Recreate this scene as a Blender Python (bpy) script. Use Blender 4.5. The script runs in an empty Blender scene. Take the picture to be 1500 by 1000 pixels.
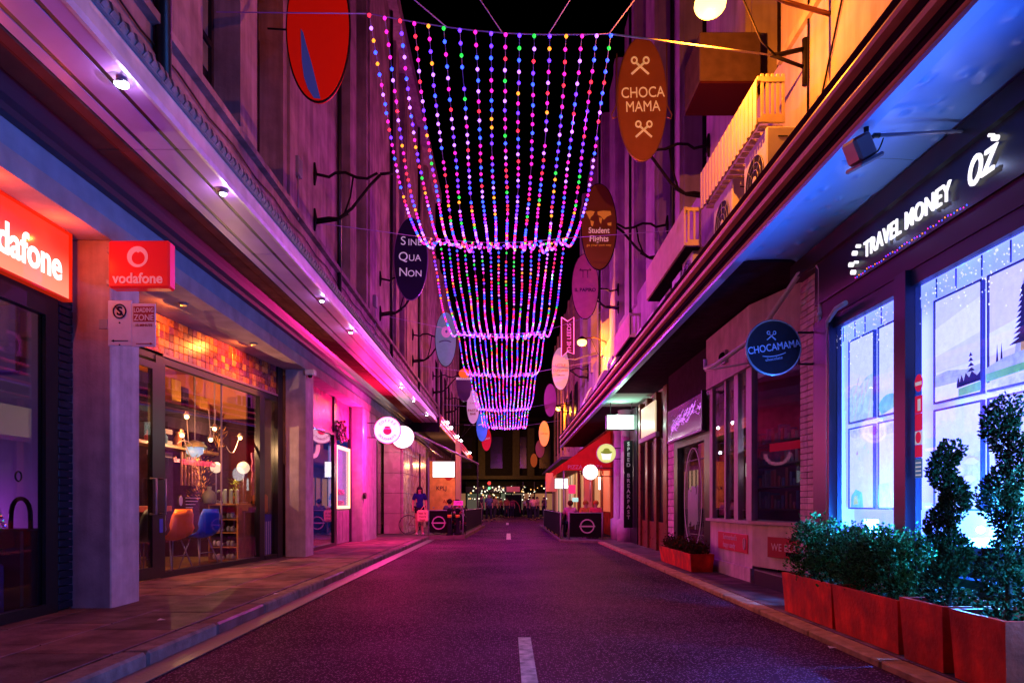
import bpy, math, random
from math import sin, cos, pi, radians, sqrt
from mathutils import Vector, Matrix
random.seed(7)
sc = bpy.context.scene
col = sc.collection

# ---------------------------------------------------------------- camera, world, exposure
cam_d = bpy.data.cameras.new("camera"); cam = bpy.data.objects.new("camera", cam_d); col.objects.link(cam)
cam.location = (0, 0, 1.2); cam.rotation_euler = (radians(90), 0, 0)
cam_d.sensor_width = 36; cam_d.lens = 24; cam_d.shift_x = 0.004; cam_d.shift_y = 0.158
cam_d.clip_start = 0.05; cam_d.clip_end = 600
sc.camera = cam
world = bpy.data.worlds.new("World"); sc.world = world; world.use_nodes = True
wn = world.node_tree.nodes; wl = world.node_tree.links
sky = wn.new("ShaderNodeTexSky"); sky.sky_type = 'NISHITA'; sky.sun_disc = False
sky.sun_elevation = radians(-6); sky.sun_rotation = radians(200)
wn["Background"].inputs[1].default_value = 0.008
wl.new(sky.outputs[0], wn["Background"].inputs[0])
sc.view_settings.view_transform = 'Standard'; sc.view_settings.look = 'None'
sc.view_settings.exposure = -0.12; sc.view_settings.gamma = 1.0
try: sc.view_settings.use_curve_mapping = False
except Exception: pass
cy = sc.cycles
cy.use_denoising = True
try: cy.denoiser = 'OPENIMAGEDENOISE'
except Exception: pass
cy.max_bounces = 6; cy.diffuse_bounces = 2; cy.glossy_bounces = 3; cy.transparent_max_bounces = 12
cy.sample_clamp_indirect = 2.0; cy.sample_clamp_direct = 0.0
cy.caustics_reflective = False; cy.caustics_refractive = False
try: cy.use_light_tree = True
except Exception: pass

# ---------------------------------------------------------------- materials
MC = {}
def mat(name, c, rough=0.6, metal=0.0, noise=0.0, nscale=6.0, bump=0.0, bscale=40.0, spec=None,
        em=None, es=0.0, streak=0.0, dark=None, coat=0.0, sample=True):
    if name in MC: return MC[name]
    if spec is None: spec = 0.0 if rough >= .5 else .3   # rough surfaces: no grazing sheen
    m = bpy.data.materials.new(name); m.use_nodes = True
    nt = m.node_tree; n = nt.nodes; l = nt.links
    b = n["Principled BSDF"]
    b.inputs["Base Color"].default_value = (*c, 1); b.inputs["Roughness"].default_value = rough
    b.inputs["Metallic"].default_value = metal; b.inputs["Specular IOR Level"].default_value = spec
    if coat: b.inputs["Coat Weight"].default_value = coat; b.inputs["Coat Roughness"].default_value = 0.12
    tc = n.new("ShaderNodeTexCoord"); geo = n.new("ShaderNodeNewGeometry")
    if noise > 0:
        t = n.new("ShaderNodeTexNoise"); t.inputs["Scale"].default_value = nscale; t.inputs["Detail"].default_value = 6
        l.new(geo.outputs["Position"], t.inputs["Vector"])
        mx = n.new("ShaderNodeMix"); mx.data_type = 'RGBA'
        d = dark or tuple(v * (1 - noise) for v in c); hi = tuple(min(1, v * (1 + noise * .6)) for v in c)
        mx.inputs[6].default_value = (*d, 1); mx.inputs[7].default_value = (*hi, 1)
        cr = n.new("ShaderNodeMapRange"); cr.inputs[1].default_value = .3; cr.inputs[2].default_value = .7
        l.new(t.outputs[0], cr.inputs[0]); l.new(cr.outputs[0], mx.inputs[0])
        last = mx.outputs[2]
        if streak > 0:
            mp = n.new("ShaderNodeMapping"); mp.inputs["Scale"].default_value = (5, 5, .35)
            l.new(geo.outputs["Position"], mp.inputs[0])
            t2 = n.new("ShaderNodeTexNoise"); t2.inputs["Scale"].default_value = 1.6; t2.inputs["Detail"].default_value = 7
            l.new(mp.outputs[0], t2.inputs["Vector"])
            r2 = n.new("ShaderNodeMapRange"); r2.inputs[1].default_value = .42; r2.inputs[2].default_value = .72
            r2.inputs[3].default_value = 0; r2.inputs[4].default_value = streak
            l.new(t2.outputs[0], r2.inputs[0])
            m2 = n.new("ShaderNodeMix"); m2.data_type = 'RGBA'
            m2.inputs[7].default_value = (*[v * .28 for v in c], 1)
            l.new(r2.outputs[0], m2.inputs[0]); l.new(last, m2.inputs[6]); last = m2.outputs[2]
        l.new(last, b.inputs["Base Color"])
        rr = n.new("ShaderNodeMapRange"); rr.inputs[3].default_value = max(.03, rough - .12); rr.inputs[4].default_value = min(1, rough + .15)
        l.new(t.outputs[0], rr.inputs[0]); l.new(rr.outputs[0], b.inputs["Roughness"])
    if bump > 0:
        t = n.new("ShaderNodeTexNoise"); t.inputs["Scale"].default_value = bscale; t.inputs["Detail"].default_value = 5
        l.new(geo.outputs["Position"], t.inputs["Vector"])
        bp = n.new("ShaderNodeBump"); bp.inputs["Strength"].default_value = bump; bp.inputs["Distance"].default_value = .01
        l.new(t.outputs[0], bp.inputs["Height"]); l.new(bp.outputs[0], b.inputs["Normal"])
    if em is not None:
        b.inputs["Emission Color"].default_value = (*em, 1); b.inputs["Emission Strength"].default_value = es
        if not sample: m.cycles.emission_sampling = 'NONE'
    MC[name] = m
    return m
def printmat(name, c, s):
    if name in MC: return MC[name]
    m = mat(name, tuple(v * .4 for v in c), .5, em=c, es=s); nt = m.node_tree; n = nt.nodes; l = nt.links; b = n["Principled BSDF"]
    g = n.new("ShaderNodeNewGeometry"); t = n.new("ShaderNodeTexNoise"); t.inputs["Scale"].default_value = 14; t.inputs["Detail"].default_value = 10; t.inputs["Roughness"].default_value = .75
    l.new(g.outputs["Position"], t.inputs["Vector"]); mx = n.new("ShaderNodeMix"); mx.data_type = 'RGBA'
    r = n.new("ShaderNodeMapRange"); r.inputs[1].default_value = .3; r.inputs[2].default_value = .7; l.new(t.outputs[0], r.inputs[0]); l.new(r.outputs[0], mx.inputs[0])
    k = .90 if s > 2 else .6; mx.inputs[6].default_value = (*[v * k for v in c[:2]], c[2] * .95, 1); mx.inputs[7].default_value = (*[min(1, v * (2.05 - k)) for v in c[:2]], c[2], 1)
    l.new(mx.outputs[2], b.inputs["Emission Color"]); return m
def glow(name, c, s, sample=False, base=None):
    return mat(name, base or tuple(v * .5 for v in c), .4, em=c, es=s, sample=sample)
def glassmat(name, tint=(1, 1, 1), refl=1.0, rough=0.0):
    if name in MC: return MC[name]
    m = bpy.data.materials.new(name); m.use_nodes = True
    nt = m.node_tree; n = nt.nodes; l = nt.links; n.remove(n["Principled BSDF"])
    tr = n.new("ShaderNodeBsdfTransparent"); tr.inputs[0].default_value = (*tint, 1)
    gl = n.new("ShaderNodeBsdfGlossy"); gl.inputs["Roughness"].default_value = rough
    ge = n.new("ShaderNodeNewGeometry"); dt = n.new("ShaderNodeVectorMath"); dt.operation = 'DOT_PRODUCT'
    l.new(ge.outputs["Normal"], dt.inputs[0]); l.new(ge.outputs["Incoming"], dt.inputs[1])
    ab = n.new("ShaderNodeMath"); ab.operation = 'ABSOLUTE'; l.new(dt.outputs["Value"], ab.inputs[0])
    om = n.new("ShaderNodeMath"); om.operation = 'SUBTRACT'; om.inputs[0].default_value = 1; l.new(ab.outputs[0], om.inputs[1])
    pw = n.new("ShaderNodeMath"); pw.operation = 'POWER'; pw.inputs[1].default_value = 5; l.new(om.outputs[0], pw.inputs[0])
    lw = n.new("ShaderNodeMath"); lw.operation = 'MULTIPLY_ADD'; lw.inputs[1].default_value = .96; lw.inputs[2].default_value = .04; l.new(pw.outputs[0], lw.inputs[0])
    mu = n.new("ShaderNodeMath"); mu.operation = 'MULTIPLY'; mu.inputs[1].default_value = refl; mu.use_clamp = True
    mx = n.new("ShaderNodeMixShader"); l.new(lw.outputs[0], mu.inputs[0]); l.new(mu.outputs[0], mx.inputs[0])
    l.new(tr.outputs[0], mx.inputs[1]); l.new(gl.outputs[0], mx.inputs[2])
    l.new(mx.outputs[0], n["Material Output"].inputs[0]); MC[name] = m
    return m

def sheen(m, f, rough, tint=(1, 1, 1)):
    # a small share of glossy reflection on top of a matt surface
    nt = m.node_tree; n = nt.nodes; l = nt.links; b = n["Principled BSDF"]
    g = n.new("ShaderNodeBsdfGlossy"); g.inputs["Roughness"].default_value = rough; g.inputs[0].default_value = (*tint, 1)
    mx = n.new("ShaderNodeMixShader"); mx.inputs[0].default_value = f
    if b.inputs["Normal"].links: l.new(b.inputs["Normal"].links[0].from_socket, g.inputs["Normal"])
    l.new(b.outputs[0], mx.inputs[1]); l.new(g.outputs[0], mx.inputs[2]); l.new(mx.outputs[0], n["Material Output"].inputs[0])
# ---------------------------------------------------------------- mesh helper
class MB:
    def __init__(s): s.v = []; s.f = []; s.m = []; s.sm = []
    def add(s, vs, fs, mi=0, smooth=False):
        o = len(s.v); s.v += [tuple(p) for p in vs]
        for f in fs: s.f.append([i + o for i in f]); s.m.append(mi); s.sm.append(smooth)
        return s
    def box(s, x0, x1, y0, y1, z0, z1, mi=0):
        if x0 > x1: x0, x1 = x1, x0
        if y0 > y1: y0, y1 = y1, y0
        if z0 > z1: z0, z1 = z1, z0
        v = [(x, y, z) for z in (z0, z1) for y in (y0, y1) for x in (x0, x1)]
        return s.add(v, [(0, 2, 3, 1), (4, 5, 7, 6), (0, 1, 5, 4), (2, 6, 7, 3), (0, 4, 6, 2), (1, 3, 7, 5)], mi)
    def bbox(s, x0, x1, y0, y1, z0, z1, b=.01, mi=0):   # bevelled box
        if x0 > x1: x0, x1 = x1, x0
        if y0 > y1: y0, y1 = y1, y0
        b = min(b, (x1 - x0) * .45, (y1 - y0) * .45, (z1 - z0) * .45)
        v = []; X = (x0, x1); Y = (y0, y1); Z = (z0, z1)
        idx = {}
        for i in range(2):
            for j in range(2):
                for k in range(2):
                    sx = b if i == 0 else -b; sy = b if j == 0 else -b; sz = b if k == 0 else -b
                    for a in range(3):
                        p = [X[i] + sx, Y[j] + sy, Z[k] + sz]; p[a] = (X[i], Y[j], Z[k])[a]
                        idx[i, j, k, a] = len(v); v.append(p)
        f = []
        for i in range(2): f.append([idx[i, j, k, 0] for j, k in ((0, 0), (1, 0), (1, 1), (0, 1))][::(1 if i else -1)])
        for j in range(2): f.append([idx[i, j, k, 1] for i, k in ((0, 0), (1, 0), (1, 1), (0, 1))][::(-1 if j else 1)])
        for k in range(2): f.append([idx[i, j, k, 2] for i, j in ((0, 0), (1, 0), (1, 1), (0, 1))][::(1 if k else -1)])
        for i in range(2):
            for j in range(2): f.append([idx[i, j, 0, 0], idx[i, j, 1, 0], idx[i, j, 1, 1], idx[i, j, 0, 1]])
        for i in range(2):
            for k in range(2): f.append([idx[i, 0, k, 0], idx[i, 1, k, 0], idx[i, 1, k, 2], idx[i, 0, k, 2]])
        for j in range(2):
            for k in range(2): f.append([idx[0, j, k, 1], idx[1, j, k, 1], idx[1, j, k, 2], idx[0, j, k, 2]])
        for i in range(2):
            for j in range(2):
                for k in range(2): f.append([idx[i, j, k, a] for a in range(3)])
        return s.add(v, f, mi)
    def tube(s, pts, r, n=8, mi=0, caps=True, smooth=True):
        pts = [Vector(p) for p in pts]; rs = r if isinstance(r, (list, tuple)) else [r] * len(pts)
        o = len(s.v); prev = None; vs = []
        for i, p in enumerate(pts):
            t = (pts[min(i + 1, len(pts) - 1)] - pts[max(i - 1, 0)])
            t = t.normalized() if t.length > 1e-9 else Vector((0, 0, 1))
            if prev is None:
                a = t.orthogonal().normalized()
            else:
                a = (prev - t * prev.dot(t)); a = a.normalized() if a.length > 1e-6 else t.orthogonal().normalized()
            prev = a; b = t.cross(a)
            for k in range(n):
                an = 2 * pi * k / n; vs.append(p + (a * cos(an) + b * sin(an)) * rs[i])
        fs = []
        for i in range(len(pts) - 1):
            for k in range(n):
                fs.append((i * n + k, i * n + (k + 1) % n, (i + 1) * n + (k + 1) % n, (i + 1) * n + k))
        s.add(vs, fs, mi, smooth)
        if caps:
            s.f.append([o + k for k in range(n)][::-1]); s.m.append(mi); s.sm.append(False)
            q = o + (len(pts) - 1) * n; s.f.append([q + k for k in range(n)]); s.m.append(mi); s.sm.append(False)
        return s
    def ball(s, c, r, n=8, m=6, mi=0, smooth=True):
        rx, ry, rz = r if isinstance(r, (tuple, list)) else (r, r, r)
        vs = [(c[0], c[1], c[2] + rz)]
        for i in range(1, m):
            a = pi * i / m
            for k in range(n):
                b = 2 * pi * k / n; vs.append((c[0] + rx * sin(a) * cos(b), c[1] + ry * sin(a) * sin(b), c[2] + rz * cos(a)))
        vs.append((c[0], c[1], c[2] - rz)); L = len(vs) - 1
        fs = [(0, 1 + k, 1 + (k + 1) % n) for k in range(n)]
        for i in range(m - 2):
            for k in range(n):
                a = 1 + i * n + k; b = 1 + i * n + (k + 1) % n; fs.append((a, a + n, b + n, b))
        fs += [(L, 1 + (m - 2) * n + (k + 1) % n, 1 + (m - 2) * n + k) for k in range(n)]
        return s.add(vs, fs, mi, smooth)
    def octa(s, c, r, mi=0):
        x, y, z = c
        return s.add([(x + r, y, z), (x - r, y, z), (x, y + r, z), (x, y - r, z), (x, y, z + r * 1.3), (x, y, z - r * 1.3)],
                     [(0, 2, 4), (2, 1, 4), (1, 3, 4), (3, 0, 4), (2, 0, 5), (1, 2, 5), (3, 1, 5), (0, 3, 5)], mi, True)
    def prism(s, poly, a0, a1, axis='y', mi=0, smooth=False):
        # poly: 2D list; axis 'y' -> (x,z) poly extruded along y; 'x' -> (y,z); 'z' -> (x,y)
        def P(u, v, a): return {'y': (u, a, v), 'x': (a, u, v), 'z': (u, v, a)}[axis]
        n = len(poly); vs = [P(u, v, a0) for u, v in poly] + [P(u, v, a1) for u, v in poly]
        s.add(vs, [list(range(n))[::-1], [n + i for i in range(n)]], mi)
        o = len(s.v) - 2 * n
        for i in range(n):
            s.f.append([o + i, o + (i + 1) % n, o + n + (i + 1) % n, o + n + i]); s.m.append(mi); s.sm.append(smooth)
        return s
    def quad(s, a, b, c, d, mi=0): return s.add([a, b, c, d], [(0, 1, 2, 3)], mi)
    def mesh(s, name, mats):
        me = bpy.data.meshes.new(name); me.from_pydata(s.v, [], s.f)
        for m in (mats if isinstance(mats, (list, tuple)) else [mats]): me.materials.append(m)
        me.polygons.foreach_set("material_index", s.m); me.polygons.foreach_set("use_smooth", s.sm)
        import bmesh
        bm = bmesh.new(); bm.from_mesh(me); bmesh.ops.recalc_face_normals(bm, faces=bm.faces); bm.to_mesh(me); bm.free()
        me.update(); return me
    def build(s, name, mats, parent=None, **kw):
        return link(s.mesh(name, mats), name, parent, **kw)
def link(data, name, parent=None, label=None, cat=None, group=None, kind=None, loc=None, rot=None):
    o = bpy.data.objects.new(name, data); col.objects.link(o)
    if parent is not None: o.parent = parent
    if label: o['label'] = label
    if cat: o['category'] = cat
    if group: o['group'] = group
    if kind: o['kind'] = kind
    if loc: o.location = loc
    if rot: o.rotation_euler = rot
    return o
def empty(name, label=None, cat=None, group=None, loc=(0, 0, 0), rz=0, kind=None):
    e = link(None, name, None, label, cat, group, kind, loc); e.rotation_euler = (0, 0, rz); return e
def part(name, parent, kind=None, label=None):
    return link(None, name, parent, label, kind=kind)
def copy_tree(o, parent=None, **kw):
    c = o.copy(); col.objects.link(c); c.parent = parent
    for ch in list(o.children): copy_tree(ch, c)
    for k, v in kw.items():
        if k == 'loc': c.location = v
        elif k == 'rz': c.rotation_euler = (0, 0, v)
        elif k == 'scale': c.scale = v if isinstance(v, tuple) else (v, v, v)
        else: c[k] = v
    return c
def ell(cx, cz, rx, rz, n=40): return [(cx + rx * cos(2 * pi * i / n), cz + rz * sin(2 * pi * i / n)) for i in range(n)]
def text(body, m, parent, loc, size, facing='cam', name='lettering', align='CENTER', ext=.004, bold=0.0, sx=1.0, rot=None, space=1.0, shear=0, **kw):
    cu = bpy.data.curves.new(name, 'FONT'); cu.body = body; cu.size = size; cu.align_x = align; cu.align_y = 'CENTER'
    cu.extrude = ext; cu.offset = bold; cu.space_character = space; cu.shear = shear; cu.resolution_u = 4
    cu.materials.append(m)
    o = link(cu, name, parent, **kw); o.location = loc
    r = {'cam': (pi / 2, 0, 0), 'right': (pi / 2, 0, pi / 2), 'left': (pi / 2, 0, -pi / 2)}[facing]
    # 'right': readable by someone looking toward -X (sign on the left wall); 'left': sign on the right wall
    o.rotation_euler = rot or r; o.scale = (sx, 1, 1)
    return o
def light(name, typ, loc, energy, color, parent=None, size=.1, rot=None, sy=None, spread=None, blend=.5, angle=None):
    if typ != 'AREA' and name != 'soffit_fill_lamp': size = 0.0
    d = bpy.data.lights.new(name, typ); d.energy = energy; d.color = color
    if typ == 'AREA':
        d.size = size
        if sy: d.shape = 'RECTANGLE'; d.size_y = sy
        if spread: d.spread = spread
    else: d.shadow_soft_size = size
    if typ == 'SPOT': d.spot_blend = blend; d.spot_size = angle or 1.5
    o = bpy.data.objects.new(name, d); col.objects.link(o); o.location = loc
    if rot: o.rotation_euler = rot
    if parent is not None: o.parent = parent
    o.visible_camera = True
    return o

# palette
M_asphalt = mat("asphalt", (.05, .048, .052), .5, noise=.45, nscale=1.3, bump=.9, bscale=160, spec=.6)
M_render_l = mat("pink render", (.46, .33, .38), .75, noise=.25, nscale=2.2, bump=.25, bscale=30, streak=.45)
M_pillar = mat("grey concrete", (.44, .36, .42), .7, noise=.22, nscale=5, bump=.3, bscale=45, streak=.35)
M_dark = mat("dark paint", (.015, .013, .02), .5, noise=.3, nscale=8)
M_black = mat("black metal", (.012, .012, .015), .35)
M_iron = mat("wrought iron", (.02, .015, .018), .5, metal=.4, bump=.3)
M_alu = mat("painted aluminium", (.30, .27, .34), .35, metal=.2, noise=.15)
M_white = mat("white paint", (.75, .73, .72), .5, noise=.12, nscale=7)
M_glass = glassmat("window glass", (.9, .9, .95), 1.3)
M_darkglass = mat("dark upper glass", (.012, .010, .018), .2, spec=.35)
M_winlit = mat("dim blind behind glass", (.20, .15, .17), .5, noise=.4, nscale=2)
# ================================================================ SETTING: ground
ground = MB().box(-60, 60, -20, 140, -.6, -.02).build("ground", M_asphalt, kind="structure")
road = MB()
nx, ny = 8, 60
for j in range(ny):
    for i in range(nx):
        def rz(i, j): return .012 * cos((i / nx - .5) * pi) * 1.0
        x0 = -2.64 + 5.36 * i / nx; x1 = -2.64 + 5.36 * (i + 1) / nx; y0 = -4 + 70 * j / ny; y1 = -4 + 70 * (j + 1) / ny
        road.quad((x0, y0, rz(i, j)), (x1, y0, rz(i + 1, j)), (x1, y1, rz(i + 1, j)), (x0, y1, rz(i, j)))
# speckled asphalt: paler aggregate, base tinted purple for the magenta street light
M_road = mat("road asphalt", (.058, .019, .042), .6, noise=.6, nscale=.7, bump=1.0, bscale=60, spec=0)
sheen(M_road, .018, .35, (1, .7, 1))
nt = M_road.node_tree; b = nt.nodes["Principled BSDF"]
vo = nt.nodes.new("ShaderNodeTexVoronoi"); vo.inputs["Scale"].default_value = 62
geo = nt.nodes.new("ShaderNodeNewGeometry"); nt.links.new(geo.outputs["Position"], vo.inputs["Vector"])
mr = nt.nodes.new("ShaderNodeMapRange"); mr.inputs[1].default_value = .50; mr.inputs[2].default_value = .15; mr.inputs[3].default_value = 0; mr.inputs[4].default_value = 1
sp = nt.nodes.new("ShaderNodeSeparateColor"); nt.links.new(vo.outputs["Color"], sp.inputs[0])
th = nt.nodes.new("ShaderNodeMath"); th.operation = 'GREATER_THAN'; th.inputs[1].default_value = .55
nt.links.new(sp.outputs[0], th.inputs[0]); nt.links.new(vo.outputs["Distance"], mr.inputs[0])
ml = nt.nodes.new("ShaderNodeMath"); ml.operation = 'MULTIPLY'; nt.links.new(mr.outputs[0], ml.inputs[0]); nt.links.new(th.outputs[0], ml.inputs[1])
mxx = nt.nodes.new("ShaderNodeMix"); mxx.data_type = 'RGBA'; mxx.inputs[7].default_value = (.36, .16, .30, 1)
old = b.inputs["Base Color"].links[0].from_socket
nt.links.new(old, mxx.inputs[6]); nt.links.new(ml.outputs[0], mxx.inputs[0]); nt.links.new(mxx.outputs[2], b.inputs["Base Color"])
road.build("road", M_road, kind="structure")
M_line = mat("worn line paint", (.55, .5, .5), .6, noise=.5, nscale=14, bump=.5, bscale=90)
rm = empty("road_marking", kind="structure")
for (y0, y1, x0, x1) in ((2.2, 6.05, .09, .20), (22.5, 27.0, -.05, .10), (38, 42, -.1, .04)):
    MB().box(x0, x1, y0, y1, .010, .0165).build("dash", M_line, rm)

# pavements with individual slabs and kerb stones
M_slab = [mat("bluestone slab %s" % k, c, .5, noise=.5, nscale=3.5, bump=.5, bscale=30, spec=0) for k, c in
          (("grey", (.16, .10, .11)), ("brown", (.19, .115, .11)), ("dark", (.11, .08, .09)))]
for m_ in M_slab: sheen(m_, .03, .3)
M_kerb = mat("kerb stone", (.20, .16, .16), .5, noise=.35, nscale=9, bump=.5)
M_kerbr = mat("ochre kerb concrete", (.42, .27, .18), .6, noise=.35, nscale=9, bump=.5)
M_joint = mat("pavement bed", (.04, .032, .035), .8)
pl = empty("pavement", kind="structure")
MB().box(-9.2, -2.84, -4, 64, -.2, .105).build("bed", M_joint, pl)
slab_mesh = [MB().bbox(0, .71, 0, .93, -.03, 0, .003).mesh("slab", m) for m in M_slab]
sn = 0
for j in range(50):
    for i in range(3):
        if sn >= 150: break
        o = link(random.choice(slab_mesh), "slab", pl); o.location = (-3.56 - .722 * i, 0.2 + .945 * j + (.3 if i % 2 else 0), .12 + random.uniform(-.0025, .0025)); sn += 1
km = [MB().bbox(0, .2, 0, 1.18, -.25, 0, .02).mesh("kerb_stone", m) for m in (M_kerb, M_slab[0])]
for j in range(20):
    o = link(km[j % 3 == 0], "kerb_stone", pl); o.location = (-2.83, -1 + 1.2 * j, .12 + random.uniform(-.002, .002))
MB().box(-2.62, -2.40, -4, 22.4, .0125, .018).build("gutter", mat("gutter concrete", (.13, .11, .12), .45, noise=.3, nscale=6, bump=.4), pl)
# build-out platform on the left
MB().prism([(-2.83, 22.6), (-1.45, 23.0), (-1.15, 34.5), (-2.83, 37)], -.1, .12, 'z').build("build_out", M_slab[1], pl)
MB().box(-2.84, -2.63, 37.05, 64, -.1, .118).build("far_kerb", M_kerb, pl)
pr = empty("pavement", kind="structure")
MB().box(2.90, 9, -4, 64, -.2, .045).build("bed", M_joint, pr)
sm2 = [MB().bbox(0, .62, 0, .78, -.03, 0, .003).mesh("slab", m) for m in M_slab]
for j in range(28):
    for i in range(2):
        o = link(random.choice(sm2), "slab", pr); o.location = (2.905 + .63 * i, 1.0 + .79 * j, .06 + random.uniform(-.002, .002))
kr = MB().bbox(0, .18, 0, 1.18, -.25, 0, .012).mesh("kerb_stone", M_kerbr)
for j in range(18):
    o = link(kr, "kerb_stone", pr); o.location = (2.72, -1 + 1.2 * j, .055 + random.uniform(-.002, .002))
MB().prism([(1.62, 21.2), (2.90, 20.75), (2.90, 37), (1.66, 36)], -.1, .06, 'z').build("build_out", M_kerb, pr)
MB().box(2.72, 2.89, 37.05, 64, -.1, .055).build("far_kerb", M_kerb, pr)

# ================================================================ LEFT BUILDING
LB = empty("terrace_building", "long rendered building with concrete piers and shopfronts along the left pavement", "building")
# piers
for i, (y0, y1) in enumerate(((.25, .8), (7.05, 7.6), (13.85, 14.4), (19.3, 21.3), (28.0, 28.6), (35, 35.6))):
    MB().bbox(-4.52, -4.10, y0, y1, .10, 3.92, .012).build("pier", M_pillar, LB)
# beam: lower face (pinkish) and upper face set back, blue shop glow put into its colour
MB().box(-5.6, -4.10, -4, 36, 3.922, 4.12).build("lintel", mat("lintel render", (.42, .33, .38), .75, noise=.25, nscale=3, bump=.25), LB)
MB().box(-5.6, -4.14, -4, 36, 4.122, 4.55).build("upper_beam", mat("render with blue glow", (.27, .31, .44), .7, noise=.2, nscale=3, bump=.2), LB)
# upper wall: piers, recessed window strips
M_up = mat("upper wall stucco", (.40, .24, .29), .85, noise=.45, nscale=1.6, bump=.6, bscale=18, streak=.5)
XU = -3.8
MB().box(-5.5, XU, -4, 36, 4.552, 6.30).build("band_course", M_up, LB)
w = MB(); w.box(-5.4, XU + .07, -4, 36, 6.302, 6.38); w.box(-5.4, XU + .03, -4, 36, 5.90, 5.97)
w = MB(); w.box(-5.4, XU + .10, -4, 36, 6.302, 6.40); w.build("string_course", M_up, LB)
MB().box(XU + .001, XU + .045, -4, 36, 5.92, 5.98).build("string_course", M_up, LB)
M_reveal = mat("shaded window reveal", (.035, .02, .028), .7, noise=.3)  # near black: shade of the window recesses put into the colour
for k in range(-1, 4):
    b0 = 8.5 + 6.8 * k
    MB().box(-4.6, XU, b0 + 3.05, b0 + 6.8, 6.402, 17).build("wall_pier", M_up, LB)
    MB().box(-4.6, XU - .02, b0 + 1.25, b0 + 1.9, 6.402, 17).build("pilaster", M_up, LB)
    MB().box(XU + .002, XU + .05, b0 + 3.25, b0 + 3.55, 6.402, 17).build("pilaster_strip", M_up, LB)
    for (a, c) in ((b0, b0 + 1.25), (b0 + 1.9, b0 + 3.05)):
        for z in (6.402, 9.9, 13.4):
            win = part("window", LB)
            MB().box(-4.6, -4.22, a, c, z + 2.62, z + 3.5).build("spandrel", M_reveal, win)
            fr = MB()
            fr.box(-4.30, -4.20, a, a + .07, z, z + 2.6); fr.box(-4.30, -4.20, c - .07, c, z, z + 2.6)
            fr.box(-4.30, -4.20, a + .07, c - .07, z, z + .09); fr.box(-4.30, -4.20, a + .07, c - .07, z + 1.25, z + 1.33); fr.box(-4.30, -4.20, a + .07, c - .07, z + 2.52, z + 2.6)
            fr.build("frame", M_reveal, win)
            MB().box(-4.27, -4.25, a + .07, c - .07, z + .09, z + 2.52).build("pane", M_darkglass, win)
            if (k + int(z)) % 3 == 0:
                MB().box(-4.249, -4.24, a + .1, c - .1, z + .9, z + 2.5).build("blind", M_winlit, win)
MB().box(-8, -4.62, -4, 36, 4.56, 17).build("core_wall", M_reveal, LB)
MB().box(-8, XU + .3, -4, 36, 17.01, 17.5).build("roof", M_up, LB)
# downpipe left
MB().tube([(XU + .09, 7.35, 4.7), (XU + .09, 7.35, 17)], .085, 10).build("downpipe", M_black, LB)

# canopy of the left building: soffit panels, grooves, cornice, fascia, gutter
M_soff = mat("mauve soffit boards", (.50, .28, .62), .38, noise=.18, nscale=2.5, bump=.15, bscale=12, spec=.5)
M_soffd = mat("maroon soffit boards", (.16, .05, .04), .5, noise=.25, nscale=4)
M_fascia = mat("silver fascia", (.66, .64, .74), .35, metal=.3, noise=.2, nscale=5, bump=.3, bscale=20)
M_gutter = mat("gutter metal", (.36, .32, .38), .32, metal=.45, bump=.6, bscale=30, noise=.2)
CL = part("canopy", LB)
Y0, Y1 = 1.0, 27.6
for i in range(10):
    ya = Y0 + i * 2.66; yb = ya + 2.65
    MB().box(-3.045, -2.90, ya, yb, 4.47, 4.52).build("soffit_panel", M_soff, CL)
    MB().box(-3.315, -3.090, ya, yb, 4.47, 4.52).build("soffit_panel", M_soff, CL)
    MB().box(-3.46, -3.360, ya, yb, 4.47, 4.52).build("soffit_panel", M_soff, CL)
    for xa in (-3.0885, -3.3585): MB().box(xa, xa + .042, ya, yb, 4.476, 4.52).build("gap_shade_strip", M_black, CL)  # black strips stand for the shade in the gaps
    MB().bbox(-3.58, -3.47, ya, yb, 4.455, 4.52, .006).build("soffit_panel", M_soffd, CL)
    MB().bbox(-3.81, -3.59, ya, yb, 4.47, 4.52, .006).build("soffit_panel", M_soffd, CL)
MB().box(-4.13, -2.92, Y0, Y1, 4.521, 4.60).build("deck", M_black, CL)
MB().prism([(-4.135, 4.36), (-4.05, 4.36), (-4.02, 4.40), (-3.95, 4.42), (-3.90, 4.47), (-3.83, 4.52), (-4.135, 4.52)], Y0, Y1, 'y').build("cornice", mat("navy cornice", (.03, .03, .06), .4), CL)
MB().prism([(-2.90, 4.46), (-2.87, 4.46), (-2.855, 4.50), (-2.87, 4.62), (-2.87, 4.66), (-2.90, 4.66)], Y0, Y1, 'y').build("fascia", M_fascia, CL)
g = MB()
n = int((Y1 - Y0) / .11)
prof = [(-2.90, 4.662), (-2.84, 4.665), (-2.815, 4.70), (-2.83, 4.75), (-2.90, 4.79)]
g.prism(prof, Y0, Y1, 'y')
for i in range(n):
    y = Y0 + i * .11
    g.prism([(-2.86, 4.668), (-2.826, 4.672), (-2.800, 4.70), (-2.815, 4.757), (-2.86, 4.785)], y, y + .035 + .02 * (i % 3), 'y')
g.build("gutter", M_gutter, CL)
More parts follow.
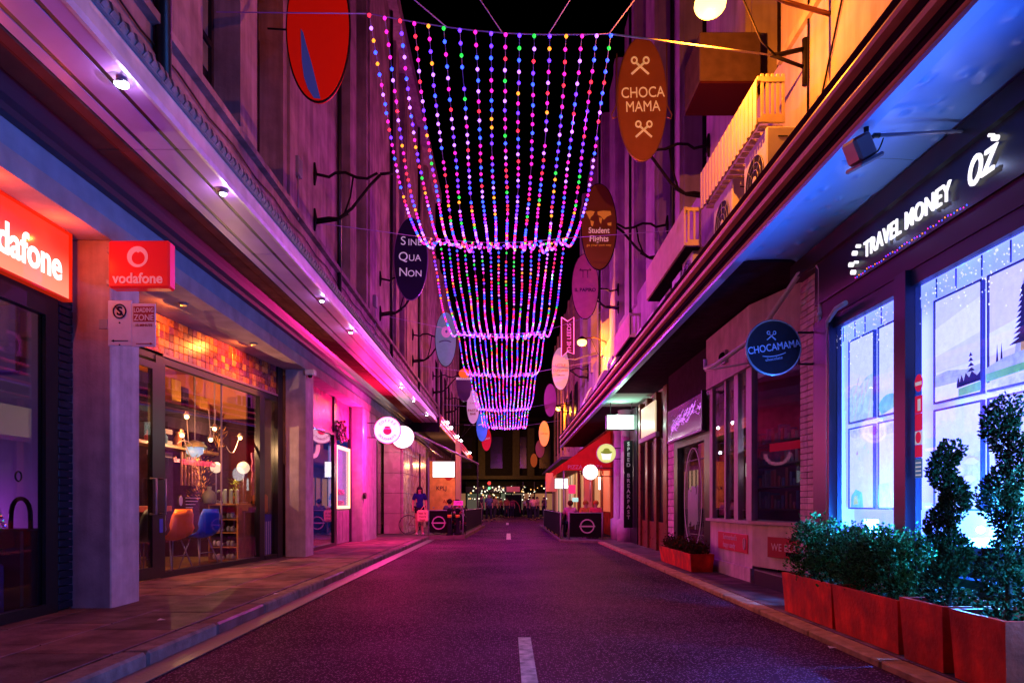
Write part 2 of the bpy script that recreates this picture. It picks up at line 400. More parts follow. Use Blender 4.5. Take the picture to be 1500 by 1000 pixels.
# canopy spotlights
M_led = glow("led lens", (.85, .9, 1), 30, sample=False)
spot_lab = ["ring shaped", "brightest", "small white", "small white", "small warm", "small white", "far white", "far white", "far white"]
for i, (Y, c, e) in enumerate(((5.25, (.8, .85, 1), 12), (7.12, (.8, .85, 1), 14), (10.9, (.85, .8, 1), 8), (12.9, (.85, .8, 1), 14), (19.0, (1, .7, .5), 20), (21.5, (.9, .8, 1), 12), (25.0, (1, .9, 1), 14))):
    lab = ["ring shaped white spotlight under the canopy above the nearest shopfront", "white spotlight on the canopy edge above the loading zone sign", "faint spotlight on the canopy edge before the second pier", "bright spotlight on the canopy edge just past the second pier",
           "warm yellow spotlight on the canopy edge before the doughnut sign", "dim spotlight on the canopy edge over the doughnut sign", "white spotlight on the canopy edge just past the doughnut signs"][i]
    s = empty("spotlight", lab, "spotlight", "spotlights along the left canopy edge", (-2.97, Y, 4.455))
    MB().tube([(0, 0, -.002), (0, 0, -.03)], .042, 14).build("housing", M_alu, s)
    if i == 0:
        MB().tube([(.04 * cos(a * pi / 8), .04 * sin(a * pi / 8), -.036) for a in range(-2, 11)], .012, 8).build("lens", M_led, s)
    else:
        MB().ball((0, 0, -.03), (.034, .034, .02), 12, 6).build("lens", M_led, s)
    light("spot_lamp", 'POINT', (.02, 0, -.075), e * .26, (.75, .45, 1), s, .03)

# ---------------------------------------------------------------- shop 1 (phone shop)
M_navybrick = mat("navy glazed brick", (.008, .010, .028), .4, noise=.3, nscale=12)
S1 = part("shopfront", LB)
MB().box(-4.56, -4.48, 6.62, 6.80, .12, 3.25).build("door_frame", M_black, S1)
MB().box(-4.56, -4.48, 1.0, 6.62, .12, .22).build("sill", M_black, S1)
MB().box(-4.56, -4.48, 1.0, 6.62, 3.03, 3.25).build("transom", M_black, S1)
MB().box(-4.53, -4.515, 1.0, 6.62, .22, 3.03).build("pane", M_glass, S1)
bm_ = MB().bbox(-.05, 0, 0, .215, 0, .068, .006).mesh("brick", M_navybrick)
MB().box(-4.60, -4.535, 6.81, 7.05, .12, 3.9).build("brick_backing", M_black, S1)
for r in range(41):
    o = link(bm_, "brick", S1); o.location = (-4.485, 6.82 + (0 if r % 2 else .006), .14 + .078 * r)
MB().box(-4.6, -4.42, .8, 3.0, 3.26, 3.92).build("header", M_black, S1)
room1 = empty("shop_interior", "pale lit room of the phone shop behind the leftmost window", "room")
M_room1 = mat("phone shop wall", (.42, .38, .46), .7, noise=.2, nscale=1.0)
MB().box(-8.0, -7.9, 1, 7.6, .1, 3.9).build("back_wall", M_room1, room1)
MB().box(-7.9, -4.62, 7.3, 7.4, .1, 3.9).build("side_wall", M_room1, room1)
MB().box(-7.9, -4.62, 1, 7.3, 3.6, 3.7).build("ceiling", mat("dark ceiling", (.06, .05, .07), .7), room1)
MB().box(-7.9, -4.57, 1, 7.3, .122, .13).build("floor_finish", mat("phone shop floor", (.06, .04, .08), .3), room1)
light("ceiling_lamp", 'POINT', (-6.4, 5.6, 3.3), 11, (.8, .6, .65), room1)
light("blue_led_lamp", 'POINT', (-6.3, 6.2, .8), 16, (.12, .1, 1), room1, .2)
light("violet_led_lamp", 'POINT', (-5.6, 6.9, 1.0), 7, (.8, .1, 1), room1, .1)
pw = empty("wall_poster", "tall pale mauve poster panel inside the phone shop window", "poster")
MB().bbox(-5.55, -5.2, 7.22, 7.28, 2.6, 3.3, .01).build("panel", mat("poster mauve", (.5, .35, .6), .5), pw)
pwt = empty("door_portal", "pale doorway frame inside the phone shop at the picture edge", "doorway")
MB().bbox(-5.74, -5.58, 7.2, 7.28, .13, 2.55, .01).build("jamb", mat("portal white", (.5, .42, .55), .5), pwt)
MB().bbox(-6.6, -5.58, 7.2, 7.28, 2.57, 2.72, .01).build("lintel", MC["portal white"], pwt)
# round door sticker
rl = empty("window_sticker", "small dark ring shaped sticker on the leftmost shop window", "sticker")
MB().tube([(-4.51, 6.29 + .04 * cos(a * pi / 8), 1.45 + .045 * sin(a * pi / 8)) for a in range(17)], .008, 6, caps=False).build("ring", M_black, rl)
# counter with arch handle, inside
cd = empty("display_stand", "black display stand with arched top inside the phone shop", "display stand", loc=(-4.86, 6.86, 0))
MB().bbox(-.16, .12, -.2, .1, .13, .95, .02).build("cabinet", M_black, cd)
MB().tube([(-.1 + .2 * (1 - cos(pi * t / 10)) / 2, -.05, .95 + .3 * sin(pi * t / 10) ** .5) for t in range(11)], .022, 8).build("arch", M_black, cd)
xt = empty("christmas_tree", "small christmas tree with coloured lights in the phone shop window", "christmas tree", loc=(-5.03, 6.72, .62))
xt.scale = (.55, .55, .55)
MB().bbox(-5.2, -4.92, 6.6, 6.95, .13, .61, .02).build('plinth', mat('plinth violet', (.1, .06, .2), .5), None, label='low dark plinth under the small christmas tree', cat='plinth')
m = MB(); rnd = random.Random(3)
for i in range(900):
    h = rnd.random() ** 1.2; a = rnd.random() * 6.28; r = (1 - h) * .34 * rnd.uniform(.5, 1); c = Vector((r * cos(a), r * sin(a), .15 + h * .85))
    d = Vector((cos(a), sin(a), -.4)).normalized() * .07; e = Vector((-sin(a), cos(a), rnd.uniform(-.3, .3))) * .012
    m.add([c - e, c + e, c + d], [(0, 1, 2)])
m.build("needles", mat("tree needles", (.03, .08, .04), .6), xt)
MB().tube([(0, 0, 0), (0, 0, 1.0)], [.025, .008], 8).build("trunk", M_iron, xt)
m = MB()
for i in range(70):
    h = i / 70; a = i * .9; r = (1 - h) * .35
    m.ball((r * cos(a), r * sin(a), .15 + h * .85), .012, 6, 4, mi=i % 4)
BULB = [glow("bulb red", (1, .02, .05), 3.2), glow("bulb green", (.02, 1, .08), 1.6), glow("bulb blue", (.018, .055, 1), 6), glow("bulb magenta", (.9, .015, .40), 2.8),
        glow("bulb violet", (.085, .018, 1), 6), glow("bulb amber", (1, .28, .02), 2.8), glow("bulb pink white", (.45, .14, 1), 4)]
m.build("fairy_lights", [BULB[0], BULB[1], BULB[2], BULB[5]], xt)

# illuminated fascia sign of the phone shop
fs = empty("fascia_sign", "large glowing red shop sign with white dafone lettering at left edge", "sign", loc=(0, 0, 0))
M_redlit = bpy.data.materials.new("backlit red acrylic"); M_redlit.use_nodes = True
nt = M_redlit.node_tree; b = nt.nodes["Principled BSDF"]
b.inputs["Base Color"].default_value = (.6, .02, .01, 1); b.inputs["Roughness"].default_value = .25
g_ = nt.nodes.new("ShaderNodeNewGeometry"); sx_ = nt.nodes.new("ShaderNodeSeparateXYZ"); nt.links.new(g_.outputs["Position"], sx_.inputs[0])
mr_ = nt.nodes.new("ShaderNodeMapRange"); mr_.inputs[1].default_value = 3.75; mr_.inputs[2].default_value = 3.27; mr_.interpolation_type = 'SMOOTHSTEP'
nt.links.new(sx_.outputs[2], mr_.inputs[0])
mx_ = nt.nodes.new("ShaderNodeMix"); mx_.data_type = 'RGBA'; mx_.inputs[6].default_value = (1, .035, .015, 1); mx_.inputs[7].default_value = (1, .40, .24, 1)
nt.links.new(mr_.outputs[0], mx_.inputs[0]); nt.links.new(mx_.outputs[2], b.inputs["Emission Color"]); b.inputs["Emission Strength"].default_value = .95
MB().bbox(-4.50, -4.42, 3.0, 6.88, 3.25, 3.90, .008).build("light_panel", M_redlit, fs)
fm = MB(); fm.box(-4.52, -4.40, 6.882, 6.90, 3.23, 3.92); fm.box(-4.52, -4.40, 3.0, 6.88, 3.225, 3.247); fm.box(-4.52, -4.40, 3.0, 6.88, 3.903, 3.919)
fm.build("frame", mat("red sign frame", (.5, .02, .01), .3, em=(1, .03, .0), es=.35), fs)
text("vodafone", glow("white lettering lit", (1, .95, .9), 1.6), fs, (-4.415, 6.76, 3.52), .40, 'right', align='RIGHT', bold=.008, sx=.80)
for y in (4.4, 5.6, 6.5): light("sign_lamp", 'POINT', (-4.28, y, 3.72), 13, (1, .08, .012), fs)

# projecting red blade sign
bs = empty("blade_sign", "red square projecting sign with pale ring logo and vodafone lettering on the first pier", "sign", loc=(-3.72, 6.93, 0))
M_redsign = mat("red sign face", (.72, .015, .015), .3, em=(1, .01, .02), es=.28)
MB().bbox(-.30, .315, -.07, .07, 3.365, 3.845, .02).build("box", M_redsign, bs)
M_pinkl = mat("pale pink vinyl", (.8, .35, .4), .4, em=(1, .25, .3), es=.35)
R = .105; pts = []
cz = 3.675
m = MB(); n = 32
ri = .066
vs = []; 
for i in range(n):
    a = 2 * pi * i / n; vs.append((R * cos(a), -.075, cz + R * sin(a)))
for i in range(n):
    a = 2 * pi * i / n; vs.append((.008 + ri * cos(a), -.075, cz - .012 + ri * sin(a)))
m.add(vs, [(i, (i + 1) % n, n + (i + 1) % n, n + i) for i in range(n)])
m.add([(.03, -.0755, cz + .1), (-.01, -.0755, cz + .045), (.012, -.0755, cz + .04), (.055, -.0755, cz + .088)], [(0, 1, 2, 3)])
m.build("ring_logo", M_pinkl, bs)
text("vodafone", M_pinkl, bs, (.0, -.074, 3.455), .145, bold=.002, sx=.93)
for z in (3.43, 3.76): MB().bbox(-.335, -.302, -.04, .04, z - .03, z + .03, .006).build("mount", M_alu, bs)

# parking sign plates
ps = empty("parking_sign", "white loading zone and no stopping plates with arrows on the first pier", "sign", loc=(-3.78, 6.85, 0))
M_plate = mat("sign plate white", (.72, .66, .85), .35, noise=.1, nscale=10)
M_maroon = mat("sign maroon", (.30, .02, .05), .4); M_ink = mat("sign ink", (.03, .02, .06), .5)
MB().bbox(-.25, -.008, 0, .012, 2.80, 3.255, .006).build("plate", M_plate, ps, loc=(.015, 0, -.02))
MB().bbox(.008, .245, 0, .012, 2.80, 3.235, .006).build("plate", M_plate, ps, loc=(.0, 0, -.03))
MB().box(.022, .232, -.003, -.001, 3.02, 3.175).build("red_panel", M_maroon, ps)
text("LOADING", M_plate, ps, (.127, -.004, 3.135), .062, ext=.001, sx=.72, bold=.001)
text("ZONE", M_plate, ps, (.127, -.004, 3.06), .085, ext=.001, sx=.85, bold=.001)
text("15 MINUTE", M_maroon, ps, (.127, -.002, 2.985), .035, ext=.001, bold=.001)
def arrow(x0, x1, z, m_, par):
    s = 1 if x1 > x0 else -1; m = MB(); m.box(x0, x1, -.004, -.002, z - .004, z + .004)
    m.add([(x1, -.004, z + .014), (x1 + s * .03, -.004, z), (x1, -.004, z - .014)], [(0, 1, 2)]); m.build("arrow", m_, par)
arrow(.19, .04, 2.825, M_ink, ps) if False else arrow(.05, .19, 2.80, M_maroon, ps)
arrow(-.03, -.17, 2.83, M_ink, ps)
m = MB(); m.tube([(-.115 + .062 * cos(a * pi / 12), -.004, 3.125 + .068 * sin(a * pi / 12)) for a in range(25)], .007, 6, caps=False)
m.tube([(-.155, -.006, 3.17), (-.075, -.006, 3.08)], .006, 6); m.build("no_stopping_symbol", M_ink, ps)
text("S", M_ink, ps, (-.115, -.004, 3.125), .12, bold=.004)
MB().tube([(-.115, -.006, 3.01), (-.115, .0, 3.01)], .008, 8).build("bolt", M_ink, ps)
MB().tube([(-.115, -.006, 2.79), (-.115, .0, 2.79)], .008, 8).build("bolt", M_ink, ps)
MB().bbox(-.33, -.24, .003, .02, 2.95, 3.05, .004).build("mount", M_alu, ps)
# ---------------------------------------------------------------- shop 2 (homeware shop), angled glazed front
AX, AY = -5.25, 8.0; ang = math.atan2(5.8, .65)
S2 = part("shopfront", LB); S2.location = (AX, AY, 0); S2.rotation_euler = (0, 0, ang)
def S2w(x, y): return (AX + x * cos(ang) - y * sin(ang), AY + x * sin(ang) + y * cos(ang))
M_frame = mat("near black frame", (.016, .014, .018), .3, spec=.5)
fr = MB()
fr.box(1.74, 1.96, -.04, .08, .12, 3.32); fr.box(4.90, 5.10, -.03, .08, .12, 3.32); fr.box(5.62, 5.84, -.05, .1, .12, 3.92)
fr.box(.0, .12, -.03, .08, .12, 3.32)
fr.box(.12, 1.74, -.03, .06, 3.25, 3.33); fr.box(1.96, 4.90, -.03, .06, 3.22, 3.32); fr.box(5.10, 5.62, -.03, .06, 3.22, 3.32)
fr.box(1.96, 4.90, -.04, .10, .12, .20); fr.box(5.10, 5.62, -.04, .10, .12, .20)
fr.build("frame", M_frame, S2)
MB().box(1.9, 5.62, -.05, -.041, 3.33, 3.37).build("trim", mat("mauve trim", (.3, .15, .22), .4), S2)
for (a, b_) in ((1.96, 3.6), (3.62, 4.90), (5.10, 5.62)):
    MB().box(a, b_, .01, .022, .20, 3.22).build("pane", M_glass, S2)
MB().box(3.602, 3.618, .005, .03, .2, 3.22).build("glass_joint", M_alu, S2)
# open door leaf with loop handle
dr = MB(); dr.box(1.0, 1.08, -.06, -.02, .14, 3.2); dr.box(1.64, 1.73, -.06, -.02, .14, 3.2); dr.box(1.08, 1.64, -.06, -.02, .14, .3); dr.box(1.08, 1.64, -.06, -.02, 3.1, 3.2)
dr.build("door_leaf", M_frame, S2); MB().box(1.08, 1.64, -.045, -.035, .3, 3.1).build("door_pane", M_glass, S2)
MB().tube([(1.6, -.05, 1.05), (1.6, -.14, 1.05), (1.6, -.14, 1.55), (1.6, -.05, 1.55)], .016, 8).build("door_handle", M_alu, S2)
MB().tube([(1.82, -.05, 1.05), (1.82, -.14, 1.05), (1.82, -.14, 1.55), (1.82, -.05, 1.55)], .016, 8).build("door_handle", M_alu, S2)
M_bluest = mat("blue sticker", (.05, .07, .5), .4)
MB().box(1.82, 1.9, -.045, -.041, .78, .98).build("sticker", M_bluest, S2)
# mosaic tile band
M_tiles = [mat("glazed tile %d" % i, c, .28, noise=.2, nscale=20, spec=.6) for i, c in enumerate(((.50, .11, .03), (.70, .20, .03), (.32, .05, .04), (.16, .03, .06), (.80, .32, .07), (.30, .05, .12)))]
tm = [MB().bbox(0, .118, -.02, 0, 0, .108, .005).mesh("tile", m) for m in M_tiles]
MB().box(.0, 5.62, 0, .05, 3.37, 3.92).build("tile_backing", mat("grout", (.05, .03, .03), .8), S2)
for r in range(5):
    for c in range(46):
        o = link(random.choice(tm), "tile", S2); o.location = (.02 + .1215 * c, random.uniform(-.004, 0), 3.372 + .1105 * r)
MB().box(.0, 5.84, .1, .4, 3.34, 3.92).build("bulkhead", M_black, S2)
text("minimomento", glow("red neon", (1, .06, .10), 1.5), S2, (3.02, .06, 1.86), .17, 'cam', name="neon_lettering", bold=.002)
text("the", MC["pale pink vinyl"], S2, (2.32, .004, 1.86), .12, 'cam')
m = MB(); m.ball((2.42, .004, 1.24), (.05, .004, .08), 10, 6)
for k in range(4): m.box(2.55, 2.95 - .07 * k, .002, .006, 1.28 - .05 * k, 1.292 - .05 * k)
m.build("window_decal", mat("decal white", (.6, .5, .55), .5), S2)

R2 = empty("shop_interior", "warm orange lit homeware shop interior behind the glass front", "room")
M_warmwall = mat("orange glow wall", (.50, .20, .07), .7, noise=.2, nscale=1.2)  # orange lamp glow put into the upper wall and ceiling colour
M_darkwall = mat("dark aubergine wall", (.06, .025, .05), .6, noise=.3)
MB().box(-9.1, -9.0, 7.62, 13.9, .1, 3.9).build("back_wall", M_darkwall, R2)
MB().box(-9.0, -5.3, 13.83, 13.9, .1, 2.9).build("far_wall", M_darkwall, R2); MB().box(-9.0, -5.3, 13.83, 13.9, 2.91, 3.9).build("far_wall", M_warmwall, R2)
MB().box(-9.0, -4.7, 7.62, 7.7, .1, 3.9).build("near_wall", M_darkwall, R2)
MB().box(-9.0, -5.0, 7.7, 13.82, 3.80, 3.9).build("ceiling", M_warmwall, R2)
M_floor2 = mat("warm timber floor", (.30, .17, .08), .35, noise=.3, nscale=4)
for i in range(14): MB().box(-8.9 + .3 * i, -8.604 + .3 * i, 7.7, 13.8, .122, .130).build("floorboard", M_floor2, R2) if -8.604 + .3 * i < -5.0 else None
light("warm_lamp", 'POINT', (-6.5, 11.9, 3.3), 170, (1, .36, .08), R2, .15)
light("warm_lamp", 'POINT', (-5.5, 9.6, 2.5), 60, (1, .42, .14), R2, .15)
light("warm_lamp", 'POINT', (-5.15, 12.5, 2.3), 130, (1, .55, .22), R2, .12)
light("chair_fill_lamp", 'POINT', (-5.15, 10.3, 1.7), 48, (1, .5, .22), R2)  # added fill in front of the chairs, no bulb hangs there
light("pavement_fill_lamp", 'SPOT', (-5.55, 10.6, 2.8), 420, (1, .26, .06), R2, .12, (radians(44), 0, radians(-84)), angle=1.7)  # added spot aimed through the glass to warm the pavement
for k, (x_, y_) in enumerate(((-4.42, 9.3), (-4.32, 11.6))):  # added spots that warm tiles and pavement, fittings made up
    e = empty("added_downlight", "small added warm fill light %s end of the shop entrance soffit" % ("near the door", "near the far")[k] if k == 0 else "small added warm fill light over the far end of the shop window", "added_downlight", "added fill lights over the homeware shopfront", (x_, y_, 3.915))
    MB().tube([(0, 0, 0), (0, 0, -.02)], .06, 14).build("trim_ring", M_alu, e); MB().tube([(0, 0, -.021), (0, 0, -.024)], .042, 14).build("lens", glow("amber lens", (1, .4, .1), .8), e)
    light("added_downlight_lamp", 'SPOT', (0, 0, -.03), 95, (1, .20, .03), e, rot=(0, radians(30), 0), angle=radians(165), blend=.3)
# tall shelves with boxes (back)
M_shelf = mat("dark shelf wood", (.05, .03, .04), .5, noise=.3, nscale=8)
def shelf_unit(x, y0, y1, zs, label, seed):
    s = empty("shelving_unit", label, "shelf")
    d = .4
    for z in zs: MB().box(x, x + d, y0, y1, z, z + .03).build("shelf", M_shelf, s)
    for y in (y0, (y0 + y1) / 2, y1 - .04): MB().box(x + .01, x + d - .01, y, y + .04, .13, zs[-1] + .0).build("upright", M_shelf, s)
    return s
shelf_unit(-8.9, 8.0, 11.6, (.5, 1.1, 1.6, 2.1, 2.6), "dark tall shelving along the back of the homeware shop", 1)
shelf_unit(-8.9, 11.7, 13.7, (.6, 1.2, 1.8, 2.35), "dark shelving at the far back corner of the homeware shop", 2)
rb = random.Random(5)
cols = [((.5, .1, .08), "red"), ((.6, .5, .4), "cream"), ((.15, .2, .4), "blue"), ((.5, .3, .1), "tan"), ((.3, .35, .3), "sage"), ((.55, .3, .45), "pink"), ((.08, .06, .1), "black")]
for z in (.53, 1.13, 1.63, 2.13, 2.63):
    for k in range(11):
        c, nme = rb.choice(cols); y = 8.1 + .32 * k
        h = rb.uniform(.12, .36); wd = rb.uniform(.08, .22)
        m = MB()
        if rb.random() < .5: m.bbox(-8.75, -8.75 + wd, y, y + wd, z, z + h, .01)
        else: m.tube([(-8.65, y + .1, z), (-8.65, y + .1, z + h * .6), (-8.65, y + .1, z + h * .75), (-8.65, y + .1, z + h)], [wd * .45, wd * .5, wd * .22, wd * .18], 10)
        o = m.build("shelf_ware", mat("ware " + nme, c, .5), None, label="%s goods standing %s from the near end on the %s back shelf" % (nme, ("first", "second", "third", "fourth", "fifth", "sixth", "seventh", "eighth", "ninth", "tenth", "last")[k], {.53: "lowest", 1.13: "second", 1.63: "middle", 2.13: "fourth", 2.63: "topmost"}[z]), cat="homeware", group="goods on the back shelves")
# hanging cupboards under ceiling (dark & orange boxes seen at top)
def crate(x, y, z, sx, sy, sz, c, nm, label):
    o = MB().bbox(-sx / 2, sx / 2, -sy / 2, sy / 2, 0, sz, .01).build("storage_box", mat(nm, c, .55, noise=.2), None, label=label, cat="box", loc=(x, y, z)); return o
T2 = empty("overhead_shelf", "dark overhead shelf carrying boxes near the shop ceiling", "shelf")
MB().box(-6.7, -5.75, 8.9, 13.7, 2.86, 2.92).build("board", M_shelf, T2)
MB().box(-5.78, -5.74, 8.9, 13.7, 2.5, 2.855).build("front_rail", M_shelf, T2)
for y in (9.0, 11.2, 13.5): MB().tube([(-6.2, y, 2.92), (-6.2, y, 3.8)], .015, 6).build("hanger_rod", M_black, T2)
crate(-6.1, 10.4, 2.92, .5, .6, .52, (.07, .04, .08), "dark card", "dark tall box nearest the mosaic on the overhead shelf")
crate(-6.1, 11.1, 2.92, .4, .4, .42, (.10, .05, .10), "dark card 2", "smaller dark box beside the tall one on the overhead shelf")
crate(-6.0, 12.0, 2.92, .35, .35, .46, (.75, .32, .05), "orange card", "bright orange box in the middle of the overhead shelf")
crate(-6.0, 13.1, 2.92, .35, .35, .32, (.7, .28, .05), "orange card 2", "orange box at the far end of the overhead shelf")
crate(-6.05, 12.5, 2.92, .3, .25, .40, (.06, .03, .06), "dark card 3", "black box between the two orange boxes overhead")
# white plank rack
pk = empty("plank_rack", "rack of three pale horizontal boards behind the hanging bulbs", "rack")
for z in (2.05, 2.27, 2.48): MB().bbox(-6.3, -6.26, 11.9, 12.75, z, z + .09, .008).build("plank", mat("pale pink plank", (.62, .42, .42), .5), pk)
for y in (12.0, 12.68): MB().tube([(-6.32, y, 1.9), (-6.32, y, 2.86)], .012, 6).build("rod", M_black, pk)
# purple column + long red bar table
MB().bbox(-6.9, -6.6, 10.75, 11.05, .13, 3.3, .015).build("column", mat("purple column", (.16, .08, .24), .5), None, label="purple square column inside the homeware shop", cat="column")
bt = empty("bar_table", "long red wooden bar table behind the row of shell chairs", "table")
MB().bbox(-6.35, -5.85, 8.6, 11.9, 1.06, 1.16, .01).build("top", mat("red stained wood", (.35, .07, .04), .4, noise=.3, nscale=12), bt)
for y in (8.9, 10.3, 11.6): MB().bbox(-6.15, -6.07, y, y + .08, .13, 1.06, .006).build("leg", M_shelf, bt)
# shell chairs
def chair(loc, rz, colr, nm, label):
    e = empty("shell_chair", label, "chair", "shell chairs along the shop window", loc, rz)
    ms = mat(nm, colr, .35, noise=.08)
    # shell profile (y forward), bent seat/back
    prof = [(.21, .47), (.12, .45), (-.05, .44), (-.14, .46), (-.20, .54), (-.23, .66), (-.25, .78), (-.265, .86)]
    hw = [.20, .225, .225, .22, .215, .21, .195, .15]
    m = MB(); nseg = 8; vs = []
    for side in (0, .012):
        for (y, z), w_ in zip(prof, hw):
            for k in range(nseg + 1):
                u = k / nseg * 2 - 1; lift = .055 * u * u
                vs.append((u * w_, y + (side * .8) + (lift * .9 if z > .6 else 0), z + (lift if z <= .6 else 0) - side))
    n_ = nseg + 1; P = len(prof) * n_; fs = []
    for i in range(len(prof) - 1):
        for k in range(nseg):
            a = i * n_ + k; fs.append((a, a + 1, a + n_ + 1, a + n_)); fs.append((P + a, P + a + n_, P + a + n_ + 1, P + a + 1))
    for i in range(len(prof) - 1):
        for k in (0, nseg):
            a = i * n_ + k; fs.append((a, a + n_, P + a + n_, P + a))
    for k in range(nseg):
        for i in (0, len(prof) - 1):
            a = i * n_ + k; fs.append((a, a + 1, P + a + 1, P + a))
    m.add(vs, fs, 0, True); m.build("shell", ms, e)
    for sx in (-1, 1):
        for sy in (-1, 1):
            MB().tube([(sx * .10, sy * .07, .43), (sx * .20, sy * .19 - .01, 0)], .011, 6).build("leg", M_alu, e)
    MB().tube([(-.15, -.13, .22), (.15, -.13, .22)], .006, 5).build("brace", M_alu, e)
    e.scale = (1.14, 1.14, 1.14)
    return e
chair((-5.30, 10.75, .13), radians(72), (1, .22, .012), "orange plastic", "bright orange moulded chair between the grey and blue ones")
chair((-5.18, 11.45, .13), radians(72), (.02, .10, .85), "blue plastic", "royal blue moulded chair nearest the shoe counter")
chair((-5.42, 10.1, .13), radians(72), (.20, .27, .30), "teal grey plastic", "grey teal moulded chair just past the door mullion")
chair((-5.62, 9.5, .13), radians(72), (.22, .28, .12), "olive plastic", "olive moulded chair before the door mullion")
# counter with shoe shelves
ct = empty("display_counter", "wooden display counter with open shelves of shoes by the shop window", "counter")
M_wood = mat("honey wood", (.42, .20, .07), .4, noise=.3, nscale=9)
x0, x1, y0, y1 = -5.40, -4.86, 12.3, 13.1
MB().bbox(x0, x1 + .02, y0 - .02, y1 + .02, 1.16, 1.20, .006).build("top", M_wood, ct)
MB().box(x0 + .031, x1 - .031, y1 - .02, y1, .14, 1.158).build("back", mat("slatted wood", (.30, .10, .04), .5, noise=.4, nscale=25), ct)
MB().box(x0, x0 + .03, y0, y1, .14, 1.158).build("side", M_wood, ct); MB().box(x1 - .03, x1, y0, y1, .14, 1.158).build("side", M_wood, ct)
for z in (.16, .40, .66, .90): MB().box(x0 + .031, x1 - .031, y0, y1 - .021, z, z + .02).build("shelf", M_wood, ct)
for z, lab in ((.18, "bottom"), (.42, "lower"), (.68, "middle"), (.92, "top")):
    for k in range(2):
        e = empty("shoe_pair", "pair of pale trainers, %s on the %s counter shelf" % (("left", "right")[k], lab), "shoes", "shoes on the counter shelves", (-5.26 + .25 * k, 12.44, z), 1.2)
        for s_ in (-1, 1):
            m = MB(); m.ball((0, s_ * .045, .035), (.115, .036, .035), 8, 5); m.ball((-.06, s_ * .045, .065), (.05, .034, .05), 8, 5)
            m.build("shoe", mat("shoe %d" % (k % 2), ((.6, .55, .65), (.25, .28, .4))[k % 2], .5), e)
# things on counter
def tall_mug(x, y, z, lab):
    e = empty("bottle", lab, "bottle", "pale green bottles on the counter", (x, y, z))
    MB().tube([(0, 0, 0), (0, 0, .02), (0, 0, .24), (0, 0, .26)], [.03, .034, .03, .026], 12).build("body", mat("pale green enamel", (.45, .62, .42), .3), e)
for i, lab in enumerate(("pale green bottle next to the round one on the counter", "pale green bottle in the middle of the counter row", "pale green bottle last in the counter row")):
    tall_mug(-5.16 + .11 * i, 12.45, 1.20, lab)
cl = empty("letter_ornament", "pale green C shaped ornament standing on the counter", "ornament", loc=(-5.28, 12.5, 1.33), rz=pi / 2)
MB().tube([(0, .07 * cos(a), .1 * sin(a)) for a in [radians(50 + 260 * t / 14) for t in range(15)]], .02, 8).build("ring", MC["pale green enamel"], cl)
vz = empty("vase", "squat sage green vase at the near corner of the counter", "vase", loc=(-5.36, 12.25, 1.205))
MB().tube([(0, 0, 0), (0, 0, .12), (0, 0, .2), (0, 0, .24), (0, 0, .3)], [.09, .12, .09, .035, .045], 14).build("body", mat("sage glaze", (.30, .34, .18), .3), vz)
rr = random.Random(44)
for i in range(9):
    x_ = -5.75 + rr.uniform(-.1, .1); y_ = 9.3 + .5 * i; h_ = rr.uniform(.12, .3)
    cc_ = rr.choice((((.8, .75, .6), "cream"), ((.7, .2, .06), "orange"), ((.15, .3, .35), "teal"), ((.6, .1, .1), "red")))
    m = MB(); m.tube([(0, 0, 0), (0, 0, h_ * .5), (0, 0, h_ * .8), (0, 0, h_)], [.06, .07, .03, .035], 12); m.build("jar", mat("jar " + cc_[1], cc_[0], .3), None, label="%s jar, %s from the near end of the long wooden shelf" % (cc_[1], ("first", "second", "third", "fourth", "fifth", "sixth", "seventh", "eighth", "last")[i]), cat="jar", group="jars on the wooden shelf", loc=(-5.95, y_, 2.22))
# globe lamps
for i, (x, y, z, r, lab) in enumerate(((-4.98, 12.85, 1.87, .115, "white globe lamp glowing at the right over the counter"), (-5.28, 12.35, 1.85, .10, "white globe lamp glowing at the left over the counter"))):
    e = empty("globe_lamp", lab, "lamp", "globe lamps over the counter", (x, y, z))
    MB().ball((0, 0, 0), r, 16, 10).build("globe", glow("globe glass", (1, .72, .42), 1.5), e)
    MB().tube([(0, 0, -r), (0, 0, -.66)], .014, 6).build("stem", M_alu, e); MB().tube([(0, 0, -.66), (0, 0, -.645)], .08, 12).build("base", M_alu, e)
# hanging wire bulbs
def bulb(x, y, z, loops, lab):
    e = empty("pendant_bulb", lab, "lamp", "bare pendant bulbs on looping cords", (x, y, z))
    MB().ball((0, 0, 0), .036, 12, 8).build("bulb", glow("warm bulb", (1, .62, .25), 9), e)
    MB().tube([(0, 0, .03), (0, 0, .05), (0, 0, .09)], [.06, .035, .02], 12, caps=False).build("shade", mat("cream shade", (.6, .45, .3), .4), e)
    MB().tube([(a, b_, c) for a, b_, c in loops], .009, 6).build("cord", mat("cream cord", (.62, .48, .36), .5, em=(1, .6, .3), es=.12), e)
def arc(p0, p1, dip, n=10):
    p0 = Vector(p0); p1 = Vector(p1)
    return [tuple(p0.lerp(p1, t / n) + Vector((0, 0, -4 * dip * (t / n) * (1 - t / n)))) for t in range(n + 1)]
bulb(-5.20, 11.05, 2.60, arc((0, 0, .09), (-.1, .3, -.5), .05) , "bare bulb hanging highest on the left of the pendants")
bulb(-5.18, 10.85, 2.28, arc((0, 0, .09), (0, .55, -.25), .22) + arc((0, .55, -.25), (-.15, .15, -.12), -.12), "bare bulb hanging lowest on the left of the pendants")
bulb(-5.05, 11.75, 2.48, arc((0, 0, .09), (0, .0, 1.2), 0), "bare bulb in the middle of the pendants")
bulb(-5.05, 11.6, 2.28, arc((0, -.08, .5), (0, .2, .55), .5), "bare bulb just below the middle pendant")
bulb(-5.00, 12.75, 2.42, arc((0, 0, .09), (-.05, -.5, -.2), .22), "bare bulb hanging on the right of the pendants")
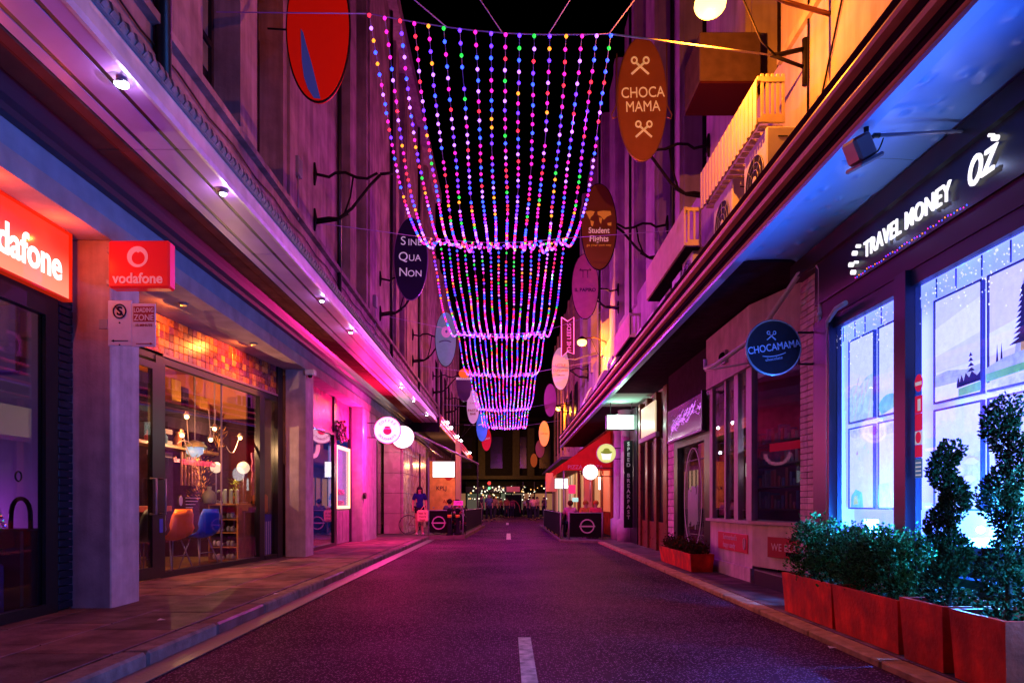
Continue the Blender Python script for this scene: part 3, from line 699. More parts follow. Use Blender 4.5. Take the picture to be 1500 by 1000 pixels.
bulb(-4.85, 13.45, 2.72, arc((0, 0, .09), (0, 0, 1.0), 0), "bare bulb behind the narrow far pane")
dl = empty("dish_lamp", "big green and white dish pendant over the chairs", "lamp", loc=(-5.25, 11.45, 2.14))
MB().tube([(0, 0, .12), (0, 0, .09), (0, 0, 0)], [.03, .12, .20], 18, caps=False).build("dish", mat("green dish", (.25, .30, .12), .35), dl)
MB().tube([(0, 0, 0), (0, 0, -.1), (0, 0, -.16)], [.14, .13, .05], 16).build("diffuser", glow("cool diffuser", (.6, .8, 1), .8), dl)
MB().tube([(0, 0, .12), (0, 0, 1.66)], .008, 6).build("cord", MC["cream cord"], dl)
# dried foliage + plant
def plant(name, loc, h, r, n, c, label, seed, cat="plant", up=.8):
    e = empty(name, label, cat, loc=loc); rr = random.Random(seed); m = MB()
    for i in range(n):
        a = rr.random() * 6.28; q = rr.random(); base = Vector((cos(a) * r * q * .5, sin(a) * r * q * .5, h * rr.random() * .9))
        d = Vector((cos(a), sin(a), rr.uniform(-.1, 1) * up)).normalized() * rr.uniform(.06, .14); s_ = d.cross(Vector((0, 0, 1))).normalized() * .014
        m.add([base, base + d * .5 + s_, base + d, base + d * .5 - s_], [(0, 1, 2, 3)])
    m.build("leaves", mat(c[0], c[1], .5), e)
    MB().tube([(0, 0, -.02), (0, 0, h * .8)], [.015, .006], 6).build("stem", mat("stem brown", (.15, .08, .04), .7), e)
    return e
pp = plant("potted_plant", (-5.08, 12.72, 1.22), .45, .22, 130, ("yellow green leaf", (.25, .33, .06)), "yellow green leafy plant on the far end of the counter", 4)
MB().tube([(0, 0, 0), (0, 0, .12)], [.06, .08], 12).build("pot", mat("terracotta pot", (.5, .2, .1), .6), pp)
plant("dried_grass", (-5.55, 12.35, 1.25), 1.0, .5, 260, ("dried straw", (.62, .28, .08)), "arching orange dried grass behind the counter", 8, up=1.6)
plant("dried_grass", (-5.6, 13.2, 2.25), .4, .25, 90, ("dried straw", (.62, .28, .08)), "small tuft of orange dried grass on the shelf at the far end", 9, up=1.8)
sh = empty("wall_shelf", "long orange lit wooden shelf across the rear of the counter", "shelf")
MB().bbox(-6.1, -5.8, 9.0, 13.7, 2.16, 2.22, .006).build("board", M_wood, sh)
for y in (9.2, 11.4, 13.5): MB().tube([(-5.95, y, 2.22), (-5.95, y, 2.86)], .01, 6).build("rod", M_black, sh)
# hanging utensils
for i in range(6):
    e = empty("hanging_tool", "copper coloured hanging tool, number in a row under the wooden shelf", "utensil", "copper tools hanging under the shelf", (-5.78, 12.1 + .13 * i, 1.7))
    e['label'] = "%s copper tool from the near end hanging under the wooden shelf" % ("first", "second", "third", "fourth", "fifth", "last")[i]
    MB().bbox(-.015, .015, -.03, .03, -.18, .42, .006).build("blade", mat("copper", (.55, .22, .14), .35, metal=.5), e)
# hanging garments and striped laundry bin behind narrow pane
hr = empty("garment", "patterned grey and maroon scarves hanging behind the narrow far pane", "scarves", loc=(-4.98, 13.45, 1.35))
for i, c in enumerate(((.35, .1, .2), (.35, .35, .5), (.4, .35, .45), (.2, .15, .3))):
    m = MB(); 
    for k in range(7):
        m.bbox(-.02 + .012 * (k % 2), .01 + .012 * (k % 2), -.18 + .09 * i, -.11 + .09 * i, .12 * k, .12 * k + .118, .004)
    m.build("scarf", mat("scarf %d" % i, c, .8, noise=.6, nscale=40), hr)
sb = empty("striped_bin", "blue and white vertically striped laundry bin behind the far pane", "bin", loc=(-4.86, 13.4, .13))
m = MB()
for k in range(10): m.box(-.15, .15, -.25 + .05 * k, -.2 + .05 * k, 0, .72, k % 2)
m.build("body", [mat("cobalt canvas", (.03, .04, .40), .7), mat("white canvas", (.6, .58, .7), .7)], sb)
MB().box(-.155, .155, -.255, .255, .72, .86).build("rim", MC["cobalt canvas"], sb)
MB().bbox(-.1, .1, -.18, .18, .87, 1.25, .04).build("orange_bag", mat("orange fabric", (.75, .25, .05), .7), None, label="orange cloth bag standing on the striped bin", cat="bag", loc=(-4.86, 13.4, .13))

# security camera on lintel
sc_ = empty("security_camera", "small white dome security camera under the lintel at the second pier", "camera", loc=(-4.02, 13.9, 3.86))
MB().bbox(-.10, .10, -.10, .10, -.06, .06, .02).build("housing", M_white, sc_); MB().ball((0, -.02, -.06), .055, 10, 6).build("dome", M_black, sc_)

# ---------------------------------------------------------------- shop 3 (doughnut shop)
S3 = part("shopfront", LB)
XF = -4.45
fr = MB()
for (a, b_) in ((14.45, 14.6), (17.35, 17.6), (19.15, 19.28)): fr.box(XF - .05, XF + .04, a, b_, .12, 3.9)
fr.box(XF - .05, XF + .04, 14.6, 17.35, .12, .2); fr.box(XF - .05, XF + .04, 14.6, 17.35, 2.93, 3.0)
fr.build("frame", M_frame, S3)
MB().box(XF - .01, XF, 14.6, 17.35, .2, 2.93).build("pane", M_glass, S3)
MB().box(XF - .03, XF - .01, 14.6, 19.15, 3.001, 3.9).build("transom_panel", mat("pink transom", (.55, .10, .25), .35, noise=.6, nscale=6), S3)
MB().box(XF - .04, XF, 17.6, 19.15, .14, 1.04).build("stall_riser", mat("grey panel", (.25, .22, .24), .5, noise=.2), S3)
for y in (17.98, 18.37, 18.76): MB().box(XF, XF + .004, y, y + .012, .2, 1.0).build("riser_groove", M_black, S3)
dcase = part("display_case", S3)
m = MB()
for (a, b_, c, d) in ((17.62, 17.72, 1.06, 2.72), (19.03, 19.13, 1.06, 2.72), (17.72, 19.03, 1.06, 1.14), (17.72, 19.03, 2.64, 2.72)): m.box(XF, XF + .03, a, b_, c, d)
m.build("lit_frame", glow("warm white tube", (1, .55, .30), 2.4), dcase)
MB().box(XF - .02, XF - .01, 17.72, 19.03, 1.14, 2.64).build("pane", M_glass, dcase)
R3 = empty("shop_interior", "blue and pink lit interior of the doughnut shop", "room")
MB().box(-7.6, -7.5, 14.5, 21, .1, 3.9).build("back_wall", mat("pink shop wall", (.4, .12, .2), .6, noise=.3), R3)
MB().box(-7.5, -4.6, 14.42, 14.5, .1, 3.9).build("near_wall", M_darkwall, R3); MB().box(-7.5, -4.6, 20.9, 21, .1, 3.9).build("far_wall", mat("blue lit wall", (.12, .2, .6), .5), R3)
MB().box(-7.5, -4.6, 14.5, 20.9, 3.82, 3.9).build("ceiling", mat("navy ceiling", (.05, .04, .12), .6), R3)
light("blue_lamp", 'POINT', (-5.3, 18.6, 2.3), 40, (.15, .25, 1), R3, .12)
light("rose_lamp", 'POINT', (-5.9, 16.2, 2.6), 16, (1, .15, .3), R3, .12)
bk = MB().box(-4.66, -4.62, 17.7, 20.2, 1.1, 2.7).build("menu_board", glow("pale blue lit board", (.25, .38, 1), .75), None, label="pale blue lit backboard inside the framed display window", cat="board")
for k in range(6):
    e = MB().bbox(-.045, .045, -.1, .1, 0, .13, .02).build("pastry_box", mat("pastry %d" % (k % 3), ((.8, .5, .2), (.7, .2, .3), (.85, .75, .6))[k % 3], .6), None,
        label="%s pastry box, %s row of the framed display window" % (("amber", "rosy", "cream")[k % 3], "lower" if k < 3 else "upper"), cat="pastry box", group="pastry boxes in the display window", loc=(-4.56, 17.95 + .4 * (k % 3), 1.15 + .3 * (k // 3)))
MB().box(-4.615, -4.50, 17.7, 19.05, 1.43, 1.448).build("display_shelf", M_alu, None, label="thin metal shelf inside the framed display window", cat="shelf")
wr = empty("wreath", "dark red bead wreath hanging above the framed display window", "wreath", loc=(-4.36, 17.9, 3.08))
m = MB(); rr = random.Random(2)
for i in range(120):
    a = rr.random() * 6.28; q = rr.uniform(.12, .3); m.ball((rr.uniform(-.05, .06), q * cos(a) * 1.6, q * sin(a)), rr.uniform(.025, .045), 6, 4, mi=i % 2)
m.build("beads", [mat("dark red bead", (.18, .03, .06), .3), mat("plum bead", (.25, .12, .2), .3)], wr)
# green/white menu is a reflection: glowing boards behind the pane stand for it
m = MB().box(-6.5, -6.45, 15.0, 17.0, 1.85, 2.2).build("menu_board", glow("white green lit board", (.8, 1, .85), 1.2), None, label="white glowing board standing in for a reflection in the doughnut window", cat="board")
m = MB().box(-6.4, -6.35, 15.2, 16.0, 1.3, 1.8).build("menu_board", glow("lime lit board", (.35, .8, .05), .8), None, label="lime green panel standing in for a reflection below the white board", cat="board")
m = MB().bbox(-6.4, -5.7, 14.8, 17.2, .14, 1.1, .02).build("service_counter", mat("shop counter", (.08, .05, .08), .4), None, label="dark service counter inside the doughnut shop", cat="counter")
# neon ring on transom
ng = empty("neon_ring", "pink white neon ring lettered board behind the near doughnut window", "neon sign", loc=(-4.62, 16.2, 2.62))
m = MB(); m.tube([(0, .42 * cos(a * pi / 14), .30 * sin(a * pi / 14)) for a in range(14, 29)], .05, 8); m.build("ring", glow("hot pink neon", (1, .25, .45), 2), ng)

# round projecting signs
def round_sign(loc, r, m_face, label, armx, name="round_sign", t=.07):
    e = empty(name, label, "sign", loc=loc)
    MB().prism(ell(0, 0, r, r, 48), -t, t, 'y').build("drum", M_white, e)
    MB().prism(ell(0, 0, r - .012, r - .012, 48), -t - .006, -t - .001, 'y').build("face", m_face, e)
    for z in (r * .55, -r * .55): MB().tube([(armx - loc[0], 0, z), (0, 0, z)], .014, 6).build("bracket", M_black, e)
    return e
M_lbox = glow("white lightbox", (1, .86, .92), 1.12, sample=False)
M_lbox2 = glow("white lightbox cool", (1, .97, .95), 2.4, sample=False)
M_sred = mat("sign red print", (.5, .01, .03), .4, em=(1, .01, .04), es=.55)
M_sink = mat("sign plum print", (.2, .04, .1), .4, em=(.6, .04, .2), es=.3)
def arctext(s, r, a0, a1, size, m_, par, yy, flip=False):
    n = len(s)
    for i, ch in enumerate(s):
        if ch == ' ': continue
        a = a0 + (a1 - a0) * (i / (n - 1)); rot = (a - pi / 2) if not flip else (a + pi / 2)
        text(ch, m_, par, (r * cos(a), yy, r * sin(a)), size, rot=(pi / 2, -rot, 0), ext=.001, bold=.002, name="letter")
rs = round_sign((-3.50, 19.9, 3.33), .385, M_lbox, "round white doughnut shop sign with red pot in the middle and lettering round it", -4.1)
m = MB(); m.prism(ell(0, -.03, .125, .11, 24), -.082, -.078, 'y'); m.prism(ell(0, .075, .085, .035, 18), -.083, -.079, 'y'); m.build("pot_emblem", M_sred, rs)
MB().box(-.1, .1, -.0845, -.0835, .035, .048).build("emblem_line", M_white, rs)
arctext("COFFEE", .27, radians(140), radians(40), .10, M_sink, rs, -.08)
arctext("DOUGHNUTS", .27, radians(215), radians(325), .09, M_sink, rs, -.08, flip=True)
rs2 = round_sign((-3.72, 24.2, 3.55), .40, M_lbox2, "plain round glowing white sign behind the doughnut sign", -4.15)
light("pink_sign_lamp", 'POINT', (-.5, -.55, -.1), 110, (1, .012, .22), rs)
light("red_sign_lamp", 'POINT', (-.42, -1.6, .35), 30, (1, .03, .12), rs)
light("magenta_sign_lamp", 'POINT', (.35, -1.2, -.6), 760, (1, .012, .28), rs)
light("white_sign_lamp", 'POINT', (.1, -.4, -.1), 12, (1, .6, .6), rs2)
MB().tube([(-4.09, 19.35, 1.42), (-4.02, 19.35, 1.42)], .09, 14).build("wall_lamp", M_black, None, label="small round black fitting on the pink pier", cat="wall fitting")

# far shops on the left (door, stone wall, boutique)
S4 = part("shopfront", LB)
fr = MB(); 
for y in (21.35, 23.0, 24.6, 27.8): fr.box(-4.5, -4.40, y, y + .12, .12, 3.5)
fr.box(-4.5, -4.4, 21.35, 27.9, 3.3, 3.5); fr.build("frame", M_frame, S4)
MB().box(-4.46, -4.45, 21.4, 27.9, .13, 3.3).build("pane", M_glass, S4)
MB().box(-4.39, -4.33, 21.5, 22.0, .13, 2.7).build("door", mat("orange wood door", (.45, .15, .04), .4, noise=.3), S4)
MB().box(-6, -5.9, 21.3, 28, .1, 3.9).build("back_wall", mat("cream room wall", (.55, .35, .2), .6, noise=.5, nscale=3), S4)
light("cream_lamp", 'POINT', (-5.2, 23.2, 2.9), 35, (1, .5, .25), S4, .1)
stone = empty("stone_clad_wall", "pale square stone cladding wall behind the woman with the pink bag", "wall")
M_stone = mat("pale stone panel", (.50, .38, .33), .25, noise=.2, nscale=3, spec=.6)
for i in range(7):
    for j in range(5):
        MB().bbox(-3.80, -3.72, 24.3 + .95 * i, 25.24 + .95 * i, .13 + .72 * j, .84 + .72 * j, .006).build("stone_panel", M_stone, stone)
for j in range(5): MB().bbox(-4.4, -3.81, 24.22, 24.30, .13 + .72 * j, .84 + .72 * j, .006).build("stone_panel", M_stone, stone)
MB().box(-4.4, -3.815, 24.31, 30.9, .12, 3.7).build("core", M_joint, stone)
# ---------------------------------------------------------------- second left canopy + far left buildings
FB = empty("corner_building", "reddish building with a dark canopy past the outdoor cafe on the left", "building")
MB().box(-9, -4.0, 36.01, 56, .1, 15).build("wall", M_up, FB)
for k in range(7):
    y = 37 + 2.6 * k
    wn_ = part("window", FB)
    MB().box(-3.998, -3.93, y, y + 1.2, 6.5, 9).build("frame", M_reveal, wn_); MB().box(-3.929, -3.92, y + .1, y + 1.1, 6.6, 8.9).build("pane", M_darkglass, wn_)
    MB().box(-3.998, -3.9, y + 1.6, y + 2.1, 5, 15).build("pilaster", M_up, FB)
for k in range(6):
    y = 36.4 + 3.2 * k; s = part("shopfront", FB)
    MB().box(-3.998, -3.95, y, y + 2.7, .15, 3.2).build("lit_window", glow("far shop light %d" % (k % 3), ((1, .45, .15), (1, .7, .4), (.9, .25, .2))[k % 3], .5), s)
    for q in (0, .9, 1.8, 2.6): MB().box(-3.949, -3.90, y + q, y + q + .08, .15, 3.2).build("mullion", M_black, s)
# canopy 2: 26.5..50, orange-lit fascia
c2 = empty("street_canopy", "dark canopy with orange lit stepped fascia over the left outdoor cafe", "canopy")
MB().box(-4.0, -2.75, 27.7, 52, 4.36, 4.42).build("roof_sheet", mat("canopy grey", (.14, .11, .13), .5), c2)
for k, (x, z0, z1) in enumerate(((-2.74, 4.34, 4.48), (-2.71, 4.50, 4.62), (-2.68, 4.64, 4.74))):
    MB().box(x - .05, x, 27.7, 52, z0, z1).build("fascia_strip", mat("canopy orange glow", (.85, .25, .08), .45, noise=.2), c2)  # orange light put into the fascia colour
MB().box(-4.2, -2.78, 27.62, 27.69, 4.1, 4.7).build("end_panel", M_dark, c2)
MB().box(-2.62, -1.75, 26.6, 27.4, 4.15, 4.5).build("hood", M_dark, None, label="black box hung at the end of the first canopy", cat="box") if False else None
for k, (Y, lab) in enumerate(((29.5, "nearest"), (31.5, "second"), (35.5, "third"), (38.0, "fourth"), (47.0, "star bright farthest"))):
    s = empty("spotlight", "%s spotlight on the far left canopy fascia" % lab, "spotlight", "spotlights along the far left canopy", (-2.62, Y, 4.68))
    MB().ball((0, 0, 0), .07, 10, 6).build("lens", M_led, s); MB().box(-.07, -.02, -.05, .05, -.05, .05).build("housing", M_alu, s)
    light("spot_lamp", 'POINT', (.14, -.12, -.02), 26 if k == 4 else 10, (1, .8, .9), s, .04)
# steel frame of cafe awning: posts & rails (left)
cf = empty("cafe_awning_frame", "thin black steel frame over the left outdoor cafe seating", "awning frame")
for (x, y) in ((-3.6, 27.6), (-1.55, 34.2)): MB().box(x, x + .07, y, y + .07, .12, 3.2).build("post", M_black, cf)
MB().tube([(-3.57, 24.2, 3.8), (-1.5, 34.6, 3.2)], .045, 6).build("rail", M_alu, cf)
MB().tube([(-3.3, 24.2, 3.55), (-3.3, 34, 3.5)], .03, 6).build("rail", M_black, cf)
# white lightbox hanging
def lightbox(loc, w_, h_, d, m_, label, name="lightbox_sign", p=0, c=(1, 1, 1), post=None):
    e = empty(name, label, "sign", loc=loc)
    MB().bbox(-w_ / 2, w_ / 2, -d / 2, d / 2, -h_ / 2, h_ / 2, .02).build("case", M_black if post is None else M_alu, e)
    MB().box(-w_ / 2 + .02, w_ / 2 - .02, -d / 2 - .008, -d / 2 - .001, -h_ / 2 + .02, h_ / 2 - .02).build("face", m_, e)
    for s_ in (-1, 1): MB().tube([(s_ * w_ * .35, 0, h_ / 2), (s_ * w_ * .35, 0, h_ / 2 + .35)], .012, 6).build("hanger", M_black, e)
    if p: light("box_lamp", 'POINT', (0, -d / 2 - .2, -.1), p, c, e)
    return e
lightbox((-2.42, 25.8, 2.48), .85, .62, .2, M_lbox2, "blank white lightbox hanging over the left cafe seats", p=14, c=(1, .9, .85))
# orange mural wall behind left cafe
mw = empty("mural_panel", "orange poster wall with a red motif behind the left cafe", "mural")
MB().bbox(-3.9, -2.62, 33.9, 34.0, .13, 3.3, .01).build("panel", mat("orange mural", (.80, .33, .12), .6, noise=.25, nscale=3), mw)
m = MB(); m.prism(ell(-2.95, 2.55, .2, .22, 14), 33.886, 33.898, 'y'); m.prism(ell(-2.95, 2.85, .07, .16, 10), 33.880, 33.885, 'y'); m.build("motif", mat("mural red", (.5, .03, .04), .6), mw)
text("KPLJ", M_ink, mw, (-3.3, 33.88, 1.95), .28, name="graffiti"); text("AJVM", mat("graffiti red", (.45, .05, .03), .6), mw, (-2.95, 33.88, 1.3), .24, name="graffiti")
light("mural_lamp", 'POINT', (-3.0, 32.4, 3.0), 80, (1, .45, .15), mw, .1)
MB().box(-2.6, -2.35, 33.9, 34.4, .13, 4.3).build("column", mat("rose column", (.5, .25, .24), .6), None, label="rose coloured square column at the end of the left cafe", cat="column")

# cafe wind screens with ring logo
def screen(name, p0, p1, z, h_, label, logo=None, lc=(.5, .35, .42), tp=False):
    e = empty(name, label, "screen"); dx, dy = p1[0] - p0[0], p1[1] - p0[1]; L_ = sqrt(dx * dx + dy * dy)
    e.location = (p0[0], p0[1], z); e.rotation_euler = (0, 0, math.atan2(dy, dx))
    MB().box(.03, L_ - .03, -.012, .012, .08, h_ - .03).build("canvas", mat("black canvas", (.010, .008, .011), .95, spec=.05), e)
    for x in (0, L_): MB().tube([(x, 0, 0), (x, 0, h_)], .022, 8).build("post", M_alu, e); MB().tube([(x, 0, 0), (x, 0, .012)], .12, 12).build("foot", M_black, e)
    MB().tube([(0, 0, h_ - .02), (L_, 0, h_ - .02)], .016, 8).build("rail", M_alu, e)
    if logo:
        ml_ = mat("logo print", (.55, .42, .48), .5)
        MB().tube([(L_ * logo + .21 * cos(a * pi / 14), -.018, h_ * .48 + .21 * sin(a * pi / 14)) for a in range(29)], .022, 6, caps=False).build("logo_ring", ml_, e)
        MB().box(L_ * logo - .25, L_ * logo + .25, -.024, -.014, h_ * .48 - .022, h_ * .48 + .022).build("logo_bar", ml_, e)
    return e
screen("cafe_screen", (-2.72, 23.4), (-1.95, 23.45), .12, .86, "black cafe wind screen with a pale ring logo on the left", .45)
screen("cafe_screen", (-1.55, 23.6), (-1.3, 33.5), .12, .86, "long black cafe wind screen edging the left seating along the road")
screen("cafe_screen", (1.95, 21.8), (3.0, 21.7), .06, .86, "black cafe wind screen with a pale ring logo on the right", .55)
screen("cafe_screen", (1.7, 22.0), (1.75, 33.0), .06, .86, "long black cafe wind screen edging the right seating along the road")
# bollards
def bollard(x, y, label):
    e = empty("bollard", label, "bollard", "bollards at the end of the left pavement", (x, y, .12))
    MB().tube([(0, 0, 0), (0, 0, .05), (0, 0, .06), (0, 0, .78), (0, 0, .8), (0, 0, .88), (0, 0, .92)], [.11, .11, .075, .065, .09, .085, .03], 14).build("post", M_dark, e)
    MB().tube([(0, 0, .6), (0, 0, .7)], .072, 14).build("reflector", mat("amber reflector", (.8, .4, .05), .3), e)
bollard(-1.98, 23.15, "dark bollard with amber band right of the ring logo screen")
bollard(-1.72, 23.35, "dark bollard beside the flower stand at the kerb")
# flower / goods stand (colourful clutter) and cafe tables/chairs
fsn = empty("flower_stand", "cluttered dark stand of potted flowers with a pink sign beside the left cafe", "stand", loc=(-1.72, 23.9, .12))
for z in (.3, .6, .85): MB().bbox(-.25, .25, -.15, .15, z, z + .03, .004).build("shelf", M_black, fsn)
for sx in (-.24, .22):
    for sy in (-.14, .12): MB().box(sx, sx + .02, sy, sy + .02, 0, 1.0).build("leg", M_black, fsn)
rr = random.Random(11); m = MB()
for i in range(60):
    z = rr.choice((.33, .63, .88)); m.ball((rr.uniform(-.22, .22), rr.uniform(-.13, .1), z + rr.uniform(.03, .15)), rr.uniform(.025, .05), 6, 4, mi=rr.randrange(4))
m.build("flowers", [mat("leaf dark", (.04, .09, .04), .6), mat("blossom pale", (.6, .45, .45), .6), mat("blossom red", (.5, .05, .08), .6), mat("blossom olive", (.25, .25, .08), .6)], fsn)
MB().bbox(-.16, .16, -.19, -.17, 1.02, 1.17, .01).build("pink_sign", glow("magenta sign", (1, .03, .45), 1.0), fsn)
text("OPEN", M_ink, fsn, (0, -.195, 1.095), .11)
def cafe_chair(x, y, z, rz, lab, grp):
    e = empty("cafe_chair", lab, "chair", grp, (x, y, z), rz)
    MB().bbox(-.2, .2, -.2, .2, .43, .47, .015).build("seat", M_dark, e)
    MB().bbox(-.2, .2, -.22, -.19, .55, .88, .01).build("backrest", M_dark, e)
    for sx in (-1, 1):
        MB().tube([(sx * .18, .18, .43), (sx * .19, .2, 0)], .014, 6).build("leg", M_black, e)
        MB().tube([(sx * .18, -.2, .88), (sx * .18, -.19, .43), (sx * .19, -.22, 0)], .014, 6).build("leg", M_black, e)
    return e
def cafe_table(x, y, z, lab, grp):
    e = empty("cafe_table", lab, "table", grp, (x, y, z))
    MB().tube([(0, 0, .72), (0, 0, .75)], .32, 20).build("top", M_dark, e); MB().tube([(0, 0, .02), (0, 0, .72)], .03, 8).build("stem", M_black, e)
    MB().tube([(0, 0, 0), (0, 0, .02)], [.2, .18], 14).build("foot", M_black, e)
for k in range(4):
    y = 25.2 + 2.1 * k; wh = ("nearest", "second", "third", "farthest")[k]
    cafe_table(-2.1, y, .12, "%s round table of the left outdoor cafe" % wh, "left cafe tables")
    cafe_chair(-2.1, y - .6, .12, 0, "near side chair at the %s left cafe table" % wh, "left cafe chairs")
    cafe_chair(-2.1, y + .6, .12, pi, "far side chair at the %s left cafe table" % wh, "left cafe chairs")
    cafe_table(2.35, y - 1.6, .06, "%s round table of the right outdoor cafe" % wh, "right cafe tables")
    cafe_chair(1.95, y - 1.7, .06, radians(-90), "road side chair at the %s right cafe table" % wh, "right cafe chairs")
# bicycle behind the woman
bc = empty("bicycle", "dark bicycle parked behind the woman with the pink bag", "bicycle", loc=(-2.95, 23.75, .12), rz=radians(12))
for i, x in enumerate((-.5, .5)):
    wm = part("wheel", bc)
    MB().tube([(x + .33 * cos(a * pi / 12), 0, .34 + .33 * sin(a * pi / 12)) for a in range(25)], .017, 6, caps=False).build("tyre", mat("tyre", (.09, .08, .08), .6), wm)
    m = MB()
    for q in range(10): m.tube([(x, 0, .34), (x + .32 * cos(q * pi / 5), 0, .34 + .32 * sin(q * pi / 5))], .0025, 3)
    m.build("spokes", M_alu, wm)
m = MB(); A, B, C_, D = (-.5, 0, .34), (-.12, 0, .30), (-.2, 0, .78), (.38, 0, .80)
for p, q in ((A, B), (A, C_), (B, C_), (B, D), (C_, D), (D, (.5, 0, .34))): m.tube([p, q], .014, 6)
m.build("frame", mat("bike frame", (.35, .2, .2), .35, metal=.3), bc)
MB().ball((-.22, 0, .86), (.12, .06, .03), 8, 5).build("saddle", M_black, bc)
MB().tube([(.36, -.25, .95), (.38, 0, .92), (.36, .25, .95)], .013, 6).build("handlebar", M_alu, bc)

# ================================================================ END OF STREET
EB = empty("end_building", "dark grand building with pale columns closing the far end of the street", "building")
M_eb = mat("end dark stone", (.022, .016, .014), .7, noise=.3)
M_ecol = mat("end pale column", (.09, .065, .04), .7, noise=.2)
MB().box(-22, 22, 74, 84, 4.2, 15.5).build("wall", M_eb, EB)
MB().box(-22, 22, 75.2, 84, 0, 4.19).build("ground_floor_wall", M_eb, EB)
for x in (-9.6, -6.4, -3.2, .5, 2.1, 5.2, 8.4): MB().box(x, x + .75, 73.4, 73.98, 4.2, 9.3).build("column", M_ecol, EB)
for z in (3.8, 9.4, 10.0): MB().box(-22, 22, 73.2, 73.95, z, z + .38).build("cornice", M_ecol if z < 5 else M_eb, EB)
for i, x in enumerate((-8.4, -5.2, -1.9, 1.3, 3.4, 6.5)):
    w_ = part("window", EB); MB().box(x, x + 1.3 if x != 1.3 else x + .7, 73.9, 73.99, 5.0, 8.4).build("pane", M_darkglass, w_)
rr = random.Random(21)
for i in range(16):
    x = -9.5 + 1.25 * i; s = part("shop_window", EB)
    c = rr.choice(((1, .62, .25), (1, .8, .5), (.9, .35, .12), (1, .45, .2), (.7, .8, .5)))
    MB().box(x, x + 1.1, 75.1, 75.19, .5, 2.3).build("lit_pane", glow("end shop %d" % (i % 8), c, rr.uniform(.03, .3)), s)
    MB().box(x + 1.1, x + 1.22, 74.95, 75.19, .1, 3.6).build("mullion", M_black, s)
    MB().box(x, x + 1.1, 75.0, 75.19, .1, .49).build("stall_riser", M_eb, s)
# string of market lights / lanterns near the cross street
rr = random.Random(31)
fl = empty("lantern_row", "row of small warm lanterns strung across the end of the street", "lanterns")
MB().tube([(-4.2, 66, 3.1), (0, 66, 2.85), (4, 66, 3.1)], .01, 5).build("wire", M_black, fl)
for i in range(90):
    x = rr.uniform(-3.9, 3.7); z = rr.uniform(1.5, 3.0)
    MB().ball((x, 66 + rr.uniform(-1, 3), z), rr.uniform(.03, .075), 8, 6).build("lantern", glow("lantern %d" % (i % 4), ((1, .75, .4), (1, .9, .7), (1, .45, .12), (.95, 1, .7))[i % 4], rr.uniform(1.2, 3)), fl)
light("end_street_lamp", 'POINT', (-1.2, 69, 4.2), 350, (1, .5, .15), fl, .3)
light("end_street_lamp", 'POINT', (2.6, 64, 3.6), 160, (1, .40, .10), fl, .3)
light("end_street_lamp", 'POINT', (-2.2, 60, 3.6), 120, (1, .6, .3), fl, .3)
# kiosk with pink sign, far
kk = empty("kiosk", "dark kiosk with a pink sign board in the middle of the far crossing", "kiosk", loc=(.5, 62, 0))
MB().bbox(-.75, .75, -.5, .5, .0, 2.0, .05).build("body", M_dark, kk)
MB().tube([(-.62 + .62 * (1 - cos(pi * t / 14)), -.53, .35 + 1.1 * sin(pi * t / 14)) for t in range(15)], .045, 6).build("arch_rim", mat("pink rim", (.5, .1, .12), .5), kk)
MB().bbox(-.62, .58, -.56, -.48, 2.25, 2.72, .02).build("sign_board", mat("kiosk pink", (.62, .14, .2), .5, em=(1, .15, .22), es=.22), kk)
MB().box(-.04, .04, -.5, -.45, 2.0, 2.25).build("sign_post", M_black, kk)
aw = empty("far_awning", "black awning lettered in white over the shops beyond the crossing", "awning")
MB().prism([(71.2, 2.9), (73.2, 3.6), (73.2, 3.2), (71.2, 2.75)], -4.4, .9, 'x').build("canvas", M_black, aw)
MB().box(-4.4, .9, 71.1, 71.19, 2.35, 2.95).build("valance", M_black, aw)
text("AAX", glow("valance white", (.9, .9, .8), .9), aw, (-.9, 71.05, 2.62), .55)
tl = empty("traffic_light", "traffic signal glowing red and green at the far crossing", "traffic light", loc=(-1.75, 64, 0))
MB().tube([(0, 0, 0), (0, 0, 2.6)], .05, 8).build("pole", M_black, tl); MB().bbox(-.16, .16, -.12, .12, 2.4, 3.3, .03).build("head", M_black, tl)
MB().ball((-.0, -.14, 3.1), (.15, .04, .15), 12, 8).build("red_lens", glow("signal red", (1, .03, .03), 2.5), tl); MB().ball((0.0, -.14, 2.62), (.12, .04, .12), 12, 8).build("green_lens", glow("signal green", (.2, 1, .4), 2), tl)
# ================================================================ RIGHT BUILDING
RB = empty("arcade_building", "long purple lit building with shopfronts and a ridged canopy along the right side", "building")
XW = 3.6
M_upr = mat("upper wall purple grey stucco", (.52, .38, .47), .8, noise=.3, nscale=1.3, bump=.35, bscale=14, streak=.35)
M_bandr = mat("cream band course", (.62, .47, .26), .75, noise=.2, nscale=1.5, bump=.3, streak=.4)
XR = 3.9
MB().box(XR, 6.5, -2, 37, 4.05, 7.5).build("band_wall", M_upr, RB)
MB().box(XR, 6.4, 4.0, 9.75, 7.502, 17).build("wall_pier", M_bandr, RB)
brk = MB().bbox(-.02, 0, 0, .215, 0, .065, .004).mesh("brick", mat("purple brown brick", (.16, .08, .09), .7, noise=.4, nscale=10))
ops = [(9.75, 10.9), (13.4, 15.1), (16.3, 17.7), (19.3, 20.6), (22.8, 24.2), (26.2, 27.6), (29.8, 31.2), (33.4, 34.8)]
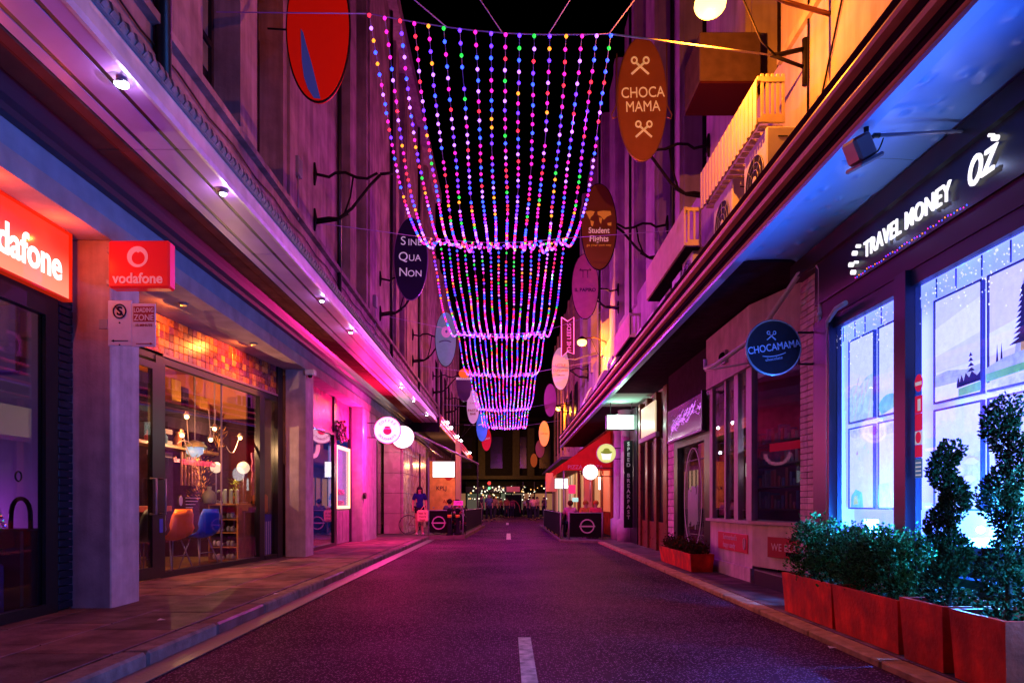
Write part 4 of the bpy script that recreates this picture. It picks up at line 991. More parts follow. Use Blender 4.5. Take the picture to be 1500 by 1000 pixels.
for i, (a, c) in enumerate(ops):
    nxt = ops[i + 1][0] if i + 1 < len(ops) else 37
    MB().box(XR, 4.7, c, nxt, 7.502, 17).build("wall_pier", M_upr, RB)
    MB().box(XR - .09, XR - .002, c + .05, c + .42, 7.2, 17).build("pilaster_strip", M_upr, RB)
    for z in (7.6, 11.0, 14.4):
        w_ = part("window", RB)
        MB().box(4.35, 4.6, a, c, z + 2.4, z + 3.4).build("spandrel", M_reveal, w_)
        m = MB(); m.box(4.30, 4.38, a, a + .06, z, z + 2.4); m.box(4.30, 4.38, c - .06, c, z, z + 2.4); m.box(4.30, 4.38, a + .06, c - .06, z + 1.15, z + 1.22); m.box(4.3, 4.38, a + .06, c - .06, z, z + .06)
        m.build("frame", M_reveal, w_); MB().box(4.34, 4.36, a + .06, c - .06, z + .06, z + 2.4).build("pane", M_darkglass, w_)
MB().box(4.7, 8, -2, 37, 7.5, 17).build("core_wall", M_reveal, RB)
# flat band lines on the wall
MB().box(XR - .05, XR - .002, -2, 37, 7.18, 7.30).build("string_course", M_bandr, RB) if False else None
MB().box(XR - .06, XR - .002, 4, 9.75, 7.45, 7.56).build("string_course", M_bandr, RB)
# ---- canopy right
CR = part("canopy", RB)
Y0, Y1 = .5, 35.0
M_crid = mat("canopy ridge lamplight", (.80, .34, .20), .4, noise=.15, nscale=6, spec=.6)  # lamp orange put into the ridge colour, shade into the grooves
M_cgro = mat("canopy groove shade", (.03, .012, .03), .5)
XC = 2.68
MB().box(XC + .03, XC + .09, Y0, Y1, 4.10, 4.735).build("fascia_board", M_cgro, CR)
for (z0, z1, d) in ((4.66, 4.735, .015), (4.51, 4.59, -.035), (4.30, 4.38, -.02), (4.115, 4.165, .01)):
    MB().prism([(XC + .029, z0), (XC + d, z0 + .012), (XC + d - .012, (z0 + z1) / 2), (XC + d, z1 - .012), (XC + .029, z1)], Y0, Y1, 'y').build("ridge", M_crid if z0 < 4.6 else M_cgro, CR)
for (z0, z1) in ((4.42, 4.45), (4.22, 4.245)):
    MB().box(XC + .012, XC + .029, Y0, Y1, z0, z1).build("ridge", M_cgro, CR)
M_soffr = mat("pressed metal with blue glow", (.20, .42, .86), .36, metal=.0, noise=.12, nscale=1.5, spec=.6)  # blue window light put into the colour of the near panels
# displaced soffit sheets: bulges and dents
rr = random.Random(9)
dents = [(rr.uniform(2.85, 3.55), rr.uniform(3.0, 12.5), rr.uniform(.03, .075), rr.uniform(-1, 1)) for _ in range(70)]
def soffz(x, y):
    z = 4.095 + .10 * sin(pi * min(1, max(0, (x - 2.79) / .85))) * .3 + .006 * sin(y * 2.1 + x * 3)
    for dx, dy, r, s in dents:
        q = ((x - dx) ** 2 * 1.2 + (y - dy) ** 2 * .5) / r ** 2
        if q < 3: z += -.026 * math.exp(-q * 1.6) * (1 if s > -.3 else -1)
    return z
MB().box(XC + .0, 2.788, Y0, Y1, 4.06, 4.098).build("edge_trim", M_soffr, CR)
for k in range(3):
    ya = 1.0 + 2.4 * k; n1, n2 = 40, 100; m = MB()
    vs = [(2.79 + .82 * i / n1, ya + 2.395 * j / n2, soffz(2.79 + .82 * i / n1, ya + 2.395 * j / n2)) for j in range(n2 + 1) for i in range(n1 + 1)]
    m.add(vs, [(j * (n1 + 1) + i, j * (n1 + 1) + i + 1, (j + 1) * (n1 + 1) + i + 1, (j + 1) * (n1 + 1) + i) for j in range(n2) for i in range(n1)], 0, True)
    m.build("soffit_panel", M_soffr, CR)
M_soffp = mat("dark plain soffit", (.05, .03, .05), .5, noise=.2)
for k in range(11): MB().box(2.79, 3.9, 8.21 + 2.45 * k, 10.65 + 2.45 * k, 4.10, 4.13).build("soffit_panel", M_soffp if k != 4 else mat("pale green soffit", (.45, .6, .52), .5), CR)  # panels past the blue glow get a darker colour for shade
MB().box(XC + .092, 3.9, Y0, Y1, 4.20, 4.26).build("deck", M_black, CR)
MB().box(3.45, 3.61, 1, 8.35, 3.9, 4.085).build("wall_trim", M_black, CR)

# ---- travel shop
TS = part("shopfront", RB)
XG = 3.56
M_bframe = mat("blue black aluminium", (.010, .018, .06), .4, spec=.3)
fr = MB()
for (a, b_) in ((7.40, 7.78), (5.98, 6.16), (2.2, 2.4)): fr.box(XG - .08, XG + .06, a, b_, .06, 3.24)
fr.box(XG - .03, XG + .05, 6.16, 7.40, 3.10, 3.24); fr.box(XG - .03, XG + .05, 2.4, 5.98, 3.10, 3.24)
fr.box(XG - .05, XG + .05, 2.4, 5.98, .06, .62); fr.box(XG - .05, XG + .05, 6.16, 7.4, .06, .62)
fr.build("frame", M_bframe, TS)
MB().box(XG, XG + .01, 2.4, 5.98, .62, 3.10).build("pane", M_glass, TS); MB().box(XG, XG + .01, 6.16, 7.40, .62, 3.10).build("pane", M_glass, TS)
MB().box(XG - .04, 3.7, 2.2, 7.78, 3.241, 3.44).build("transom", mat("plum paint", (.045, .008, .06), .5, spec=.2), TS)
MB().box(XG - .06, 3.7, 2.2, 7.78, 3.441, 3.90).build("sign_board", mat("navy black board", (.008, .008, .022), .35, spec=.3), TS)
R4 = empty("shop_interior", "brilliant white lit window display space of the travel shop", "room")
M_wbox = mat("display glow", (.82, .84, .9), .5, em=(.085, .125, 1), es=3.6)  # emissive walls stand in for light falling on the white display
MB().box(3.92, 3.98, 2.2, 7.8, .1, 3.4).build("display_wall", M_wbox, R4)
MB().box(3.62, 3.92, 7.72, 7.78, .1, 3.4).build("end_wall", M_wbox, R4)
MB().box(3.62, 3.92, 2.2, 7.72, .86, .93).build("display_ledge", M_wbox, R4)
MB().box(3.62, 3.92, 2.2, 7.72, 3.25, 3.3).build("ceiling", M_wbox, R4)
MB().box(3.70, 3.75, 2.2, 7.6, .12, .855).build("lower_panel", mat("teal panel", (.04, .14, .19), .4), R4)
for y, p_ in ((3.0, 55), (4.2, 34), (5.42, 10), (7.03, 4)): light("window_lamp", 'POINT', (3.60, y, 2.055), p_, (.26, .24, 1), R4)

for y in (3.6, 5.2, 6.8): light("soffit_fill_lamp", 'POINT', (3.60, y, 1.0), 480, (.025, .28, 1), R4, .025)  # added blue lamps behind the hedge to light the soffit
# posters (framed lightboxes), with simple landscapes in relief
M_pframe = mat("poster frame navy", (.04, .06, .2), .4)
def pm(name, c, s=1.0): return printmat("print " + name, c, s)
Psky = pm("sky white", (.23, .26, 1), 4.4); Pcy = pm("cyan haze", (.40, .60, 1), 1.6); Plav = pm("lavender haze", (.40, .44, 1), 2.0)
Pblue = pm("hill blue", (.40, .46, 1), 1.3); Pdk = pm("temple navy", (.02, .03, .22), .6); Pgr = pm("lawn green", (.2, .55, .35), .9)
Pturq = pm("sea turquoise", (.25, .75, .9), .95); Pwh = pm("pure white", (.26, .28, 1), 4.2); Ptan = pm("sand", (.75, .78, 1), 1.05); Pred = pm("rosy", (.8, .35, .6), .8); Pyl = pm("lemon", (.75, .85, .35), .9)
XP = 3.80
posters = []
def poster(ya, yb, z0, z1, label, draw):
    # ya far edge (larger y), yb near edge. local u: 0 at far..1 near, v 0..1
    e = empty("travel_poster", label, "poster", "lit travel posters in the shop window")
    m = MB(); t = .016
    m.box(XP - .012, XP + .02, yb, ya, z0, z0 + t); m.box(XP - .012, XP + .02, yb, ya, z1 - t, z1); m.box(XP - .012, XP + .02, yb, yb + t, z0 + t, z1 - t); m.box(XP - .012, XP + .02, ya - t, ya, z0 + t, z1 - t)
    m.build("poster_frame", M_pframe, e)
    MB().box(XP, XP + .018, yb + t, ya - t, z0 + t, z1 - t).build("print", Psky, e)
    cnt = [0]
    def poly(pts, mt):
        cnt[0] += 1; x = XP - .0012 * cnt[0]
        pts = [(max(.012, min(.988, u)), max(.012, min(.988, v))) for u, v in pts]
        q = [(ya + (yb - ya) * u, z0 + (z1 - z0) * v) for u, v in pts]
        MB().prism(q, x - .0004, x, 'x').build("print_shape", mt, e)
    draw(poly)
def d_mtn(p):
    p([(0, .45), (1, .52), (1, 1), (0, 1)], Psky); p([(0, .0), (1, 0), (1, .52), (.7, .50), (.45, .42), (.2, .45), (0, .40)], Pcy)
    rr = random.Random(1)
    for k in range(16):
        a = rr.uniform(.15, .95); b_ = rr.uniform(.03, .42); p([(a, b_), (a + .14, b_ + .16), (a + .13, b_ + .11), (a + .02, b_ - .02)], Plav if k % 2 else Ptan)
def d_dome(p):
    p([(0, 0), (1, 0), (1, 1), (0, 1)], Psky); p([(.42, .60)] + [(.75 + .36 * cos(a * pi / 12), .62 + .17 * sin(a * pi / 12)) for a in range(12, -1, -1)], Plav)
    p([(.36, .35), (1, .35), (1, .66), (.42, .60)], Pwh); p([(.54, .42), (.60, .42), (.60, .52), (.57, .55), (.54, .52)], Plav)
    p([(.1, .02)] + [(.3 + .28 * cos(a * pi / 10), .1 + .13 * sin(a * pi / 10)) for a in range(10, -1, -1)], Pturq)
def d_lake(p):
    p([(0, .30), (1, .30), (1, 1), (0, 1)], pm("violet sky", (.25, .27, 1), 3.6)); p([(0, .72), (1, .86), (1, .55), (0, .45)], Pwh)
    p([(0, .16), (0, .27), (.3, .29), (.7, .25), (1, .27), (1, .16)], Pblue); p([(0, 0), (1, 0), (1, .16), (0, .16)], Pwh)
    p([(.5, .14), (.53, .2), (.56, .15), (.6, .21), (.64, .15), (.68, .22), (.75, .17), (.8, .22), (.9, .17), (1, .21), (1, .12), (.5, .10)], Pdk)
    for k in range(4): z = .22 + .045 * k; p([(.79 - .08 + .015 * k, z), (.79, z + .035), (.79 + .08 - .015 * k, z)], Pdk)
    p([(.55, .02), (1, .03), (1, .11), (.55, .09)], Pgr)
def d_pagoda(p):
    p([(0, 0), (1, 0), (1, 1), (0, 1)], pm("lilac sky", (.27, .265, 1), 3.5)); p([(0, .3), (1, .35), (1, .6), (0, .5)], Pwh)
    w = [.155, .115, .105, .095, .085, .075, .066, .058, .05, .042, .034]; z = .34
    p([(.41, .26), (.71, .26), (.69, .36), (.43, .36)], Pblue); p([(.5, .27), (.62, .27), (.62, .34), (.5, .34)], pm("doorway amber", (.8, .45, .4), .8))
    for k, ww in enumerate(w): p([(.56 - ww * 1.5, z), (.56 - ww * .45, z + .044), (.56 + ww * .45, z + .044), (.56 + ww * 1.5, z)], Pdk); z += .041
    p([(.553, z), (.56, z + .05), (.567, z)], Pdk)
    for q in (.18, .25, .78, .84, .9, .95): p([(q - .02, .22), (q, .38), (q + .02, .22)], Pdk)
    p([(.02, .14), (1, .19), (1, .24), (.7, .27), (.3, .25), (.02, .2)], Pblue); p([(.02, .08), (1, .12), (1, .18), (.02, .15)], Pgr); p([(0, 0), (1, 0), (1, .10), (0, .07)], Plav)
def d_beach(p):
    p([(0, 0), (1, 0), (1, 1), (0, 1)], Psky); p([(.05, .9), (.3, .86), (.6, .92), (.95, .88), (.95, .97), (.05, .97)], Plav)
    for k, (a, b_) in enumerate(((.3, .66), (.6, .72), (.75, .66), (.4, .6))): p([(a, b_), (a + .06, b_), (a + .05, b_ + .05)], Pred if k == 0 else Pcy)
    p([(.1, .02), (.6, .02), (.55, .2), (.3, .24), (.12, .16)], Pturq); p([(.2, .05), (.4, .06), (.36, .17), (.24, .15)], Pyl)
def d_town(p):
    p([(0, 0), (1, 0), (1, 1), (0, 1)], Pwh); p([(.0, .93), (.55, .97), (.5, .86), (.1, .84)], Plav)
    p([(0, .02), (.35, .02), (.28, .30), (.0, .28)], Pyl); p([(.4, .02), (1, .02), (1, .22), (.45, .16)], Pturq); p([(.5, .12), (.9, .12), (.85, .18), (.5, .18)], Pwh); p([(.6, .02), (1, .02), (1, .06), (.6, .05)], Pblue)
def d_cloud(p):
    p([(0, 0), (1, 0), (1, 1), (0, 1)], Psky); p([(0, 0), (1, 0), (1, .55), (.5, .48), (0, .4)], Plav)
    for a, b_ in ((.2, .3), (.5, .38), (.75, .28), (.4, .18), (.8, .44)): p([(a - .16, b_), (a - .08, b_ + .045), (a + .04, b_ + .05), (a + .15, b_ + .01), (a + .05, b_ - .02)], Pwh)
def d_palm(p):
    p([(0, 0), (1, 0), (1, 1), (0, 1)], Psky); p([(.0, .0), (1, 0), (1, .3), (0, .22)], Pturq); p([(.3, .3), (1, .34), (1, .5), (.6, .46)], Pgr); p([(0, .5), (1, .58), (1, .8), (0, .7)], Plav)
zt0, zt1, zb0, zb1 = 2.08, 3.0, 1.14, 2.03
poster(7.60, 7.07, zt0, zt1, "upper poster of misty ridges in the far corner of the travel window", d_mtn)
poster(7.0, 6.30, zt0, zt1, "upper poster of a white domed village beside the dark window post", d_dome)
poster(7.60, 7.07, zb0, zb1, "lower poster with a yellow and turquoise picnic scene in the far corner", d_beach)
poster(7.0, 6.30, zb0, zb1, "lower poster of a turquoise pool town beside the dark window post", d_town)
poster(6.08, 5.46, zt0, zt1, "upper poster of a lake with a small temple and blue hills", d_lake)
poster(5.40, 4.70, zt0, zt1, "upper poster of a tall tiered temple tower on green lawn", d_pagoda)
poster(6.08, 5.46, zb0, zb1, "lower poster of white clouds behind the first spiral topiary", d_cloud)
poster(5.40, 4.70, zb0, zb1, "lower poster of a turquoise shore behind the second spiral topiary", d_palm)
poster(4.64, 3.94, zt0, zt1, "upper poster of a domed village at the picture edge", d_dome)
poster(4.64, 3.94, zb0, zb1, "lower poster of clouds at the picture edge", d_cloud)
nt_ = MB().bbox(3.64, 3.65, 6.70, 6.98, .80, 1.04, .002).build("notice", mat("paper", (.8, .8, .9), .6, em=(.7, .8, 1), es=.5), None, label="white paper notice below the posters behind the hedge", cat="notice")
for k in range(3): MB().box(3.636, 3.6395, 6.74, 6.94, .985 - .03 * k, .997 - .03 * k).build("print_line", M_ink, nt_)
# red stickers on the glass
rs_ = empty("window_sticker", "tall red and white sticker with a round top beside the window post", "sticker")
M_rst = mat("sticker red", (.8, .02, .10), .4, em=(1, .02, .12), es=.45); M_wst = mat("sticker white", (.8, .8, .9), .4, em=(.8, .8, 1), es=.45)
MB().prism(ell(5.90, 2.24, .055, .075, 24), 3.548, 3.553, 'x').build("disc", M_rst, rs_)
for (z0, z1, mm) in ((1.98, 2.13, M_rst), (1.83, 1.975, M_rst), (1.71, 1.825, M_wst), (1.60, 1.705, M_rst)): MB().box(3.548, 3.553, 5.85, 5.95, z0, z1).build("label_block", mm, rs_)
MB().box(3.5465, 3.5475, 5.855, 5.945, 2.22, 2.25).build("label_stripe", M_wst, rs_); MB().box(3.5465, 3.5475, 5.87, 5.91, 2.0, 2.1).build("label_stripe", M_wst, rs_)
MB().prism(ell(5.90, 1.77, .04, .05, 18), 3.5455, 3.5465, 'x').build("no_entry_mark", M_rst, rs_)
st2 = empty("hours_notice", "small dark blue notice below the red sticker", "notice"); MB().box(3.548, 3.553, 5.85, 5.95, 1.42, 1.585).build("sheet", pm("notice blue", (.1, .2, .5), .5), st2)
for k in range(4): MB().box(3.5465, 3.5475, 5.86, 5.94, 1.44 + .035 * k, 1.452 + .035 * k).build("print_line", M_wst, st2)
# hanging snow decorations at the top of the window
sd = empty("snow_decoration", "strings of white dots hanging along the top of the travel window", "decoration")
m = MB(); rr = random.Random(12)
for i in range(260):
    y = rr.uniform(4.4, 7.5); z = 3.08 - abs(rr.gauss(0, .16)); m.octa((3.60, y, z), rr.uniform(.004, .009))
m.build("dots", glow("snow white", (1, .95, 1), 1.4), sd)
m = MB()
for y in (7.35, 7.1, 6.9, 6.6, 5.75, 5.5, 5.2, 4.9): m.tube([(3.61, y, 3.09), (3.61, y, 2.93)], .006, 4)
m.build("clips", M_pframe, sd)
# illuminated letters TRAVEL MONEY Oz
tm_ = empty("shop_letters", "glowing white travel money lettering with dots on the dark fascia", "sign")
M_let = glow("halo white letters", (1, .97, 1), 1.3)
text("TRAVEL MONEY", M_let, tm_, (3.475, 6.66, 3.655), .215, 'left', align='LEFT', bold=.0015, ext=.008, sx=.80, space=1.06)
text("O", M_let, tm_, (3.475, 5.17, 3.665), .30, 'left', align='LEFT', bold=.004, ext=.008, sx=.62, shear=.3)
text("Z", M_let, tm_, (3.475, 5.01, 3.665), .24, 'left', align='LEFT', bold=.004, ext=.008, sx=.8, shear=.3)
for (y, z, r) in ((6.83, 3.70, .024), (6.90, 3.61, .024), (6.80, 3.60, .014), (6.86, 3.52, .024), (6.76, 3.745, .018), (4.86, 3.80, .020), (4.90, 3.84, .012)):
    MB().tube([(3.45, y, z), (3.49, y, z)], r, 14).build("dot", M_let, tm_)
for y in (5.1, 5.8, 6.5): light("letter_lamp", 'POINT', (3.34, y, 3.72), 1.6, (.45, .55, 1), tm_)
m = MB(); rr = random.Random(4)
for i in range(46): m.octa((3.485, 6.85 - i * .037, 3.468 + rr.uniform(-.012, .012)), .006, mi=i % 4)
m.build("bead_string", [BULB[3], BULB[2], BULB[5], BULB[4]], None, label="thin string of tiny coloured beads along the bottom of the dark fascia", cat="string lights")

# floodlight on arm
fl2 = empty("floodlight", "grey floodlight on a horizontal arm under the blue lit soffit", "floodlight", loc=(2.69, 5.2, 3.90))
MB().tube([(.13, 0, .10), (.93, -.02, .13)], .014, 8).build("arm", M_alu, fl2)
MB().tube([(.04, 0, .16), (.04, 0, .06), (.10, 0, .10), (.14, 0, .10)], .02, 8).build("joint", M_black, fl2)
MB().bbox(-.09, .06, -.09, .09, -.09, .09, .02).build("body", mat("floodlight grey", (.20, .17, .19), .4, metal=.3), fl2, rot=(radians(10), radians(-28), 0))
MB().bbox(-.115, .085, -.11, .11, -.125, -.092, .012).build("hood", MC["floodlight grey"], fl2, rot=(radians(10), radians(-28), 0))
MB().tube(arc((.06, 0, .02), (.17, 0, .08), .08), .006, 5).build("cable", M_black, fl2)

# ---- brick pier + pipes
BP = part("brick_pier", RB)
MB().box(3.63, 3.9, 7.80, 8.42, .06, 4.05).build("core", mat("mortar", (.25, .17, .22), .8), BP)
M_pb = [mat("painted brick %d" % i, c, .6, noise=.25, nscale=9, bump=.4) for i, c in enumerate(((.66, .42, .55), (.60, .38, .50), (.70, .46, .58)))]
bms = [MB().bbox(-.03, 0, 0, .195, 0, .068, .005).mesh("brick", m) for m in M_pb]
for r in range(52):
    for c in range(3):
        o = link(random.choice(bms), "brick", BP); o.location = (3.60 + .03 + random.uniform(-.002, .002), 7.81 + .2035 * c, .07 + .0755 * r)
# near side face of pier (bricks facing camera)
bms2 = [MB().bbox(0, .25, -.02, 0, 0, .068, .005).mesh("brick", m) for m in M_pb]
dp = empty("downpipe", "pale drainpipe with a sloping top branch beside the travel shop", "pipe")
MB().tube([(2.95, 10.2, 3.35), (2.95, 10.2, 3.22), (3.0, 9.9, 3.2), (3.3, 9.0, 3.42), (3.47, 8.15, 3.93), (3.52, 7.78, 3.93), (3.53, 7.70, 3.84), (3.53, 7.70, .06)], .032, 10).build("pipe", mat("pipe white", (.55, .5, .6), .35), dp)
for z in (1.2, 2.35, 3.3): MB().tube([(3.53, 7.70, z), (3.53, 7.70, z + .05)], .042, 10).build("collar", MC["pipe white"], dp)
dp2 = empty("downpipe", "short bluish pipe elbow at the dark frame of the travel shop", "pipe")
MB().tube([(3.50, 7.45, .06), (3.50, 7.45, 3.05), (3.48, 7.42, 3.18), (3.44, 7.15, 3.24), (3.44, 6.95, 3.24)], .026, 10).build("pipe", mat("pipe blue white", (.45, .5, .65), .35), dp2)
MB().tube([(2.95, 10.2, 3.18), (3.1, 10.0, 3.18), (3.42, 9.2, 3.12)], .014, 8).build("conduit", MC["pipe white"], None, label="thin horizontal conduit stub under the dark soffit", cat="conduit")

# ---- bay window shop
BW = part("bay_shopfront", RB)
M_bayp = mat("pinkish bay paint", (.66, .46, .60), .55, noise=.2, nscale=4, bump=.2, streak=.3)
M_bayf = mat("mauve timber frame", (.42, .28, .38), .45, noise=.15)
MB().box(3.5, 3.9, 9.86, 11.9, .06, .26).build("plinth", M_bayp, BW)
MB().box(3.53, 3.9, 9.86, 11.9, .262, .90).build("base_panel", M_bayp, BW)
MB().box(3.50, 3.55, 9.86, 11.9, .40, .44).build("moulding", M_bayf, BW) if False else None
MB().prism([(3.53, 9.855), (3.9, 8.44), (3.98, 8.44), (3.98, 9.855)], .30, .90, 'z').build("return_panel", M_bayp, BW)
MB().prism([(3.46, 11.95), (3.46, 9.82), (3.86, 8.44), (3.98, 8.44), (3.98, 11.95)], .902, .95, 'z').build("sill", M_bayf, BW)
MB().prism([(3.47, 11.95), (3.47, 9.82), (3.87, 8.44), (3.98, 8.44), (3.98, 11.95)], 3.18, 4.05, 'z').build("bay_fascia", M_bayp, BW)
fr = MB()
for (a, b_) in ((11.72, 11.88), (11.0, 11.07), (10.42, 10.60), (9.84, 10.06)): fr.box(3.51, 3.60, a, b_, .952, 3.178)
fr.build("frame", M_bayf, BW)
MB().box(3.54, 3.55, 10.06, 11.8, .96, 3.17).build("pane", M_glass, BW)
MB().prism([(3.56, 9.84), (3.88, 8.6), (3.89, 8.6), (3.57, 9.84)], .96, 3.17, 'z').build("pane", M_glass, BW)
MB().prism([(3.83, 8.75), (3.87, 8.55), (3.95, 8.55), (3.95, 8.75)], .952, 3.17, 'z').build("post", M_bayf, BW)
R5 = part("bay_interior", RB)
MB().box(5.2, 5.3, 8.44, 12, .1, 4.0).build("back_wall", mat("dark red interior", (.16, .03, .05), .6, noise=.5, nscale=2), R5)
MB().box(3.95, 5.2, 11.95, 12.05, .1, 4.0).build("end_wall", MC["dark red interior"], R5)
MB().box(3.7, 5.2, 8.44, 11.95, .5, .55).build("floor_finish", M_dark, R5)
light("bay_red_lamp", 'POINT', (4.5, 10.6, 2.2), 3, (1, .18, .15), R5, .05)
light("bay_white_lamp", 'POINT', (3.68, 10.12, 2.05), 2.2, (.8, .85, 1), R5, .02)
e = empty("shop_lamp", "tiny star bright lamp inside the bay window", "lamp", loc=(3.66, 10.35, 2.42)); MB().ball((0, 0, 0), .022, 10, 6).build("bulb", glow("star white", (.8, .85, 1), 20), e)
MB().tube([(0, 0, .02), (0, 0, .7)], .004, 4).build("cord", M_black, e)
MB().bbox(3.62, 3.66, 10.14, 10.40, 1.60, 1.82, .01).build("screen", glow("cream lit screen", (1, .95, .8), 1.5), None, label="small cream lit screen inside the bay window", cat="screen")
for (y0, y1, z0, z1, lab, c) in ((10.65, 11.7, 1.0, 1.22, "pink and white leaflets along the bottom of the bay window", (.5, .1, .3)), (10.1, 10.4, 1.0, 1.22, "dark pink leaflet by the corner post of the bay window", (.4, .05, .12)),
                                  (10.1, 11.7, 1.92, 2.02, "thin red banner strip across the bay window", (.7, .03, .05))):
    MB().bbox(3.62, 3.64, y0, y1, z0, z1, .004).build("leaflet", mat("leaflet %s" % lab[:6], c, .5, noise=.4, nscale=30), None, label=lab, cat="leaflet")
MB().prism([(3.66, 9.55), (3.86, 8.70), (3.87, 8.70), (3.67, 9.55)], 1.92, 2.03, 'z').build("banner_strip", mat("red banner", (.55, .02, .05), .5, em=(1, .02, .06), es=.1), None, label="red banner strip across the slanted pane of the bay window", cat="banner")
e = empty("shelf_display", "dark shelves of packets inside the bay window", "shelf")
rr = random.Random(3)
for z in (1.1, 1.45, 1.8, 2.15): MB().box(4.2, 4.5, 8.7, 11.8, z, z + .02).build("shelf", M_shelf, e)
m = MB()
for z in (1.12, 1.47, 1.82, 2.17):
    y = 8.75
    while y < 11.7: h = rr.uniform(.1, .28); m.box(4.24, 4.4, y, y + .09, z, z + h, rr.randrange(3)); y += rr.uniform(.11, .16)
m.build("packets", [mat("packet a", (.04, .04, .10), .6), mat("packet b", (.12, .03, .04), .6), mat("packet c", (.06, .06, .09), .6)], e)
# red signs on base
s_ = empty("base_sign", "red sign board with white script and a round emblem on the bay base", "sign")
M_rb = mat("sign board crimson", (.50, .02, .06), .4, em=(1, .0, .03), es=.05); M_wp = mat("faded white print", (.7, .45, .6), .5)
MB().bbox(3.515, 3.528, 10.02, 11.42, .46, .74, .004).build("board", M_rb, s_)
text("Summerland's", M_wp, s_, (3.512, 10.82, .665), .12, 'left', ext=.001, bold=.002); text("happy candy", M_wp, s_, (3.512, 10.85, .54), .12, 'left', ext=.001, bold=.002)
MB().tube([(3.510, 10.14 + .045 * cos(a * pi / 8), .60 + .08 * sin(a * pi / 8)) for a in range(17)], .012, 6, caps=False).build("emblem", M_wp, s_)
MB().prism(ell(10.14, .6, .022, .045, 14), 3.508, 3.512, 'x').build("emblem", M_wp, s_)
a_ = math.atan2(-(9.855 - 8.44), -(3.53 - 3.9))   # direction along return (near-ward)
s2_ = empty("base_sign", "red board reading WE BEAT on the slanted return of the bay base", "sign", loc=(3.615, 9.50, 0), rz=math.atan2(8.44 - 9.855, 3.9 - 3.53))
MB().bbox(0.02, 1.0, -.020, -.006, .46, .74, .003).build("board", mat("sign board dark red", (.32, .015, .03), .4), s2_)
text("WE BEAT", M_wp, s2_, (.42, -.022, .60), .14, ext=.001, bold=.001, space=1.1)
MB().bbox(3.12, 3.62, 8.5, 9.7, .06, .24, .012).build("door_step", mat("black stone step", (.03, .02, .04), .3), None, label="black stone doorstep beside the bay window base", cat="step") if False else MB().prism([(3.50, 9.7), (3.50, 8.5), (3.85, 8.5), (3.57, 9.7)], .06, .27, 'z').build("door_step", mat("black stone step", (.03, .02, .04), .3), None, label="black stone doorstep beside the bay window base", cat="step")
MB().box(3.495, 3.50, 8.5, 9.7, .255, .268).build("step_nosing", M_alu, None, label="thin metal strip along the edge of the black doorstep", cat="step edge")
# wall lamp on fascia
wl_ = empty("bulkhead_lamp", "small dark bulkhead lamp on the bay fascia left of the round sign", "wall lamp", loc=(3.42, 10.85, 3.52))
MB().ball((0, 0, 0), (.07, .09, .08), 12, 8).build("cage", M_dark, wl_); MB().box(0.0, .05, -.1, .1, -.1, .1).build("base", M_alu, wl_)

# round blade sign chocamama
cs = empty("round_sign", "round navy chocolate shop sign with silver rim hung over the bay window", "sign", loc=(3.02, 7.8, 2.97))
M_navy = mat("navy sign face", (.006, .008, .022), .45, spec=.15)
MB().prism(ell(0, 0, .30, .30, 48), -.05, .05, 'y').build("face", M_navy, cs)
MB().tube([(.305 * cos(a * pi / 24), -.03, .305 * sin(a * pi / 24)) for a in range(49)], .017, 8, caps=False).build("rim", mat("steel blue rim", (.35, .42, .60), .25, metal=.6), cs)
MB().tube([(.29, 0, .18), (.58, 0, .18)], .012, 6).build("bracket", M_black, cs); MB().tube([(.29, 0, -.18), (.58, 0, -.18)], .012, 6).build("bracket", M_black, cs)
M_silv = mat("silver blue print", (.34, .42, .72), .35)
text("CHOCAMAMA", M_silv, cs, (0.0, -.054, .0), .115, bold=.001, rot=(pi / 2, -radians(9), 0), ext=.001, sx=.80)
def spoons(par, cx, cz, s, m_, yy, c=1):
    m = MB()
    for q in (1, -1):
        pts = [(cx + q * s * .55, yy, cz - s * .5), (cx - q * s * .25, yy, cz + s * .22)]
        m.tube(pts, s * .075, 5)
        m.tube([(cx - q * s * .38 + s * .17 * cos(a * pi / 8) , yy, cz + s * .38 + s * .2 * sin(a * pi / 8)) for a in range(17)], s * .06, 5, caps=False)
    return m.build("crossed_spoons", m_, par)
spoons(cs, -.03, .13, .09, M_silv, -.054)
m = MB(); m.tube(arc((-.13, -.054, -.10), (.13, -.054, -.06), .02), .006, 4); m.build("underline", M_silv, cs)
text("chocolate", M_silv, cs, (0, -.054, -.13), .05, rot=(pi / 2, -radians(9), 0), ext=.001)

# ---- screen shop (lightbox reflecting the net) with arched door
SS = part("shopfront", RB)
M_gloss = mat("gloss violet acrylic", (.22, .06, .32), .06, spec=1.0, coat=1.0)
MB().box(3.62, 3.9, 11.95, 15.4, 3.2, 4.05).build("fascia", M_soffp, SS)
MB().bbox(3.44, 3.5, 12.1, 14.7, 2.52, 3.17, .01).build("canopy_panel", M_gloss, SS)
MB().box(3.42, 3.505, 12.04, 12.098, 2.49, 3.20).build("panel_end", M_black, SS); MB().box(3.43, 3.505, 12.1, 14.7, 2.49, 2.518).build("panel_edge", mat("lilac edge", (.5, .3, .7), .4), SS)
rr = random.Random(17); m = MB()
for i in range(70):
    y = rr.uniform(12.2, 14.5); z = 2.74 + .32 * (14.7 - y) / 2.6 * .75 + rr.gauss(0, .055); pts = []
    for k in range(6): pts.append((3.437, y, z)); y -= rr.uniform(.02, .07); z = max(2.6, min(3.13, z + rr.uniform(-.035, .05)))
    m.tube([p for p in pts if 12.12 < p[1] < 14.68] if len([p for p in pts if 12.12 < p[1] < 14.68]) > 1 else pts[:2], .003, 4)
m.build("net_reflection_strokes", glow("violet glow", (.75, .22, 1), 1.2), SS)  # glowing strokes stand for the net's reflection on the panel
